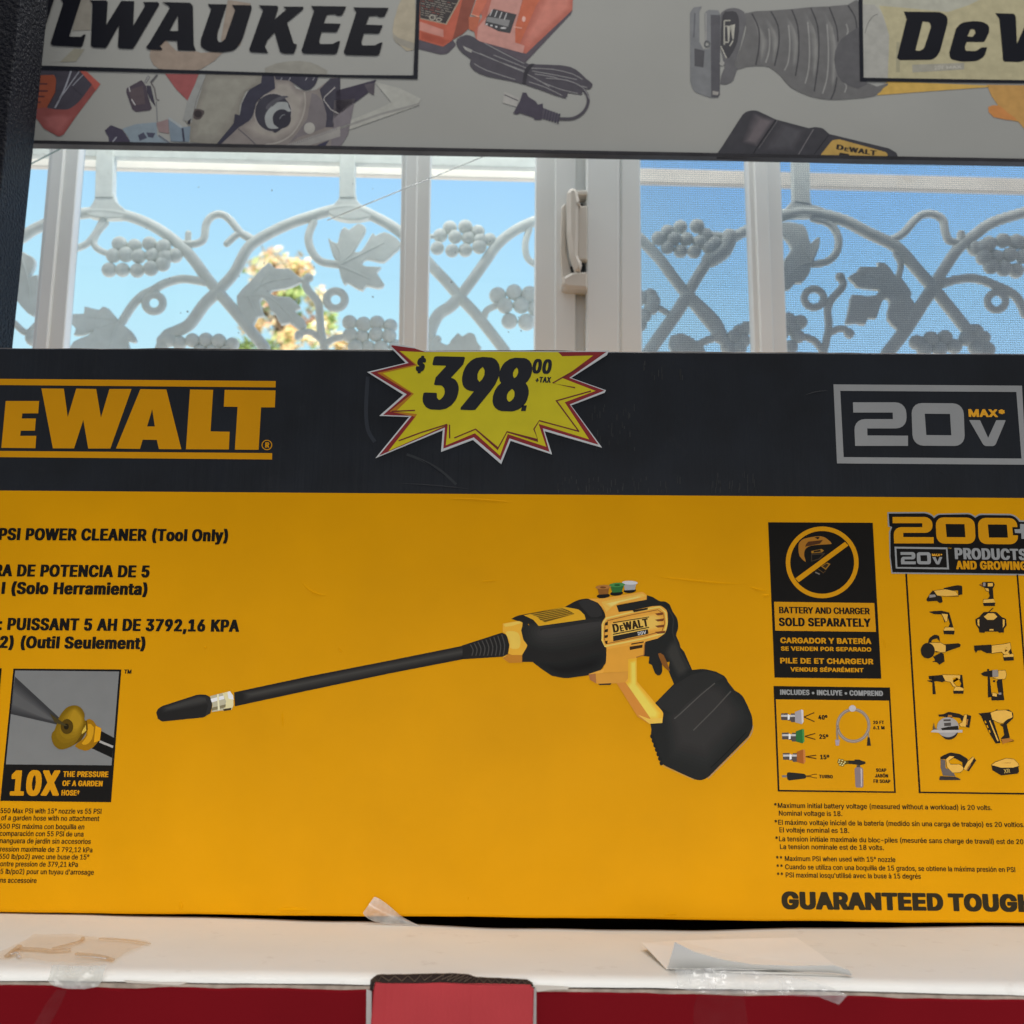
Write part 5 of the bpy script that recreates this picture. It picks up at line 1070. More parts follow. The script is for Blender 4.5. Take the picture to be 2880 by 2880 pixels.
for x in (1400, 1428, 1456):
    P.poly('C4', '%d,%d %d,%d %d,%d %d,%d' % (x - 10, 805 + (x - 1400) * 2.3, x + 8, 805 + (x - 1400) * 2.3, x + 20, 840 + (x - 1400) * 2.3, x + 2, 840 + (x - 1400) * 2.3), YEL, 5)
P.text('C4', 'XR', 1660, 1520, 1742, 1512, 55, ink(176, 150, 80), 5, 'M')
P.build('tool_range_panel', box)

P = Print(FRONT)
for st, a in (('*Maximum initial battery voltage (measured without a workload) is 20 volts.', (97, 136, 1697, 153)), ('Nominal voltage is 18.', (132, 193, 598, 197)),
              ('*El máximo voltaje inicial de la batería (medido sin una carga de trabajo) es 20 voltios.', (100, 260, 1936, 278)), ('El voltaje nominal es 18.', (136, 316, 648, 321)),
              ('*La tension initiale maximale du bloc-piles (mesurée sans charge de travail) est de 20', (106, 381, 1928, 403)), ('La tension nominale est de 18 volts.', (140, 439, 903, 446)),
              ('** Maximum PSI when used with 15° nozzle', (112, 525, 988, 534)), ('** Cuando se utiliza con una boquilla de 15 grados, se obtiene la máxima presión en PSI', (115, 586, 1868, 608)),
              ("** PSI maximal losqu'utilisé avec la buse à 15 degrés", (118, 646, 1175, 657))):
    P.text('C5', st, *a, 37, PK, 1, 'M')
P.build('disclaimer_text', box)
P = Print(FRONT)
P.text('C5', 'GUARANTEED', 153, 880, 1342, 893, 130, ink(42, 36, 22), 1, 'X')
P.text('C5', 'TOUGH', 1378, 894, 2012, 902, 130, ink(42, 36, 22), 1, 'X')
P.build('slogan', box)

P = Print(FRONT)
rs_ = random.Random(11)
for (x0, x1, y0, y1, n_) in ((1420, 1660, 395, 660, 26), (1200, 1930, 800, 900, 44), (1690, 1930, 150, 260, 14)):
    for k in range(n_):
        x = rs_.uniform(x0, x1); y = rs_.uniform(y0, y1 - 20); l_ = rs_.uniform(15, 45)
        v = rs_.choice((38, 41, 44))
        P.line('B2', '%f,%f %f,%f' % (x, y, x - l_ * .01, min(y1, y + l_)), rs_.uniform(3, 7), ink(v, v + 1, v + 2, 60 / 100), 1)
P.build('scuff_marks', box)
P = Print(FRONT)
for (x0, x1, y0, y1, n_) in ((0, 280, 830, 990, 24),):
    for k in range(n_):
        x = rs_.uniform(x0, x1); y = rs_.uniform(y0, y1 - 20); l_ = rs_.uniform(20, 60)
        P.line('B3', '%f,%f %f,%f' % (x, y, x, min(y1, y + l_)), rs_.uniform(3, 7), ink(41, 42, 43, 60 / 100), 1)
P.build('scuff_marks', box)
P = Print(FRONT)
P.line('B2', '150,240 140,420 150,540 190,610', 22, ink(42, 45, 50, 60 / 100), 1, 3)
P.line('B2', '370,680 460,715 560,770 650,850', 14, ink(44, 46, 48, 60 / 100), 1, 3)
P.build('scuff_marks', box)

# ================================================================== price sticker
stk = thing('price_sticker', 'jagged yellow starburst price sticker with a red edge on the black band of the carton', 'sticker', tuple(FRONT.p(1370, 1310)))
b = MB()
OUT = '275,72 287,60 340,63 418,80 424,92 475,97 860,98 1230,100 1515,96 1503,120 1300,250 1497,320 1490,333 1300,405 1475,644 1150,550 1192,682 958,605 905,737 745,600 565,668 575,545 195,703 385,470 217,464 352,345 148,217 365,165'
b.prism(FRONT, [q[:2] for q in pts('B2', OUT)], .0011, .0003)
b.build('backing_sheet', [mat('sticker_white', (.62, .64, .64), rough=.35, spec=.3)], stk)
P = Print(FRONT, .0011)
SR, SY = mat('sticker_red', (.26, .016, .018), rough=.28, spec=.4, var=.1, vscale=200, bump=.15, bscale=90), mat('sticker_yellow', (.66, .56, .006), rough=.28, spec=.4, var=.05, vscale=60, bump=.25, bscale=70, stretch=(2.5, 1, .6))
P.poly('B2', '283,70 290,66 418,84 475,103 700,103 1228,104 1500,103 1290,250 1488,322 1292,400 1455,628 1140,535 1178,668 952,592 902,715 750,586 578,650 587,530 215,690 400,465 238,460 372,343 166,220 382,166', SR, 1)
P.poly('B2', '330,99 470,105 860,102 1226,104 1250,128 1425,124 1252,252 1438,324 1264,388 1402,598 1116,510 1160,640 942,568 898,690 757,563 592,632 603,514 268,664 418,470 275,440 400,340 205,222 418,176', SY, 2)
OR = mat('sticker_orange', (.50, .20, .008), rough=.28, spec=.4)
P.poly('B2', '330,99 350,112 432,180 235,224 412,340 310,440 430,455 420,472 268,664 418,470 275,440 400,340 205,222 418,176', OR, 3)
for s in ('1378,175 1196,280 1322,306', '1412,325 1217,380 1342,550', '1346,553 1120,492 1090,540 1112,604 938,555 886,650 760,540 640,590', '614,592 613,515', '600,513 450,560 326,606', '286,440 418,434'):
    P.line('B2', s, 7, mat('sticker_dark_red', (.16, .014, .014), rough=.3, spec=.4), 4, 0)
P.build('printed_burst', stk)
P = Print(FRONT, .0011)
SK = mat('sticker_black', (.008, .009, .014), rough=.28, spec=.4)
P.text('B2', '3', 444, 427, 640, 430, 300, SK, 5, 'B', .2)
P.text('B2', '9', 642, 433, 850, 434, 298, SK, 5, 'B', .2)
P.text('B2', '8', 840, 437, 1040, 438, 298, SK, 5, 'B', .2)
P.poly('B2', '1024,406 1050,406 1043,438 1016,438', SK, 5)
P.text('B2', '$', 418, 214, 468, 216, 80, SK, 5, 'X', .15)
P.text('B2', '00', 1076, 225, 1184, 228, 82, SK, 5, 'B', .12)
P.text('B2', '+TAX', 1097, 276, 1184, 278, 32, SK, 5, 'B', .12)
P.build('price_lettering', stk)

# ================================================================== the red box with the white lid
RED = mat('red_board', (.165, .003, .007), rough=.6, spec=.05, var=.08, vscale=12, bump=.15, bscale=80)
WHT = mat('white_board', (.82, .805, .755), rough=.75, spec=.12, var=.03, vscale=14, bump=.15, bscale=200, soil=.35, soilcol=(.42, .36, .30), soilscale=60)
EDGE = mat('raw_board_edge', (.34, .28, .23), rough=.9, spec=.08, var=.3, vscale=150)
rb = thing('cardboard_box', 'red cardboard box with a white lid carrying the yellow carton', 'box', (0, .49, -.25))
def sag(x):
    P_ = [(-.5, .0006), (-.30, .0005), (-.19, -.0006), (-.10, -.0021), (-.0036, -.0049), (.094, -.0050), (.171, -.0028), (.29, -.0004), (.5, 0)]
    for (a, p), (c, q) in zip(P_, P_[1:]):
        if a <= x <= c:
            t = (x - a) / (c - a); t = t * t * (3 - 2 * t)
            return p + (q - p) * t
    return 0
def lid_z(x, y):
    t = max(0, min(1, (y - .486) / (.60 - .486)))
    t2 = 1 if y > .60 else t
    z0 = -.0004 - .0016 * max(0, (x - .12)) / .1 * .6 if x > .12 else -.0004
    z = z0 * (1 - t2) + sag(x) * t2
    z += noise.noise(Vector((x * 30, y * 30, 0))) * .00025
    return z
def lid():
    b = MB()
    nx = 150
    xs = [-.40 + .80 * i / nx for i in range(nx + 1)]
    prof = [(.606, -.0006), (.604, 0), (.60, 0), (.585, 0), (.57, 0), (.555, 0), (.54, 0), (.525, 0), (.51, 0), (.50, 0), (.494, 0), (.4905, -.0004), (.488, -.0012), (.4865, -.0024), (.4862, -.0036)]
    V = []
    for x in xs:
        w_ = noise.noise(Vector((x * 40, 9.1, 0))) * .0005
        for k, (y, dz) in enumerate(prof):
            V.append((x, y + (w_ if k > 12 else 0), lid_z(x, y) + dz + (w_ * .6 if k == len(prof) - 1 else 0)))
    n = len(prof)
    F = [(i * n + k, i * n + k + 1, (i + 1) * n + k + 1, (i + 1) * n + k) for i in range(nx) for k in range(n - 1)]
    b.add(V, F, 0)
    o = b.build('lid', [WHT], rb, smooth=True)
    return o
lid()
b = MB()
b.box((-.395, .735, -.004), (.395, .798, .0008), 1)
b.box((-.395, .50, -.030), (.395, .79, -.027), 1)
b.build('gap_backing', [WHT, mat('dark_gap_board', (.09, .06, .04), rough=.9, spec=.05)], rb)  # unseen dark boards added to keep the gap under the carton black
b = MB()
# walls of the box and the raw, torn board along their upper edge
nx = 150
V = []
for i in range(nx + 1):
    x = -.40 + .80 * i / nx
    zt = lid_z(x, .49) - .0040
    j = noise.noise(Vector((x * 70, 3.3, 0))) * .0007 + max(0, noise.noise(Vector((x * 25, 8.3, 0)))) * .0012
    V += [(x, .4872, zt), (x, .4862, zt - .0002 - j * .3), (x, .4856, zt - .0012 - max(0, j)), (x, .4850, zt - .0020 - max(0, j) * 1.3), (x, .4845, -.25)]
F = []; M = []
for i in range(nx):
    for k in range(4):
        F.append((i * 5 + k, i * 5 + k + 1, (i + 1) * 5 + k + 1, (i + 1) * 5 + k)); M.append(1 if k < 2 else 0)
b.add(V, F); b.m = M
b.add([(-.40, .4845, -.25), (-.40, .80, -.25), (-.40, .80, 0), (-.40, .4872, -.004)], [(0, 1, 2, 3)], 0)
b.add([(.40, .4845, -.25), (.40, .4872, -.004), (.40, .80, 0), (.40, .80, -.25)], [(0, 1, 2, 3)], 0)
b.add([(-.40, .80, -.25), (.40, .80, -.25), (.40, .80, 0), (-.40, .80, 0)], [(0, 1, 2, 3)], 0)
b.build('box_wall', [RED, EDGE], rb)
# tab folded over the front with its corrugated cut edge
TAB = Plane(.479, 0)
TABR = mat('red_tab_board', (.44, .044, .050), rough=.55, spec=.10, var=.06, vscale=30, bump=.6, bscale=60, stretch=(2.4, 1, .06), bdist=.0016)
DK = mat('dark_board', (.030, .020, .018), rough=.85, spec=.08, var=.3, vscale=200)
tabp = thing('locking_tab', '', '')
for k in ('label', 'category'):
    del tabp[k]
tabp.parent = rb
b = MB()
q = [px('C7', *t) for t in ((190, 652), (420, 655), (560, 650), (760, 660), (1070, 668), (1090, 690), (1085, 900), (1082, 2400), (140, 2400), (165, 900), (182, 690))]
b.prism(TAB, q, 0, -.0016, 0, .0006)
b.build('tab_face', [TABR], tabp)
b = MB()
top = [(160, 690), (165, 640), (205, 607), (430, 604), (640, 600), (730, 608), (765, 624), (900, 628), (1050, 636), (1085, 660)]
bot = [(176, 700), (186, 655), (215, 654), (430, 656), (560, 651), (660, 655), (765, 662), (900, 666), (1050, 671), (1088, 672)]
m_ = len(top)
A_ = [TAB.p(*px('C7', *t), -.0002) for t in bot]
B_ = [Plane(.4862, 0).p(*px('C7', *t)) for t in top]
C_ = [v + Vector((0, .0005, -.006)) for v in B_]
b.add(A_ + B_ + C_, [(i, i + 1, m_ + i + 1, m_ + i) for i in range(m_ - 1)] + [(m_ + i, m_ + i + 1, 2 * m_ + i + 1, 2 * m_ + i) for i in range(m_ - 1)], 0)
b.build('cut_edge', [DK], tabp)
b = MB()
TAN = mat('fluting_paper', (.13, .095, .070), rough=.9, spec=.05)
def edge_pt(s, t):                                  # s along the edge 0..1, t from front to back
    f = s * (m_ - 1); i = min(m_ - 2, int(f)); f -= i
    return A_[i].lerp(A_[i + 1], f).lerp(B_[i].lerp(B_[i + 1], f), t) + Vector((0, -.0002, .0004))
for t0, t1, cnt in ((.15, .80, 46),):
    Z_ = [edge_pt(.12 + .86 * k / cnt, (t0 if k % 2 else t1) + .08 * random.uniform(-1, 1)) for k in range(cnt + 1)]
    b.tube(Z_, .00028, 6, 0, ax=Vector((0, .7, -.7)))
b.tube([edge_pt(.1 + .89 * k / 40, .92 + .03 * random.uniform(-1, 1)) for k in range(41)], .00022, 6, 0)
b.build('fluting', [TAN], tabp)
# pale gaps either side of the tab
b = MB()
b.prism(Plane(.4842, 0), [px('C7', *t) for t in ((142, 690), (172, 700), (160, 2400), (132, 2400))], 0, -.0006)
b.build('tab_slot', [mat('slot_paper', (.45, .43, .41), rough=.8, spec=.1)], rb)
b = MB()
b.prism(Plane(.4842, 0), [px('C7', *t) for t in ((1086, 690), (1104, 680), (1100, 2400), (1082, 2400))], 0, -.0006)
b.build('tab_slot', [mat('slot_paper', (.45, .43, .41), rough=.8, spec=.1)], rb)
b = MB()
b.prism(Plane(.4846, 0), [px('C7', *t) for t in ((1088, 668), (1290, 678), (1280, 690), (1180, 692), (1110, 704))], 0, -.0006)
b.build('torn_edge', [mat('torn_paper', (.62, .57, .50), rough=.85, spec=.1)], rb)
b = MB()
b.prism(Plane(.4846, 0), [px('C6', *t) for t in ((700, 640), (760, 646), (900, 652), (1060, 652), (1010, 666), (900, 660), (720, 652))], 0, -.0006)
b.build('torn_edge', [mat('torn_paper', (.62, .57, .50), rough=.85, spec=.1)], rb)

# ================================================================== tapes and the paper slip on the lid
def film(name, tint, alpha, rough=.12):
    m = bpy.data.materials.new(name)
    m.use_nodes = True
    t = m.node_tree
    for n_ in list(t.nodes):
        t.nodes.remove(n_)
    o = t.nodes.new('ShaderNodeOutputMaterial')
    tr = t.nodes.new('ShaderNodeBsdfTransparent')
    tr.inputs[0].default_value = (*tint, 1)
    pb = t.nodes.new('ShaderNodeBsdfPrincipled')
    pb.inputs['Base Color'].default_value = (*[min(.85, c * .8) for c in tint], 1)
    pb.inputs['Roughness'].default_value = rough
    pb.inputs['Specular IOR Level'].default_value = .9
    co = t.nodes.new('ShaderNodeTexCoord')
    nn = t.nodes.new('ShaderNodeTexNoise')
    nn.inputs['Scale'].default_value = 120
    nn.inputs['Detail'].default_value = 3
    t.links.new(co.outputs['Object'], nn.inputs['Vector'])
    mr = t.nodes.new('ShaderNodeMapRange')
    mr.inputs['From Min'].default_value = .3; mr.inputs['From Max'].default_value = .7
    mr.inputs['To Min'].default_value = alpha * .6; mr.inputs['To Max'].default_value = min(1, alpha * 1.4)
    t.links.new(nn.outputs['Fac'], mr.inputs['Value'])
    mxs = t.nodes.new('ShaderNodeMixShader')
    t.links.new(mr.outputs[0], mxs.inputs[0])
    t.links.new(tr.outputs[0], mxs.inputs[1])
    t.links.new(pb.outputs[0], mxs.inputs[2])
    t.links.new(mxs.outputs[0], o.inputs[0])
    return m
def lidpt(reg, x, y, lift=0.0):
    """the spot of the lid seen at a photo coordinate"""
    a, c = px(reg, x, y)
    r = RX * ((a - 1440) / FOC) - UX * ((c - 1440) / FOC) + FX
    z = 0
    for _ in range(8):
        k = (z + lift - CAM.z) / r.z
        q = CAM + r * k
        z = lid_z(q.x, q.y)
    return q
def lid_sheet(name, reg, rows, amp, freq, mats, label, cat, lift=.0004, sm=True, th=0, group=None):
    """a thin crumpled sheet lying on the lid, given as rows of photo points"""
    V = []; n = len(rows[0]); sub = 6
    R_ = []
    for r_ in rows:
        P_ = [Vector((a, c)) for a, c in r_]
        R_.append([P_[i].lerp(P_[i + 1], k / sub) for i in range(n - 1) for k in range(sub)] + [P_[-1]])
    RR = []
    for i in range(len(R_) - 1):
        for k in range(sub):
            RR.append([a.lerp(c, k / sub) for a, c in zip(R_[i], R_[i + 1])])
    RR.append(R_[-1])
    for r_ in RR:
        for q in r_:
            p_ = lidpt(reg, q.x, q.y, lift)
            d = noise.noise(Vector((p_.x * freq, p_.y * freq, 1.7))) + .6 * abs(noise.noise(Vector((p_.x * freq * 2.3, p_.y * freq * 2.3, 5.1))))
            V.append(p_ + Vector((0, 0, amp * (d + .7))))
    m = len(RR[0])
    F = [(i * m + k, (i + 1) * m + k, (i + 1) * m + k + 1, i * m + k + 1) for i in range(len(RR) - 1) for k in range(m - 1)]
    c = sum(V, Vector()) / len(V)
    o = mesh_obj(name, V, F, mats, None, None, sm, c)
    tag(o, label, cat, group)
    return o
tp = thing('adhesive_tape', 'torn wrinkled tape patch with brown creases stuck across the left of the white lid', 'tape', tuple(lidpt('C6', 380, 470)))
o = lid_sheet('tape_film', 'C6', [[(195, 388), (400, 388), (560, 402), (700, 404), (845, 428)], [(90, 440), (250, 452), (420, 470), (600, 470), (790, 462)], [(-20, 492), (200, 505), (380, 520), (540, 520), (700, 500)], [(-60, 532), (150, 530), (300, 545), (470, 552), (625, 548)]],
          .0010, 75, [film('brown_film', (.972, .925, .87), .07, .16)], 'x', 'x')
o.location -= tp.location
o.parent = tp
for k in ('label', 'category'):
    del o[k]
CR = film('crease_film', (.93, .86, .77), .10, .15)
b = MB()
for s_, r_ in (('470,396 450,418 300,458', .0010), ('560,402 700,408 850,430', .0007), ('640,522 560,500 430,488', .0012), ('110,458 230,464 300,472 400,466', .0014), ('110,445 40,500', .0016)):
    q_ = spline([tuple(float(v) for v in t.split(',')) for t in s_.split()], 5, False)
    b.tube([lidpt('C6', x, y, .0012) for x, y in q_], r_, 6, 0, .5, Vector((0, 0, 1)))
for s_, r_ in (('60,490 100,480 110,505', .0009), ('430,500 520,505 600,515', .0005)):
    q_ = spline([tuple(float(v) for v in t.split(',')) for t in s_.split()], 5, False)
    b.tube([lidpt('C6', x, y, .0014) for x, y in q_], r_, 6, 1, .5, Vector((0, 0, 1)))
b.build('tape_crease', [CR, film('shine_film', (.97, .97, .97), .5, .05)], tp, True)
# crumpled clear tape hanging over the front edge, left and right
def hanging_tape(rows, amp, freq, mt, label, seed):
    V = []
    sub = 7
    n = len(rows[0][1])
    RR = []
    for y0, r_ in rows:
        P_ = [Vector(px(*t)) for t in r_]
        RR.append((y0, [P_[i].lerp(P_[i + 1], k / sub) for i in range(n - 1) for k in range(sub)] + [P_[-1]]))
    rows2 = []
    for i in range(len(RR) - 1):
        for k in range(sub):
            t = k / sub
            rows2.append((RR[i][0] * (1 - t) + RR[i + 1][0] * t, [a.lerp(c, t) for a, c in zip(RR[i][1], RR[i + 1][1])]))
    rows2.append(RR[-1])
    for yy, r_ in rows2:
        pl = Plane(yy, 0)
        for q in r_:
            p_ = pl.p(q.x, q.y)
            d = noise.noise(Vector((p_.x * freq, p_.z * freq + seed, 1.7))) + .6 * abs(noise.noise(Vector((p_.x * freq * 2.5, p_.z * freq * 2.5, seed))))
            V.append(p_ - Vector((0, 1, 0)) * amp * (d + .6) + Vector((0, 0, amp * .4 * d)))
    m = len(rows2[0][1])
    F = [(i * m + k, (i + 1) * m + k, (i + 1) * m + k + 1, i * m + k + 1) for i in range(len(rows2) - 1) for k in range(m - 1)]
    c = sum(V, Vector()) / len(V)
    o = mesh_obj('adhesive_tape', V, F, [mt], None, None, True, c)
    tag(o, label, 'tape')
    return o
clear = film('clear_film', (.97, .97, .96), .26, .07)
hanging_tape([(.4858, [('C6', 300, 548), ('C6', 400, 556), ('C6', 500, 556), ('C6', 605, 548)]), (.4846, [('C6', 288, 600), ('C6', 400, 606), ('C6', 500, 606), ('C6', 590, 590)]), (.4836, [('C6', 272, 640), ('C6', 380, 650), ('C6', 500, 654), ('C6', 578, 640)]), (.4832, [('C6', 305, 668), ('C6', 380, 684), ('C6', 480, 686), ('C6', 556, 672)])],
             .0007, 140, film('grey_film', (.86, .86, .82), .42, .12), 'clear tape end folded over the front edge left of the red tab', 3.1)
hanging_tape([(.4850, [('C8', 235, 318), ('C8', 360, 318), ('C8', 480, 305), ('C8', 600, 318), ('C8', 760, 350), ('C8', 900, 375), ('C8', 1000, 410)]), (.4840, [('C8', 250, 365), ('C8', 370, 365), ('C8', 490, 355), ('C8', 620, 366), ('C8', 760, 385), ('C8', 900, 400), ('C8', 1040, 430)]),
              (.4826, [('C8', 240, 410), ('C8', 360, 412), ('C8', 490, 415), ('C8', 620, 420), ('C8', 760, 425), ('C8', 900, 436), ('C8', 1068, 445)]), (.4828, [('C8', 350, 430), ('C8', 420, 436), ('C8', 500, 438), ('C8', 620, 440), ('C8', 800, 446), ('C8', 935, 452), ('C8', 1030, 490)])],
             .0016, 150, clear, 'crumpled shiny clear tape on the front edge under the folded paper', 6.4)
hanging_tape([(.4838, [('C8', 355, 432), ('C8', 420, 438), ('C8', 500, 440), ('C8', 575, 440)]), (.4838, [('C8', 330, 500), ('C8', 420, 500), ('C8', 500, 500), ('C8', 580, 500)]), (.4836, [('C8', 325, 640), ('C8', 420, 640), ('C8', 500, 640), ('C8', 600, 640)])],
             .0003, 60, film('faint_film', (.97, .96, .96), .008, .25), 'flat clear tape strip running down the red front at the right', 1.4)
hanging_tape([(.4838, [('C6', 320, 690), ('C6', 350, 692), ('C6', 380, 690)]), (.4838, [('C6', 260, 770), ('C6', 300, 775), ('C6', 345, 775)]), (.4836, [('C6', 170, 930), ('C6', 210, 930), ('C6', 260, 930)])],
             .0003, 60, film('faint_film_b', (.96, .95, .95), .012, .25), 'faint clear tape strip slanting down the red front at the left', 8.4)
# the curl of tape poking out from under the carton
def curl():
    V = []
    L_ = [('C7', 118, 262), ('C7', 160, 300), ('C7', 240, 320), ('C7', 400, 330), ('C7', 455, 334)]
    U_ = [('C7', 190, 160), ('C7', 245, 195), ('C7', 300, 240), ('C7', 345, 285), ('C7', 455, 332)]
    ys = [.5978, .5970, .5972, .5985, .5995]
    sub = 8
    for j in range(sub + 1):
        t = j / sub
        for i in range(5):
            a = Vector(px(*L_[i])); c = Vector(px(*U_[i]))
            q = a.lerp(c, t)
            V.append(Plane(ys[i] - .004 * math.sin(math.pi * t) * (1 - i / 5), 0).p(q.x, q.y))
    F = [(j * 5 + i, j * 5 + i + 1, (j + 1) * 5 + i + 1, (j + 1) * 5 + i) for j in range(sub) for i in range(4)]
    c = sum(V, Vector()) / len(V)
    o = mesh_obj('adhesive_tape', V, F, [film('milky_film', (.95, .93, .90), .48, .25)], None, None, True, c)
    m = o.modifiers.new('sub', 'SUBSURF'); m.levels = 2; m.render_levels = 2
    tag(o, 'curled end of clear tape sticking out from under the yellow carton', 'tape')
curl()
# folded white paper slip
PAP = mat('white_paper', (.90, .87, .81), rough=.7, spec=.12, var=.02, vscale=30)
slip = thing('paper_slip', 'folded white paper slip lying loose on the right of the lid', 'paper', tuple(lidpt('C8', 640, 250)))
b = MB()
sh = [('C8', 78, 192, .004), ('C8', 250, 182, .0018), ('C8', 500, 174, .0026), ('C8', 828, 167, .0022), ('C8', 935, 240, .0020), ('C8', 1005, 293, .0016), ('C8', 1082, 325, .0010), ('C8', 640, 322, .0010), ('C8', 400, 318, .0008), ('C8', 196, 318, .0008), ('C8', 140, 258, .0022)]
top_ = [lidpt(r_, x, y, h) for r_, x, y, h in sh]
c0 = lidpt('C8', 520, 250, .0010)
n_ = len(top_)
b.add([c0] + top_ + [v - Vector((0, 0, .0003)) for v in top_], [(0, 1 + (i + 1) % n_, 1 + i) for i in range(n_)] + [(1 + i, 1 + (i + 1) % n_, 1 + n_ + (i + 1) % n_, 1 + n_ + i) for i in range(n_)], 0)
b.build('sheet', [PAP], slip)
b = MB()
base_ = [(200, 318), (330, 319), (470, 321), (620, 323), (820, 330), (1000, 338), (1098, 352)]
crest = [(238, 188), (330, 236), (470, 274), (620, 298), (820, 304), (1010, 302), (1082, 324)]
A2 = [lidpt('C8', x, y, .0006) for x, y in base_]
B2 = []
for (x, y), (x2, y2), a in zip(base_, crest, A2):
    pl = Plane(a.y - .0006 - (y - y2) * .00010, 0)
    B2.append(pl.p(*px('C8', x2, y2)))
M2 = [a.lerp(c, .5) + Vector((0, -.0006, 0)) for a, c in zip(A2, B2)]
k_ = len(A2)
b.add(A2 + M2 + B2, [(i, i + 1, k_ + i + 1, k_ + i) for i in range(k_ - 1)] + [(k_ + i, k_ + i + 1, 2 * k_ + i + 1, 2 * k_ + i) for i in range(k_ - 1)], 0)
o = b.build('raised_fold', [mat('paper_fold_shade', (.60, .60, .585), rough=.7, spec=.1, var=.02)], slip, smooth=True)  # shade of the fold put into a greyer base colour
b = MB()
lo = [(330, 328), (620, 330), (860, 340), (1098, 353), (1060, 356), (860, 348), (620, 344)]
b.add([lidpt('C8', x, y, .0003) for x, y in lo], [tuple(range(len(lo)))[::-1]], 0)
b.build('lower_sheet', [PAP], slip)

# ================================================================== post, sign, window, grille
def postm():
    m = mat('hammered_paint', (.003, .004, .009), rough=.42, spec=.12, var=.2, vscale=300, bump=1.0, bscale=360, bdist=.0045)
    return m
def post():
    b = MB()
    d = .0018
    xs, yf, yb = -.4350, .7565, .801
    sec = [(xs - .05, yf), (xs - d, yf), (xs - d * .3, yf + d * .3), (xs, yf + d), (xs, yb), (xs - .05, yb)]
    V = []
    for z in (-.25, 1.2):
        V += [(x, y, z) for x, y in sec]
    n = len(sec)
    b.add(V, [(i, (i + 1) % n, n + (i + 1) % n, n + i) for i in range(n)] + [tuple(range(n))[::-1], tuple(range(n, 2 * n))])
    o = b.build('shelf_post', [postm()], None, loc=(xs - .025, .78, -.25))
    tag(o, 'dark hammered metal shelf post at the left in front of the sign', 'post')
post()

sign = thing('sign_board', 'grey printed advertising board with tool pictures and big black names above the window', 'sign', tuple(SIGN.p(1440, 436)))
SB = mat('sign_face', srgb(132, 133, 129, KS), rough=.5, spec=.12, var=.035, vscale=9)
e_ = [SIGN.uz(*q) for q in ((91.9, 403.5), (960, 427.3), (1920, 445.7), (2880, 454.7))]
zb = sum(q[1] for q in e_) / 4
U0, U1 = -.55, .56
b = MB()
b.prism_uz(SIGN, [(U0, zb), (U1, zb), (U1, zb + .34), (U0, zb + .34)], 0, -.004, 0)
b.build('board', [SB], sign)
b = MB()
for (o0, o1, h0, h1) in ((.0035, -.0055, -.0006, .0030),):
    b.prism_uz(SIGN, [(U0, zb + h0), (U1, zb + h0), (U1, zb + h1), (U0, zb + h1)], o0, o1, 0, .0005)
b.build('edge_trim', [mat('sign_trim', (.030, .030, .036), rough=.45, spec=.25, var=.2, vscale=60)], sign)
NAV = mat('sign_letter_ink', (.007, .008, .014), rough=.45, spec=.15, var=.1)
# pictures under the name frames
P = Print(SIGN, .0002)
i_ = sink
P.poly('S1', '640,-60 1000,-60 985,330 790,335 840,60', i_(117, 114, 106), 1)
P.poly('A1', '850,300 870,240 940,228 1000,290 1110,290 1140,300 1260,300 1140,392 1050,398 900,390 855,340', i_(126, 114, 103), 1, 2)
P.build('faded_picture', sign)
P = Print(SIGN, .0002)
P.poly('A1', '1290,0 1420,20 1360,260 1300,250 1250,230', i_(124, 114, 104), 1)
P.build('faded_picture', sign)
P = Print(SIGN, .0002)
P.poly('A1', '240,352 430,350 480,280 420,275 340,352', i_(122, 120, 108), 1)
P.build('faded_picture', sign)
P = Print(SIGN, .0002)
P.poly('A1', '1500,410 1560,360 1700,345 1800,370 1850,425', i_(122, 121, 114), 1, 2)
P.build('faded_picture', sign)
P = Print(SIGN, .0002)
P.poly('S1', '430,760 870,772 1002,920 900,1060,40 830,1140,60 740,1195,40 600,1190 510,1170 600,1000 610,860 590,815 430,820', i_(60, 58, 66), 2)
P.poly('S1', '330,822 590,815,20 612,860,20 606,1000 560,1110 480,1220 330,1260', i_(128, 68, 50), 2)
for y, x in ((912, 520), (990, 525), (1050, 490), (1110, 450)):
    P.poly('S1', '330,%d %d,%d %d,%d 330,%d' % (y - 12, x, y - 6, x - 8, y + 10, y + 8), i_(72, 44, 46), 3)
P.poly('S1', '866,770 945,780 1092,915 830,1265 690,1468,14 640,1488,14 480,1400 330,1200 480,1170 600,1190 740,1195,40 830,1140,60 900,1060 1002,920', i_(118, 66, 64), 3)
P.soft('S1', '640,1230 830,1250 700,1440 640,1475 500,1400 420,1260', '640,1270 740,1290 660,1400 630,1420 550,1370 500,1290', (118, 66, 64), (138, 84, 82), 3.4, 5, sink)
P.poly('S1', '866,770 945,780 1092,915 1040,990 1000,920', i_(146, 76, 68), 4)
for s, ww in (('775,768 745,860 690,1000 600,1175', 18), ('862,780 790,880 700,1010', 11), ('905,815 850,870 790,935', 9), ('700,1010 640,1090 600,1170', 9)):
    P.line('S1', s, ww, i_(128, 130, 138), 4, 2)
P.line('S1', '790,950 890,1040', 5, i_(44, 44, 50), 4)
P.build('tool_picture', sign)
P = Print(SIGN, .0002)
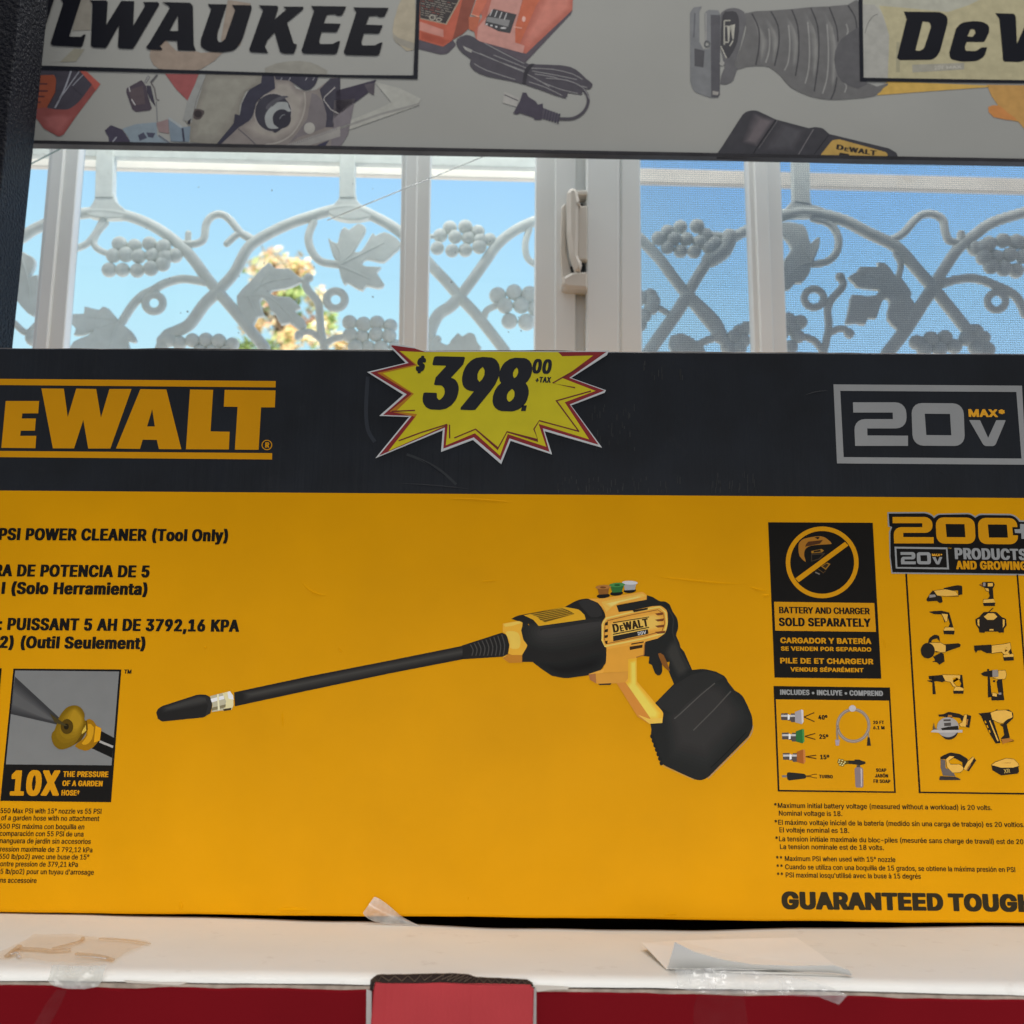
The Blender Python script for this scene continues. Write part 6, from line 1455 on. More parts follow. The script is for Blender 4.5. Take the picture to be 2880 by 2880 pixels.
# clamp, knob, bracket
P.poly('S1', '1375,960,20 1540,870,12 1590,940 1602,1020 1652,1180,10 1630,1200 1480,1218,16 1440,1190 1375,1010', i_(64, 58, 66), 2)
P.poly('S1', '1400,980 1555,930 1580,1130 1440,1150', i_(74, 66, 70), 3)
P.line('S1', '1402,945 1415,1000', 12, i_(150, 150, 150), 4); P.line('S1', '1430,1080 1472,1145', 10, i_(160, 160, 160), 4)
P.poly('S1', '1595,930 1640,935 1692,1160 1640,1090 1600,1010', i_(54, 52, 62), 3)
P.line('S1', '1580,900 1620,830', 26, i_(80, 80, 82), 2); P.line('S1', '1580,900 1620,835', 12, i_(140, 140, 140), 3)
P.line('S1', '1640,900 1710,815', 24, i_(78, 78, 80), 2); P.line('S1', '1640,895 1680,960 1700,1080 1730,1090', 12, i_(84, 80, 80), 3)
P.poly('S1', '1330,1400 1480,1350 1700,1330 1712,1480 1830,1560 1420,1560 1395,1490', i_(112, 124, 132), 2)
P.poly('S1', '1140,1420 1205,1360,14 1330,1410 1412,1530 1405,1564 1190,1564 1180,1490', i_(60, 57, 70), 3)
P.line('S1', '1225,1545 1270,1490', 14, i_(130, 132, 140), 4)
P.poly('S1', '1500,1472 1562,1440 1600,1500 1520,1532', i_(64, 66, 80), 3)
P.poly('S1', '1590,1440 1690,1448 1665,1500 1610,1490', i_(64, 66, 80), 3)
P.line('S1', '1725,1470 1850,1560', 14, i_(92, 98, 108), 3)
P.line('S1', '1700,1100 1712,1330', 8, i_(96, 98, 102), 3)
P.build('tool_picture', sign)
P = Print(SIGN, .0002)
# circular saw
P.poly('S2', '55,108 432,112 300,398 180,280', i_(126, 72, 72), 2)
P.poly('S2', '-40,640 90,600 100,760 -10,740', i_(120, 104, 104), 2)
P.poly('S2', '420,112 1130,120 1105,205 930,300 870,450 860,560 760,700 640,880 330,850 320,680 265,610 320,400', i_(110, 108, 101), 3)
P.poly('S2', '432,114 500,116 345,640 250,610 300,400', i_(122, 124, 122), 4)
P.line('S2', '505,118 400,380 345,620', 5, i_(90, 88, 84), 5)
P.poly('S2', '90,595 240,690 335,680 318,850 118,842', i_(102, 114, 124), 5)
P.line('S2', '95,590 240,690', 26, i_(132, 138, 140), 6); P.line('S2', '246,700 262,845', 22, i_(52, 54, 66), 6)
P.poly('S2', '380,490 480,510 470,560 430,605 365,590', i_(70, 64, 64), 6, 2)
P.ellipse('S2', 415, 545, 42, 40, i_(46, 42, 44), 7)
P.poly('S2', '305,620 340,595 325,660 300,650', i_(40, 40, 48), 6)
P.poly('S2', '1245,120 1400,125 1480,270 1590,300 1700,280 1900,130 1960,500 1890,690 1960,690 1960,920 600,900 850,700 1000,600 1020,520', i_(110, 105, 102), 4)
P.poly('S2', '1650,320 1760,400 1820,560 1800,690 1500,800 1400,870 1600,600', i_(98, 94, 96), 5, 2)
P.poly('S2', '1110,120 1240,122 1252,270 1130,340,30 1050,430,30 1010,560,20 970,620 860,690 640,895 596,895 800,650 815,545 868,560 890,430 960,290,40 1100,210', i_(48, 48, 59), 6)
P.poly('S2', '1240,118 1730,122 1690,230,30 1620,290,30 1560,285 1480,230,40 1400,180 1260,172', i_(50, 50, 60), 6)
for x in (1330, 1420, 1600, 1680):
    P.line('S2', '%d,150 %d,180' % (x, x - 20), 9, i_(120, 120, 124), 7)
P.poly('S2', '1735,280 1850,160 1960,150 1960,540 1885,600 1890,690 1800,690 1815,560,40', i_(55, 54, 63), 6)
P.line('S2', '1780,400 1790,360 1905,255', 10, i_(140, 138, 136), 7); P.line('S2', '1785,400 1860,500 1940,540', 10, i_(140, 138, 136), 7)
P.ellipse('S2', 1230, 530, 208, 215, i_(132, 128, 124), 6); P.ellipse('S2', 1230, 530, 196, 204, i_(50, 50, 58), 7)
P.poly('S2', '1150,470 1220,400 1330,350 1400,360 1300,400 1180,500', i_(70, 70, 76), 8, 2)
P.poly('S2', '1140,600 1170,510 1260,425 1380,420 1400,470 1420,520 1300,520 1235,600 1240,660 1290,700 1180,700', i_(128, 132, 132), 8, 3)
P.ellipse('S2', 1325, 598, 100, 103, i_(44, 44, 52), 9)
P.line('S2', '1300,600 1330,560 1360,555', 9, i_(100, 104, 108), 10, 2)
P.poly('S2', '1225,740 1300,700 1310,720 1255,752', i_(48, 48, 56), 8)
P.ellipse('S2', 1625, 700, 60, 62, i_(138, 137, 132), 7); P.ellipse('S2', 1622, 698, 60, 62, i_(84, 80, 84), 6)
P.soft('S2', '1260,190 1400,195 1480,285 1590,315 1560,620 1430,760 1250,850 1020,800 900,690 1020,610', '1300,230 1390,235 1470,330 1530,380 1500,600 1400,720 1250,790 1100,770 1000,700 1040,650', (112, 107, 103), (130, 126, 120), 4.5, 5, sink)
P.soft('S2', '520,125 1090,130 1060,200 920,300 855,480 800,620 640,840 345,830 340,690 420,420', '560,170 980,170 950,240 860,330 790,480 720,600 580,760 420,760 420,690 480,430', (110, 108, 101), (122, 121, 113), 3.3, 5, sink)
P.line('S2', '1570,310 1580,440 1540,600 1440,760 1300,850 1150,880', 16, i_(134, 130, 124), 6, 3)
P.line('S2', '850,705 960,800 1040,878', 9, i_(70, 68, 74), 6)
P.poly('S2', '1350,890 1960,680 1960,790 1530,915 1370,915', i_(126, 124, 121), 7)
for k in range(26):
    x = 1390 + k * 21; y = 880 - k * 7.4
    P.line('S2', '%f,%f %f,%f' % (x, y, x + 6, y + 26), 5, i_(84, 84, 88), 8)
P.poly('S2', '1640,912 1840,830 1780,920', i_(52, 52, 68), 8)
P.poly('A2', '-30,515 200,452 160,520 0,640 -30,640', i_(52, 49, 60), 6)
P.poly('A2', '-40,570 78,560 40,760 -10,840 -60,850', i_(100, 96, 100), 6)
P.poly('A2', '190,465 330,500 450,560 430,600 0,752 -40,720 220,612 282,580', i_(142, 143, 137), 5)
P.line('A2', '-30,735 220,648 440,590', 12, i_(122, 122, 119), 6)
P.poly('A2', '130,480 190,470 185,540 150,520', i_(72, 68, 74), 7)
P.build('tool_picture', sign)
P = Print(SIGN, .0002)
# battery charger with its cord
P.poly('S3', '312,-60 712,-60 700,60 640,200 605,345,12 520,412,12 308,350', i_(152, 80, 64), 2)
P.poly('S3', '312,190 520,262 522,328 310,268', i_(160, 112, 102), 3)
P.poly('S3', '316,-60 700,-60 548,218 316,166', i_(136, 128, 112), 3)
P.poly('S3', '316,-60 690,-60 540,208 318,158', i_(52, 49, 50), 4)
for k in range(9):
    y = 130 - k * 20
    x1_ = 530 + k * 14
    xx = 325
    while xx < x1_ - 40:
        w1 = random.uniform(20, 55)
        P.line('S3', '%f,%f %f,%f' % (xx, y + (xx - 325) * .22, min(x1_, xx + w1), y + (min(x1_, xx + w1) - 325) * .22), 5, i_(128, 122, 112) if random.random() > .15 else i_(120, 70, 60), 5)
        xx += w1 + random.uniform(6, 14)
P.ellipse('S3', 425, 155, 30, 25, i_(140, 136, 126), 5, hole=(20, 15), n=16); P.ellipse('S3', 482, 175, 26, 18, i_(140, 136, 126), 6, hole=(17, 10), n=16)
P.poly('S3', '305,352 520,412 602,352 634,392,14 560,470,16 500,480,16 300,430', i_(72, 68, 75), 2)
P.poly('S3', '700,-60 820,-60 750,150 745,250 690,300 600,352 640,200', i_(112, 64, 54), 3)
P.poly('S3', '800,-60 1658,-60 1650,90 1245,472 810,356 790,280 860,150', i_(150, 88, 76), 4)
P.poly('S3', '1230,-60 1400,-60 1330,60 1190,385 1150,375 1150,230', i_(160, 88, 66), 5)
P.poly('S3', '960,-60 1235,-60 1150,235 1150,375 1232,402 1218,468 810,356 825,240 900,150', i_(160, 118, 110), 5)
P.poly('S3', '830,-60 915,-60 900,20 850,120 830,150 765,130', i_(162, 92, 74), 6)
P.line('S3', '765,128 832,150', 8, i_(190, 140, 120), 7)
P.poly('S3', '742,150 845,150 820,230 790,280 745,260', i_(150, 86, 66), 6)
P.poly('S3', '960,80 1162,130 1105,294,10 1000,275 885,215 900,150', i_(58, 58, 60), 7)
P.poly('S3', '908,150 1104,180 1088,238 895,190', i_(112, 112, 112), 8)
for k in range(4):
    x = 950 + k * 42
    P.line('S3', '%d,%d %d,%d' % (x, 88 + k * 10, x - 22, 140 + k * 12), 8, i_(165, 165, 165), 9)
    P.ellipse('S3', 900 + k * 42 + (20 if k == 3 else 0), 216 + k * 11, 11 if k < 3 else 26, 8, i_(165, 165, 165), 9, n=10)
P.soft('S3', '1420,-60 1650,-60 1640,80 1260,440 1200,390 1340,60', '1480,-60 1620,-60 1600,60 1300,350 1270,330 1400,70', (150, 88, 76), (168, 108, 96), 4.4, 5, sink)
P.soft('S3', '318,268 515,330 600,355 525,405 315,345', '330,290 500,340 540,360 510,388 330,335', (152, 80, 64), (134, 66, 52), 3.2, 5, sink)
P.ellipse('S3', 1225, 170, 16, 24, i_(200, 150, 140), 7); P.line('S3', '1140,238 1210,250', 8, i_(190, 140, 125), 7)
P.poly('S3', '1652,85 1640,122 1240,548 900,452 800,385 815,352 1240,470', i_(76, 70, 77), 3)
C0, C1 = i_(66, 64, 70), i_(124, 124, 124)
P.poly('S3', '640,345 720,308 790,330 860,378 1000,430 1230,548 1310,565 1560,575 1680,610 1770,690 1828,740 1800,785 1735,780 1735,832 1612,815 1590,865 1400,800 1230,742 1100,710 900,670 790,620 750,560 762,522 690,470 640,405', C0, 6, 2)
P.poly('S3', '690,405 772,440 765,465 715,440', i_(140, 140, 136), 7)
for s in ('720,430 900,500 1240,640', '840,470 1000,540 1240,628', '880,380 1050,470 1230,560', '790,560 900,620 1150,700', '1250,650 1380,720 1450,765', '1290,600 1480,610 1650,650 1740,700', '1300,625 1500,660 1690,700', '1320,650 1500,680 1600,720 1780,770', '1400,730 1560,790 1700,820', '960,485 1100,540 1250,600', '1270,720 1420,770 1560,840'):
    P.line('S3', s, 6, C1, 7, 2)
P.poly('S3', '1240,600 1290,560 1320,562 1262,640 1240,742 1212,735 1225,640', i_(48, 47, 52), 8)
P.line('S3', '1400,690 1600,712 1735,775 1790,870 1755,975 1660,1038 1535,1042', 26, C0, 8, 4)
P.line('S3', '1420,688 1600,706 1740,770 1800,870', 6, C1, 9, 4)
P.poly('S3', '1215,812 1248,815 1265,850 1330,890 1348,920 1390,908 1394,950 1380,1052 1320,1052 1310,1032 1190,992 1165,1006 1132,995 1190,890', i_(61, 58, 68), 6)
P.poly('S3', '1390,945 1540,1005 1530,1070 1378,1040', i_(72, 69, 78), 6)
for k in range(6):
    x = 1420 + k * 24; y = 958 + k * 8
    P.line('S3', '%d,%d %d,%d' % (x, y, x - 18, y + 88), 13, i_(58, 56, 66), 7)
P.poly('S3', '1055,805 1182,862 1165,940 1040,902', i_(142, 141, 137), 5)
P.line('S3', '1055,832 1175,885', 8, i_(66, 64, 70), 6)
P.poly('S3', '78,300 88,180 175,-60 270,-60 262,440 130,390 90,350', i_(142, 135, 118), 1, 2)
P.poly('S3', '78,290 88,350 130,390 262,440 264,380 120,330', i_(126, 123, 114), 2)
P.build('tool_picture', sign)
P = Print(SIGN, .0002)
# reciprocating saw
P.poly('S4', '130,120 160,68,20 238,60 215,110 215,380 250,445 300,445 318,400 268,370 262,115,20 300,90 388,95 408,140 402,700 400,835 380,886 310,886 165,832,30 132,740', i_(104, 106, 108), 2)
P.poly('S4', '318,135 404,138 402,700 400,860 380,886 322,880', i_(74, 74, 78), 3)
P.poly('S4', '170,440 262,462 252,612 172,600', i_(72, 72, 75), 3)
P.poly('S4', '335,825 390,835 385,862 335,860', i_(132, 130, 126), 4)
P.line('S4', '275,120 275,370', 10, i_(128, 128, 126), 4); P.ellipse('S4', 285, 400, 28, 32, i_(82, 84, 86), 4, hole=(16, 18), n=18)
P.line('S4', '175,120 165,340', 12, i_(82, 84, 88), 3)
P.poly('S4', '410,120 465,78,40 560,72,40 622,110 640,200 590,400 535,590 560,620 520,740,30 450,768,20 404,760 412,690 445,610 405,420', i_(86, 86, 88), 4)
P.poly('S4', '425,140 480,106 548,112 575,200 560,380 480,530 430,490 406,400', i_(58, 58, 61), 5, 2)
for s in ('440,190 440,410', '440,190 495,188', '440,240 480,240 480,380', '440,385 480,385', '490,240 525,225 520,360', '408,420 460,530', '520,370 490,420'):
    P.line('S4', s, 11, i_(146, 145, 136), 6)
P.ellipse('S4', 420, 576, 22, 22, i_(134, 134, 130), 6, n=16)
P.poly('S4', '628,122 850,98 1050,84 1220,66 1380,60 1560,44 1690,44 1712,740 1925,752 1880,800 1800,872 1580,898 1400,905 1220,876 1040,792 950,690 850,612 770,600 650,605 555,632 540,580 600,400 640,250', i_(90, 90, 90), 3, 2)
SH = lambda *a: P.soft('S4', *a, 4, 5, sink, 3)
for x0_, t_, b_ in ((690, 150, 590), (800, 140, 590), (985, 120, 640), (1165, 105, 740), (1335, 95, 840)):
    SH('%d,%d %d,%d %d,%d %d,%d' % (x0_, t_, x0_ + 150, (t_ + b_) // 2, x0_ + 80, b_, x0_ + 60, (t_ + b_) // 2), '%d,%d %d,%d %d,%d %d,%d' % (x0_ + 80, t_ + 130, x0_ + 115, (t_ + b_) // 2, x0_ + 90, b_ - 90, x0_ + 95, (t_ + b_) // 2), (90, 90, 90), (114, 114, 112))
for s in ('690,125 752,260 755,430 725,590', '862,105 925,230 935,400 895,600', '1050,88 1105,240 1115,480 1085,690', '1222,72 1285,240 1295,520 1255,830', '1390,65 1455,240 1470,380', '1460,700 1440,820 1405,900', '1560,50 1625,160 1640,270'):
    P.line('S4', s, 13, i_(62, 62, 64), 5, 3)
for s in ('842,260 852,360 845,470 815,570', '1022,230 1034,400 1020,560 985,640', '1196,200 1212,420 1205,620 1172,760', '1370,220 1384,460 1372,700 1330,850', '1545,220 1560,290 1530,360', '1510,720 1545,780 1530,840'):
    P.line('S4', s, 14, i_(120, 120, 118), 5, 3)
P.poly('S4', '1435,540 1470,400 1560,310 1730,262 1730,765 1560,772 1470,690', i_(78, 78, 80), 6, 2)
P.poly('S4', '372,1396 420,1330 560,1110 620,1020,30 690,998,30 745,1006 905,1082 1205,1162 1262,1152 1330,1160,20 1392,1215 1932,1345 2004,1386,20 2016,1440 372,1440', i_(54, 54, 58), 2)
P.soft('S4', '700,1020 905,1085 742,1335 600,1290', '770,1080 850,1105 720,1290 660,1270', (56, 55, 59), (92, 87, 90), 3, 6, sink)
P.soft('S4', '925,1105 1190,1175 1080,1380 770,1380', '1000,1150 1120,1190 1040,1330 880,1330', (54, 54, 58), (70, 69, 73), 3, 5, sink)
P.line('S4', '908,1085 735,1340 700,1400', 9, i_(34, 34, 38), 4); P.line('S4', '925,1092 752,1345', 5, i_(92, 90, 92), 4)
P.line('S4', '1248,1172 1110,1405', 8, i_(98, 96, 98), 4); P.line('S4', '1385,1225 1250,1405', 8, i_(40, 40, 44), 4)
P.poly('S4', '1292,1430 1418,1272,14 1480,1262,14 1905,1380,12 1922,1402,10 1900,1436', i_(156, 128, 70), 5)
P.text('S4', 'D', 1452, 1352, 1518, 1366, 46, i_(44, 40, 38), 6)
P.text('S4', 'E', 1524, 1367, 1564, 1376, 34, i_(44, 40, 38), 6)
P.text('S4', 'WALT', 1566, 1376, 1815, 1412, 46, i_(44, 40, 38), 6)
P.poly('S4', '1486,1384 1570,1396,8 1575,1430 1466,1430', i_(44, 40, 38), 6)
P.build('tool_picture', sign)
P = Print(SIGN, .0002)
# yellow saw body and the faded pictures under the right-hand frame
P.poly('A3', '1100,540 1130,488 1160,462 1725,484 1735,494 1500,510', i_(168, 138, 72), 2)
P.poly('A3', '1720,480 1990,485 1990,800 1900,690 1850,680 1800,620 1748,545', i_(160, 124, 72), 2)
P.poly('A3', '1728,608 1790,598 1840,640 1892,682 1760,664', i_(168, 114, 66), 3, 2)
P.poly('A3', '1018,-40 1990,-40 1990,456 1024,444', i_(146, 146, 134), 7)
P.poly('A3', '1110,34 1190,40 1500,70 1620,30 1760,-40 1990,-40 1990,456 1150,446 1165,330 1168,200 1135,90', i_(150, 144, 116), 8)
P.poly('A3', '1018,28 1085,28 1130,85 1166,200 1160,446 1024,444', i_(139, 139, 133), 9, 0)
P.poly('A3', '1298,368 1592,358 1592,395 1300,412', i_(133, 131, 120), 9)
P.text('A3', '20V', 1425, 397, 1478, 394, 22, i_(152, 150, 140), 10, 'W')
P.text('A3', 'MAX', 1492, 392, 1578, 388, 16, i_(152, 150, 140), 10, 'W')
P.poly('A3', '1208,240 1228,240 1228,410 1206,412', i_(134, 130, 108), 9)
P.line('A3', '1030,190 1050,130 1080,92 1105,84', 4, i_(96, 96, 92), 10, 3)
P.build('tool_picture', sign)
P = Print(SIGN, .0002)
P.poly('A2', '427,-60 447,-60 432,450 0,440 -1760,395 -1760,371 0,426 408,429', mat('sign_frame_ink', (.012, .014, .022), rough=.45, spec=.15), 12)
P.build('name_frame', sign)
P = Print(SIGN, .0002)
P.poly('A3', '993,-60 1015,-60 1023,442 2000,457 2000,474 1002,463', mat('sign_frame_ink', (.012, .014, .022), rough=.45, spec=.15), 12)
P.build('name_frame', sign)
P = Print(SIGN, .0002)
P.poly('S1', '500,-60 606,-60 590,0 462,400,10 455,455 468,480 466,498 350,498', NAV, 12)
P.poly('S1', '640,-60 895,-60 880,10 755,402,10 885,405,16 912,380 935,378 900,500,16 880,515 575,498,14 552,480,10 560,450 690,40', NAV, 12)
P.poly('S1', '978,8 1160,8,12 1174,28 1158,275 1320,14 1462,18 1450,285 1575,75 1572,45 1552,26 1718,26,14 1736,50,10 1460,520,14 1440,535 1295,528,14 1283,505 1297,275 1165,512,14 1150,525 1010,518,14 990,495 1008,40,14', NAV, 12)
P.poly('A1', '918,14 1080,18,10 1093,38 1097,255,10 1110,290 1008,286 1003,233 937,231 906,264 921,280 912,286 840,282,8 828,268 850,240 962,48 955,35', NAV, 12, 0, ('960,178 1010,178 1008,88',))
P.poly('A1', '1177,25 1285,27 1230,195,20 1232,236,16 1252,244,12 1276,222 1332,60 1314,30 1425,33,8 1425,52 1370,235,30 1330,287,24 1260,298 1180,294,24 1135,265,16 1138,225 1196,55', NAV, 12)
P.poly('A1', '1465,32 1574,35,8 1575,52 1555,112 1622,55 1603,40 1720,40,8 1715,56 1625,130 1662,246 1682,256 1665,306,8 1603,305,10 1585,293 1555,185 1514,230 1500,266 1519,302 1420,297,8 1411,283 1490,60', NAV, 12)
for dx, dy in ((0, 0), (-239, -8)):
    f = lambda s: ' '.join(','.join(str(float(v) + (dx, dy, 0)[k]) for k, v in enumerate(q.split(','))) for q in s.split())
    P.poly('A2', f('68,44 268,47 244,97,8 212,98 206,90,8 158,93 140,142 236,145 214,192,8 128,190 114,240,8 118,260,8 190,259 222,243 233,243 215,312,8 198,317 25,313,8 14,297 85,72'), NAV, 12)
P.build('name_lettering', sign)
P = Print(SIGN, .0002)
P.poly('A3', '1250,68 1465,71,30 1499,100,16 1497,135 1452,305,30 1415,341,20 1225,343,10 1212,330 1266,110', NAV, 12, 0, ('1357,124 1395,127,10 1405,152,10 1364,278,12 1340,290 1316,288',))
P.poly('A3', '1575,130,30 1640,122 1695,124,20 1734,148,16 1732,185 1706,240,8 1606,240 1594,268,10 1600,290,8 1660,292,14 1690,270 1722,270 1706,322,16 1665,348,16 1575,352,20 1512,336,16 1507,300 1545,165', NAV, 12, 0, ('1628,166,8 1652,170,8 1655,190 1640,211 1610,208',))
P.poly('A3', '1767,77 1876,80,10 1884,100 1890,250 1975,60 2085,60 1998,330 1900,354,12 1812,351,12 1808,300 1790,108', NAV, 12)
P.build('name_lettering', sign)

# ---- sliding window
win = thing('sliding_window', 'white aluminium sliding window with latch, clear pane and insect screen behind the carton', 'window', tuple(WIN.p(1650, 985)))
ALU = mat('white_aluminium', (.82, .84, .83), rough=.42, spec=.3, var=.03, vscale=8)
def bar_from(reg, l0, l1, r0, r1, o0, o1, mb, mi=0, bev=.0012):
    """upright bar: left and right edge lines drawn on beyond what the photo shows"""
    a, c, d, e2 = [Vector(px(reg, *t)) for t in (l0, l1, r0, r1)]
    def ext(p, q, y):
        t = (y - p.y) / (q.y - p.y)
        return tuple(p.lerp(q, t))
    mb.prism(WIN, [ext(a, c, 130), ext(a, c, 1250), ext(d, e2, 1250), ext(d, e2, 130)], o0, o1, mi, bev)
for reg, l0, l1, r0, r1 in (('G1', (345, 60), (228, 1388), (550, 40), (442, 1388)), ('G2', (1040, 85), (1018, 1400), (1238, 90), (1213, 1408)), ('G4', (48, 120), (95, 1420), (268, 115), (318, 1420))):
    b = MB()
    bar_from(reg, l0, l1, r0, r1, .004, -.012, b)
    w_ = (r0[0] - l0[0])
    bar_from(reg, (l0[0] + .16 * w_, l0[1]), (l1[0] + .16 * w_, l1[1]), (l0[0] + .56 * w_, l0[1]), (l1[0] + .56 * w_, l1[1]), .0085, .0035, b, 0, .0015)
    b.build('mullion', [ALU], win)
b = MB()
bar_from('G3', (258, 95), (248, 1418), (391, 95), (389, 1418), .006, -.016, b)
bar_from('G3', (386, 95), (384, 1418), (523, 95), (521, 1418), .012, -.014, b)
bar_from('G3', (512, 95), (512, 1418), (600, 95), (600, 1418), .002, -.014, b)
b.build('jamb', [ALU], win)
b = MB()
bar_from('G3', (590, 95), (588, 1418), (810, 95), (806, 1418), .020, -.010, b, 0, .002)
bar_from('G3', (802, 95), (800, 1418), (826, 95), (824, 1418), .0165, -.008, b, 0, .001)
bar_from('G3', (820, 95), (820, 1418), (948, 105), (962, 1420), .0185, -.008, b, 0, .002)
b.build('sash_stile', [ALU], win)
lt = thing('latch', '', '')
for k in ('label', 'category'):
    del lt[k]
lt.parent = win
lt.location = (0, 0, 0)
LAT = mat('latch_plastic', (.68, .63, .56), rough=.38, spec=.35, var=.02)
b = MB()
b.prism(WIN, rounded(pts('G3', '420,1010,30 428,985,20 490,952,10 592,950 592,1062 455,1058,20 425,1042,16')), .028, .010, 0, .003)
b.prism(WIN, rounded(pts('G3', '416,780 425,480,20 455,460 455,790 486,890 500,960 430,985,10')), .0150, .010, 0, .001)
b.build('latch_base', [LAT], lt)
b = MB()
b.prism(WIN, rounded(pts('G3', '455,430,10 480,396,20 520,410,20 546,520,10 530,520 528,852 556,905,20 545,948,12 512,948,20 478,850,20 456,700')), .032, .020, 0, .004)
b.build('latch_lever', [LAT], lt)
b = MB()
b.prism(WIN, rounded(pts('G3', '524,504,6 592,502 592,862 526,858,6')), .024, .004, 0, .0015)
b.prism(WIN, rounded(pts('G3', '522,398,10 560,392,10 592,394 592,422 524,422')), .022, .004, 0, .001)
b.build('latch_keeper', [LAT], lt)
b = MB()
b.prism(WIN, pts('G3', '545,428 574,426 574,498 548,498'), .0035, .001)
b.prism(WIN, pts('G3', '484,888 574,866 574,948 500,952'), .0165, .001)
b.build('latch_slot', [mat('dark_slot', (.02, .024, .026), rough=.6)], lt)
# panes and screen
def glass_mat():
    m = bpy.data.materials.new('window_glass')
    m.use_nodes = True
    t = m.node_tree
    for n_ in list(t.nodes):
        t.nodes.remove(n_)
    o = t.nodes.new('ShaderNodeOutputMaterial')
    tr = t.nodes.new('ShaderNodeBsdfTransparent'); tr.inputs[0].default_value = (.95, .975, .965, 1)
    gl = t.nodes.new('ShaderNodeBsdfGlossy'); gl.inputs['Roughness'].default_value = .02
    fr = t.nodes.new('ShaderNodeFresnel'); fr.inputs[0].default_value = 1.45
    mxs = t.nodes.new('ShaderNodeMixShader')
    t.links.new(fr.outputs[0], mxs.inputs[0]); t.links.new(tr.outputs[0], mxs.inputs[1]); t.links.new(gl.outputs[0], mxs.inputs[2])
    t.links.new(mxs.outputs[0], o.inputs[0])
    return m
GL = glass_mat()
uL = WIN.uz(-160, 700)[0]; uM = WIN.uz(1505, 700)[0]; uN = WIN.uz(1790, 700)[0]; uR = WIN.uz(3060, 700)[0]
zt_, zl_ = WIN.uz(1440, 130)[1], WIN.uz(1440, 1250)[1]
for a, c in ((uL, uM), (uN, uR)):
    V = [WIN.at(a, zl_, -.009), WIN.at(c, zl_, -.009), WIN.at(c, zt_, -.009), WIN.at(a, zt_, -.009)]
    mesh_obj('glass_pane', V, [(0, 1, 2, 3)], [GL], win)
b = MB()
rs_ = random.Random(5)
for k in range(26):
    x, y = rs_.uniform(330, 1480), rs_.uniform(500, 940)
    c_ = WIN.uz(x, y); r_ = rs_.uniform(.0004, .0011)
    b.prism_uz(WIN, [(c_[0] + r_ * math.cos(a_) * rs_.uniform(.6, 1.4), c_[1] + r_ * math.sin(a_) * rs_.uniform(.5, 1.2)) for a_ in (0, 1.1, 2.2, 3.3, 4.4, 5.4)], -.0080, -.0088)
b.build('dirt_specks', [mat('pane_dirt', (.30, .34, .36), rough=.8, spec=.05)], win)
b = MB()
pit = .00257
W_ = .00084
k = 0
z = zl_
V = []; F = []
def quad(a, c, d, e2, off):
    n = len(V)
    V.extend([WIN.at(a, d, off), WIN.at(c, d, off), WIN.at(c, e2, off), WIN.at(a, e2, off)])
    F.append((n, n + 1, n + 2, n + 3))
while z < zt_:
    quad(uN, uR, z, z + W_, -.016)
    z += pit
u = uN
while u < uR:
    quad(u, u + W_ * .5, zl_, zt_, -.0164)
    u += pit
mesh_obj('insect_screen', V, F, [mat('screen_mesh', (.24, .26, .31), rough=.6, spec=.1)], win)
# rails of the frame, hidden by the sign and the carton but closing the window
b = MB()
b.prism_uz(WIN, [(uL - .02, zt_ - .01), (uR + .02, zt_ - .01), (uR + .02, zt_ + .03), (uL - .02, zt_ + .03)], .0075, -.018, 0)
b.prism_uz(WIN, [(uL - .02, zl_ - .03), (uR + .02, zl_ - .03), (uR + .02, zl_ + .01), (uL - .02, zl_ + .01)], .0075, -.018, 0)
b.build('frame_rail', [ALU], win)

# ---- thin lines in front of the window
THR = Plane(.93, 0)
b = MB()
b.tube([THR.p(920, 620), THR.p(1140, 530), THR.p(1365, 438), THR.p(1420, 414)], .0006, 8)
o = b.build('glass_strip', [mat('glint', (.75, .78, .76), rough=.12, spec=.9, metal=.6)], None, True, loc=tuple(THR.p(1140, 530)))
tag(o, 'thin glinting line slanting across the window left of the latch', 'line')
b = MB()
b.tube([THR.p(70, 470), THR.p(190, 408), THR.p(250, 378)], .0007, 8)
o = b.build('glass_strip', [mat('green_glint', (.30, .42, .40), rough=.15, spec=.8)], None, True, loc=tuple(THR.p(150, 430)))
tag(o, 'thin greenish glass edge slanting beside the dark post', 'line')

# ---- cast iron grille outside
gr = thing('window_grille', 'white cast iron grille of vines, leaves and grapes outside the window', 'grille', tuple(GRILLE.p(1440, 1000)))
IRON = mat('white_iron', (.74, .77, .73), rough=.6, spec=.15, var=.06, vscale=60, bump=.4, bscale=130, bdist=.0009, soil=.35, soilcol=(.40, .38, .33), soilscale=70)
def vine(reg, st, wd, nm='vine', n=5, seg=12, flat=.8, w2=None):
    q = spline(pts(reg, st), n, False)
    P_ = [GRILLE.p(x, y) for x, y in q]
    r0 = wd / REG[reg][2] / FOC * GRILLE.d / 2 * 1.04
    r1 = (w2 or wd) / REG[reg][2] / FOC * GRILLE.d / 2 * 1.04
    m = len(P_)
    VB.tube(P_, [r0 + (r1 - r0) * i / (m - 1) for i in range(m)], seg, 0, flat, GRILLE.n)
    VB.ball(P_[0], r0 * .98, 10, 6, 0, flat); VB.ball(P_[-1], r1 * .98, 10, 6, 0, flat)
def ring(reg, cx, cy, R_, r_):
    P_ = [GRILLE.p(*q) for q in ell(reg, cx, cy, R_, R_ * .95, 22)]
    VB.tube(P_, r_ / REG[reg][2] / FOC * GRILLE.d, 10, 0, .85, GRILLE.n, True)
def slab(reg, st, th=.006, sm=2):
    VB.prism(GRILLE, spline(pts(reg, st), sm), th / 2, -th / 2, 0, .0012)
VB = MB()
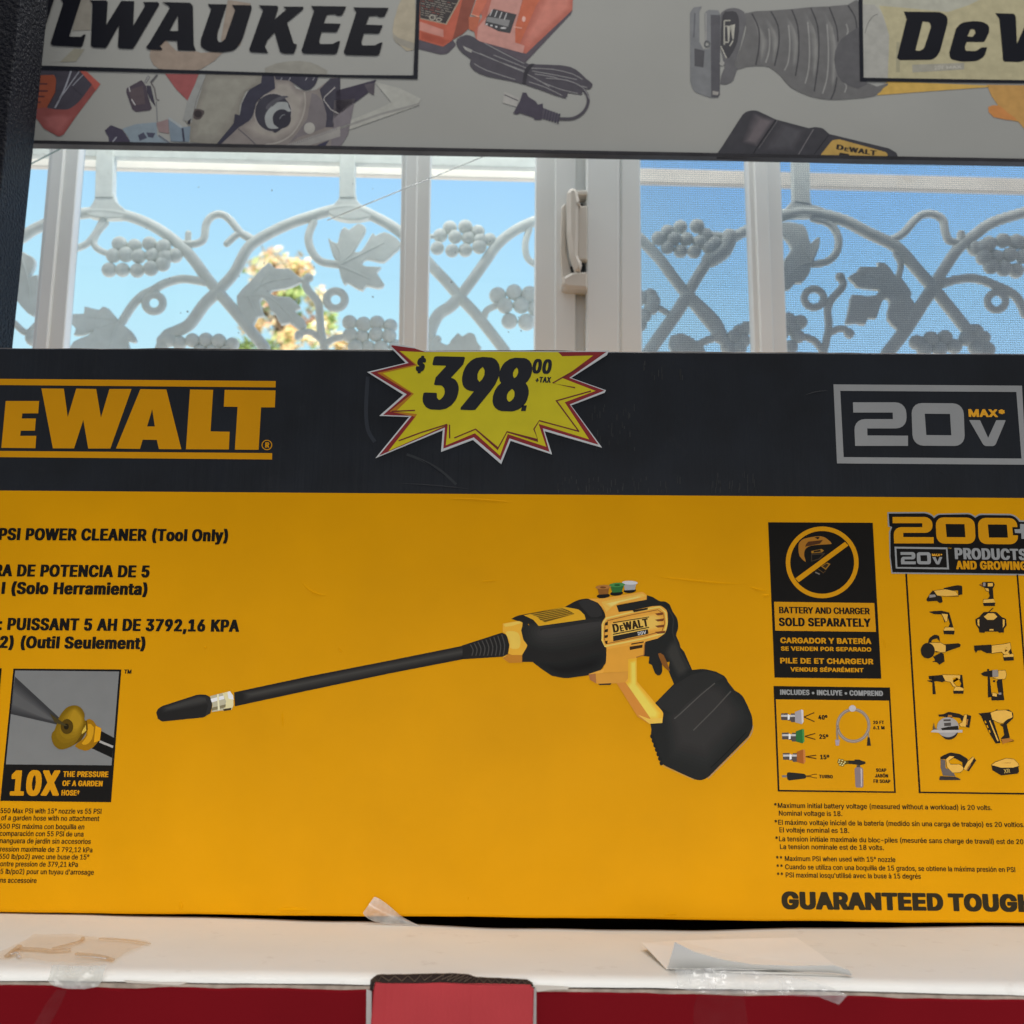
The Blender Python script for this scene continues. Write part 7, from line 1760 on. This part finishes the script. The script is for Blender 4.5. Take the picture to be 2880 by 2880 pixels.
def done(nm):
    global VB
    VB.build(nm, [IRON], gr, True, auto=38)
    VB = MB()
# upright bars and the rail they hang from
for reg, q in (('G1', '672,-200 786,-200 778,390 655,390'), ('G2', '622,-200 728,-200 722,390 618,390'), ('G4', '350,-200 462,-200 470,430 362,420')):
    VB.prism(GRILLE, [t[:2] for t in pts(reg, q)], .006, -.006, 0, .001)
    done('upright_bar')
for s in (('G1', '150,650 220,600 290,565 400,515 520,490 700,475 880,505 1050,575 1200,680 1300,780 1400,915 1480,1015 1600,1155 1800,1400', 80), ('G2', '-210,1010 -100,890 -20,740 60,665 240,570 420,505 600,455 720,450 860,510 1000,590 1110,690 1240,840 1340,945 1430,1050 1560,1190 1740,1420', 80),
          ('G2', '1430,1050 1500,960 1600,820 1690,695 1800,605 1932,540 2100,490', 78), ('G2', '-150,690 -60,620 30,660', 50), ('G3', '860,560 960,650 1100,795 1200,930 1280,1030 1400,1180 1540,1350 1600,1440', 82),
          ('G3', '1280,1050 1360,910 1450,780 1540,690 1640,625 1760,570', 80), ('G3', '1290,1040 1200,1180 1100,1320 1010,1450', 92), ('G4', '150,560 300,495 480,480 700,530 880,620 1030,690 1110,755 1200,860 1310,985 1420,1120 1540,1270 1650,1420', 88),
          ('G4', '1310,985 1390,860 1480,730 1590,635 1720,545 1940,475', 82), ('G4', '1310,995 1230,1115 1130,1270 1000,1440', 95)):
    vine(*s)
    done('vine')
slab('G1', '600,500 640,420 680,345 775,345 800,415 870,480 860,520 700,525', .010, 3)
done('bar_foot')
slab('G2', '540,490 610,400 625,350 720,350 735,400 790,460 860,510 680,540', .010, 3)
done('bar_foot')
slab('G4', '270,500 340,420 375,370 465,370 482,430 560,455 560,500 300,520', .010, 3)
done('bar_foot')
for s in (('G1', '1480,1015 1390,1100 1290,1235 1200,1285 1130,1320 1090,1420', 86), ('G1', '1440,960 1340,940 1230,930 1120,960 1040,1005 970,1040 900,1110 830,1220', 62), ('G1', '700,530 650,620 590,690 505,728', 50), ('G1', '720,550 660,620 640,690 680,735 760,765', 46),
          ('G1', '1250,690 1330,690 1385,655 1400,560 1440,505 1500,490 1560,525 1640,620 1720,665', 56), ('G1', '1280,620 1275,690', 46), ('G1', '100,1230 180,1295 250,1240', 46),
          ('G2', '440,545 405,640 425,735 490,810 610,832', 58), ('G2', '400,915 385,960 405,1010 470,1090 482,1200 492,1300 520,1420', 56), ('G2', '490,1340 420,1290 350,1300 330,1325', 46), ('G2', '505,1390 570,1340 680,1318', 50), ('G2', '1430,1050 1370,1115 1290,1170 1240,1260 1225,1330', 88), ('G2', '1232,640 1290,640', 34),
          ('G2', '1590,1215 1615,1145 1680,1110', 50), ('G2', '1905,590 1878,690 1895,790 1980,850', 48), ('G2', '1280,1340 1240,1400', 60),
          ('G3', '1440,800 1530,740 1575,640', 118), ('G3', '1300,1050 1440,1180 1500,1260 1510,1330', 86), ('G3', '1070,1110 1150,1160', 46), ('G3', '1370,1370 1480,1330 1560,1390', 56), ('G3', '1430,630 1560,640', 56),
          ('G4', '1030,665 1110,620 1190,530 1250,490 1320,490 1380,530 1400,620 1430,672 1510,682', 60), ('G4', '1505,625 1505,680', 62), ('G4', '500,520 610,555 668,640 662,740 600,808 500,830', 56), ('G4', '1060,760 1095,830 1075,930', 46),
          ('G4', '690,925 700,980 620,1075 598,1150 605,1260 570,1430', 56), ('G4', '600,1300 690,1265 750,1300', 52), ('G4', '570,1430 510,1350 430,1320', 52), ('G4', '1370,965 1490,930 1620,930 1740,975 1840,1020 1900,1080 1940,1170', 66)):
    vine(*s)
    done('tendril')
for s in (('G1', 1047, 1093, 60, 29), ('G2', 590, 1070, 62, 30), ('G4', 505, 1060, 66, 28), ('G4', 1745, 1080, 62, 28)):
    ring(*s)
    done('curl')
for reg, x, y, r_ in (('G2', 410, 922, 32), ('G4', 682, 915, 36), ('G4', 745, 1300, 38), ('G1', 1110, 1350, 50), ('G1', 230, 1330, 60), ('G4', 1600, 1290, 62), ('G4', 1650, 1330, 58), ('G2', 340, 1310, 34), ('G3', 1500, 1300, 60)):
    VB.ball(GRILLE.p(*px(reg, x, y)), r_ / REG[reg][2] / FOC * GRILLE.d, 14, 8, 0, .8)
    done('bud')
def leaf(reg, st, veins=()):
    VB.prism(GRILLE, spline(pts(reg, st), 2), .0035, -.0025, 0, .0014)
    for v in veins:
        P_ = [GRILLE.p(x, y, .0033) for x, y in spline(pts(reg, v), 3, False)]
        VB.tube(P_, [.0019 * (1 - .6 * i / len(P_)) for i in range(len(P_))], 8, 0, .7, GRILLE.n)
    done('leaf')
leaf('G1', '455,1195 510,1170 575,1168 578,1122 630,1132 680,1142 700,1122 745,1136 800,1202 850,1250 900,1290 932,1345 915,1364 872,1352 882,1390 860,1440 500,1440 505,1358 600,1318 642,1284 570,1310 505,1312 520,1270', ('800,1210 700,1200 590,1190', '800,1215 690,1260 560,1290', '810,1225 760,1330 740,1430'))
leaf('G1', '120,760 200,770 245,805 238,860 205,922 260,905 285,1000 275,1120 235,1188 150,1120 90,1000', ('150,790 200,950 220,1120',))
leaf('G2', '540,658 562,674 604,690 620,620 652,580 682,600 740,558 790,578 790,622 720,738 742,750 768,738 800,690 842,622 862,640 920,615 1000,652 1035,710 985,760 920,818 860,810 800,800 770,828 800,848 900,852 870,892 922,970 880,996 800,980 775,1012 720,988 672,958 652,972 625,920 605,830 570,770', ('610,835 700,760 770,640', '615,840 740,780 920,690', '615,845 700,880 830,940', '615,840 620,750 580,690'))
leaf('G2', '0,960 40,920 70,880 120,835 150,825 180,862 270,862 330,908 370,940 340,962 290,986 230,1000 160,1010 150,1032 190,1052 280,1056 330,1102 355,1130 310,1152 375,1205 388,1262 335,1272 280,1230 220,1242 180,1172 150,1150 130,1095 95,1062 78,1085 90,1140 108,1185 60,1192 10,1272 -60,1150 -80,1050', ('10,1040 120,960 290,930', '10,1045 150,1060 330,1240', '10,1040 60,1000 140,880', '0,1050 30,1120 60,1180'))
leaf('G2', '1240,1340 1345,1382 1372,1350 1402,1318 1422,1300 1450,1322 1490,1298 1532,1310 1550,1360 1565,1430 1240,1430')
leaf('G3', '1170,1325 1210,1310 1240,1300 1300,1322 1350,1358 1410,1430 1180,1430')
leaf('G4', '230,560 330,548 430,568 458,620 478,690 500,672 540,648 536,722 505,800 480,862 466,905 420,958 375,960 340,1000 250,1010 240,860 290,850 300,800 345,738 330,690 285,640 240,620', ('485,820 420,720 370,600', '485,825 400,850 300,940', '480,815 520,730 530,690'))
leaf('G4', '735,920 800,880 815,850 930,850 935,818 990,830 1032,880 1062,922 1100,932 1162,1022 1158,1060 1190,1110 1165,1182 1100,1262 1070,1275 1000,1202 1015,1112 1012,1075 972,1072 942,1150 922,1202 868,1200 850,1242 790,1232 718,1235 728,1185 742,1112 762,1038 850,1050 920,1042 946,1010 900,1000 800,990 780,965', ('1120,1100 1000,960 820,900', '1120,1105 960,1050 800,1150', '1120,1110 1080,1180 1070,1250'))
def grapes(reg, cl, r_):
    for x, y in cl:
        c = GRILLE.p(*px(reg, x, y)) + GRILLE.n * random.uniform(-.003, .001)
        VB.ball(c, r_ / REG[reg][2] / FOC * GRILLE.d * random.uniform(.96, 1.05), 18, 10, 0, .8)
    xs = [c[0] for c in cl]; ys = [c[1] for c in cl]
    done('grape_cluster')
grapes('G1', [(815, 695), (915, 705), (1020, 695), (1115, 715), (775, 775), (860, 770), (945, 780), (1040, 770), (1125, 785), (745, 870), (835, 870), (935, 875), (1030, 865), (1110, 835), (1190, 770)], 54)
grapes('G1', [(1310, 1350), (1400, 1345), (1490, 1355), (1580, 1378), (1220, 1365), (1150, 1345), (1360, 1420), (1450, 1420), (1540, 1430)], 52)
grapes('G2', [(685, 1227), (780, 1240), (870, 1230), (960, 1247), (690, 1315), (770, 1322), (865, 1312), (955, 1320), (725, 1400), (810, 1400), (900, 1402), (1000, 1390)], 54)
grapes('G2', [(1365, 580), (1470, 580), (1555, 612), (1300, 632), (1400, 650), (1490, 652), (1570, 670), (1635, 662), (1280, 722), (1380, 745), (1470, 735), (1565, 718)], 51)
grapes('G2', [(1690, 1042), (1800, 1025), (1905, 1040), (1740, 1115), (1850, 1110), (1770, 1215), (1885, 1227), (1950, 1130)], 60)
grapes('G3', [(1150, 612), (1240, 577), (1350, 577), (1410, 632), (1090, 660), (1190, 662), (1280, 662), (1370, 682), (1150, 720), (1240, 742), (1330, 750), (1430, 722), (1470, 690)], 53)
grapes('G3', [(1035, 1045), (970, 1060), (1040, 1130), (990, 1185), (960, 1240), (1050, 1085)], 56)
grapes('G3', [(1640, 1282), (1690, 1262), (1665, 1350), (1600, 1325), (1560, 1390), (1640, 1400)], 52)
grapes('G4', [(1600, 722), (1690, 692), (1780, 675), (1870, 685), (1940, 690), (1650, 790), (1740, 780), (1830, 770), (1920, 780), (1700, 850), (1790, 862), (1880, 870), (1640, 725)], 58)
grapes('G4', [(1200, 1365), (1290, 1342), (1390, 1332), (1250, 1410), (1350, 1412), (1450, 1392), (1530, 1340), (1600, 1400), (1680, 1410)], 58)
grapes('G4', [(410, 1222), (350, 1262), (392, 1322), (350, 1390), (330, 1205), (280, 1300)], 54)
# the rail above
u0, z0 = GRILLE.uz(60, 432); u1, z1 = GRILLE.uz(1800, 462)
VB.prism_uz(GRILLE, [(u0 - .1, z0 - .0035), (u1, z0 - .0035), (u1, z0 + .05), (u0 - .1, z0 + .05)], .005, -.004, 0, .001)
done('top_rail')

# ---- beam under the eaves
BEAM = Plane(1.135, -2.45)
bz = BEAM.uz(1213, 496)[1]
b = MB()
WD = mat('cream_paint', (.88, .82, .74), rough=.7, spec=.12, var=.05, vscale=30, bump=.4, bscale=40, bdist=.001, soil=.6, soilcol=(.50, .36, .20), soilscale=16)
b.prism_uz(BEAM, [(-.75, bz), (.75, bz), (.75, bz + .0195), (-.75, bz + .0195)], 0, -.008, 0, .0015)
o = b.build('roof_beam', [WD], None, loc=tuple(BEAM.at(0, bz)))
tag(o, 'cream painted wooden beam running behind the grille just under the sign', 'beam')

# ---- far tree
TC = Plane(9.0, 0)
ctr = TC.p(812, 900)
tree = thing('tree', 'distant bushy tree in green and autumn orange seen through the left pane', 'tree', (ctr.x, ctr.y, -2.0))
rs = random.Random(3)
cols = [(.40, .32, .20), (.42, .29, .23), (.22, .29, .13), (.30, .34, .17), (.44, .40, .32), (.20, .26, .11)]
LM = []
for k, c in enumerate(cols):
    m = bpy.data.materials.new('leaf_%d' % k if False else 'foliage_' + ['ochre', 'rust', 'green', 'lime', 'straw', 'dark'][k])
    m.use_nodes = True
    t = m.node_tree
    pb = t.nodes['Principled BSDF']
    pb.inputs['Base Color'].default_value = (*[min(.85, v * 1.9) for v in c], 1)
    pb.inputs['Roughness'].default_value = .6
    tl = t.nodes.new('ShaderNodeBsdfTranslucent'); tl.inputs[0].default_value = (*[min(.95, v * 2.2) for v in c], 1)
    ms = t.nodes.new('ShaderNodeMixShader'); ms.inputs[0].default_value = .6
    t.links.new(pb.outputs[0], ms.inputs[1]); t.links.new(tl.outputs[0], ms.inputs[2]); t.links.new(ms.outputs[0], t.nodes['Material Output'].inputs[0])
    LM.append(m)
V = []; F = []; M = []
clumps = []
S = 9.0 / FOC
for dx, dy, r_ in ((-75, -120, 45), (-35, -165, 36), (5, -150, 42), (45, -125, 40), (-105, -60, 42), (-40, -80, 55), (25, -70, 55), (85, -60, 42), (120, 5, 36), (60, 0, 52), (-20, 0, 55), (-100, 20, 44), (150, 60, 30), (95, 70, 50), (20, 75, 52), (-60, 80, 50), (-130, 90, 34), (130, 130, 46), (40, 150, 60), (-50, 160, 60)):
    clumps.append((ctr + RX * dx * S - UX * dy * S + Vector((0, rs.uniform(-.25, .25), 0)), r_ * S, rs.randrange(6)))
for c, r_, kc in clumps:
    for i in range(int(40 + 700 * r_ * r_ / .04 * .12)):
        d = Vector((rs.gauss(0, 1), rs.gauss(0, 1), rs.gauss(0, 1))).normalized() * r_ * rs.uniform(.3, 1.05)
        p_ = c + d
        a = Vector((rs.gauss(0, 1), rs.gauss(0, 1), rs.gauss(0, 1))).normalized()
        e1 = a.orthogonal().normalized(); e2 = a.cross(e1)
        l_ = rs.uniform(.03, .06); w2 = l_ * .55
        n = len(V)
        V += [p_ - e1 * l_, p_ + e2 * w2, p_ + e1 * l_, p_ - e2 * w2]
        F.append((n, n + 1, n + 2, n + 3)); M.append(kc if rs.random() < .7 else rs.randrange(6))
mesh_obj('crown', V, F, LM, tree, M)
b = MB()
b.tube([Vector((ctr.x + .05, ctr.y, -2.0)), Vector((ctr.x + .02, ctr.y, -.6)), ctr + Vector((0, 0, -.1)), ctr + Vector((.02, 0, .3))], [.12, .09, .05, .02], 10)
for k in range(6):
    c = clumps[k][0]
    b.tube([ctr + Vector((0, 0, -.35)), (ctr + Vector((0, 0, -.2))).lerp(c, .5) + Vector((0, 0, .03)), c], [.035, .022, .008], 6)
b.build('trunk', [mat('bark', (.10, .07, .05), rough=.9, spec=.1, bump=.6, bscale=30)], tree, True)
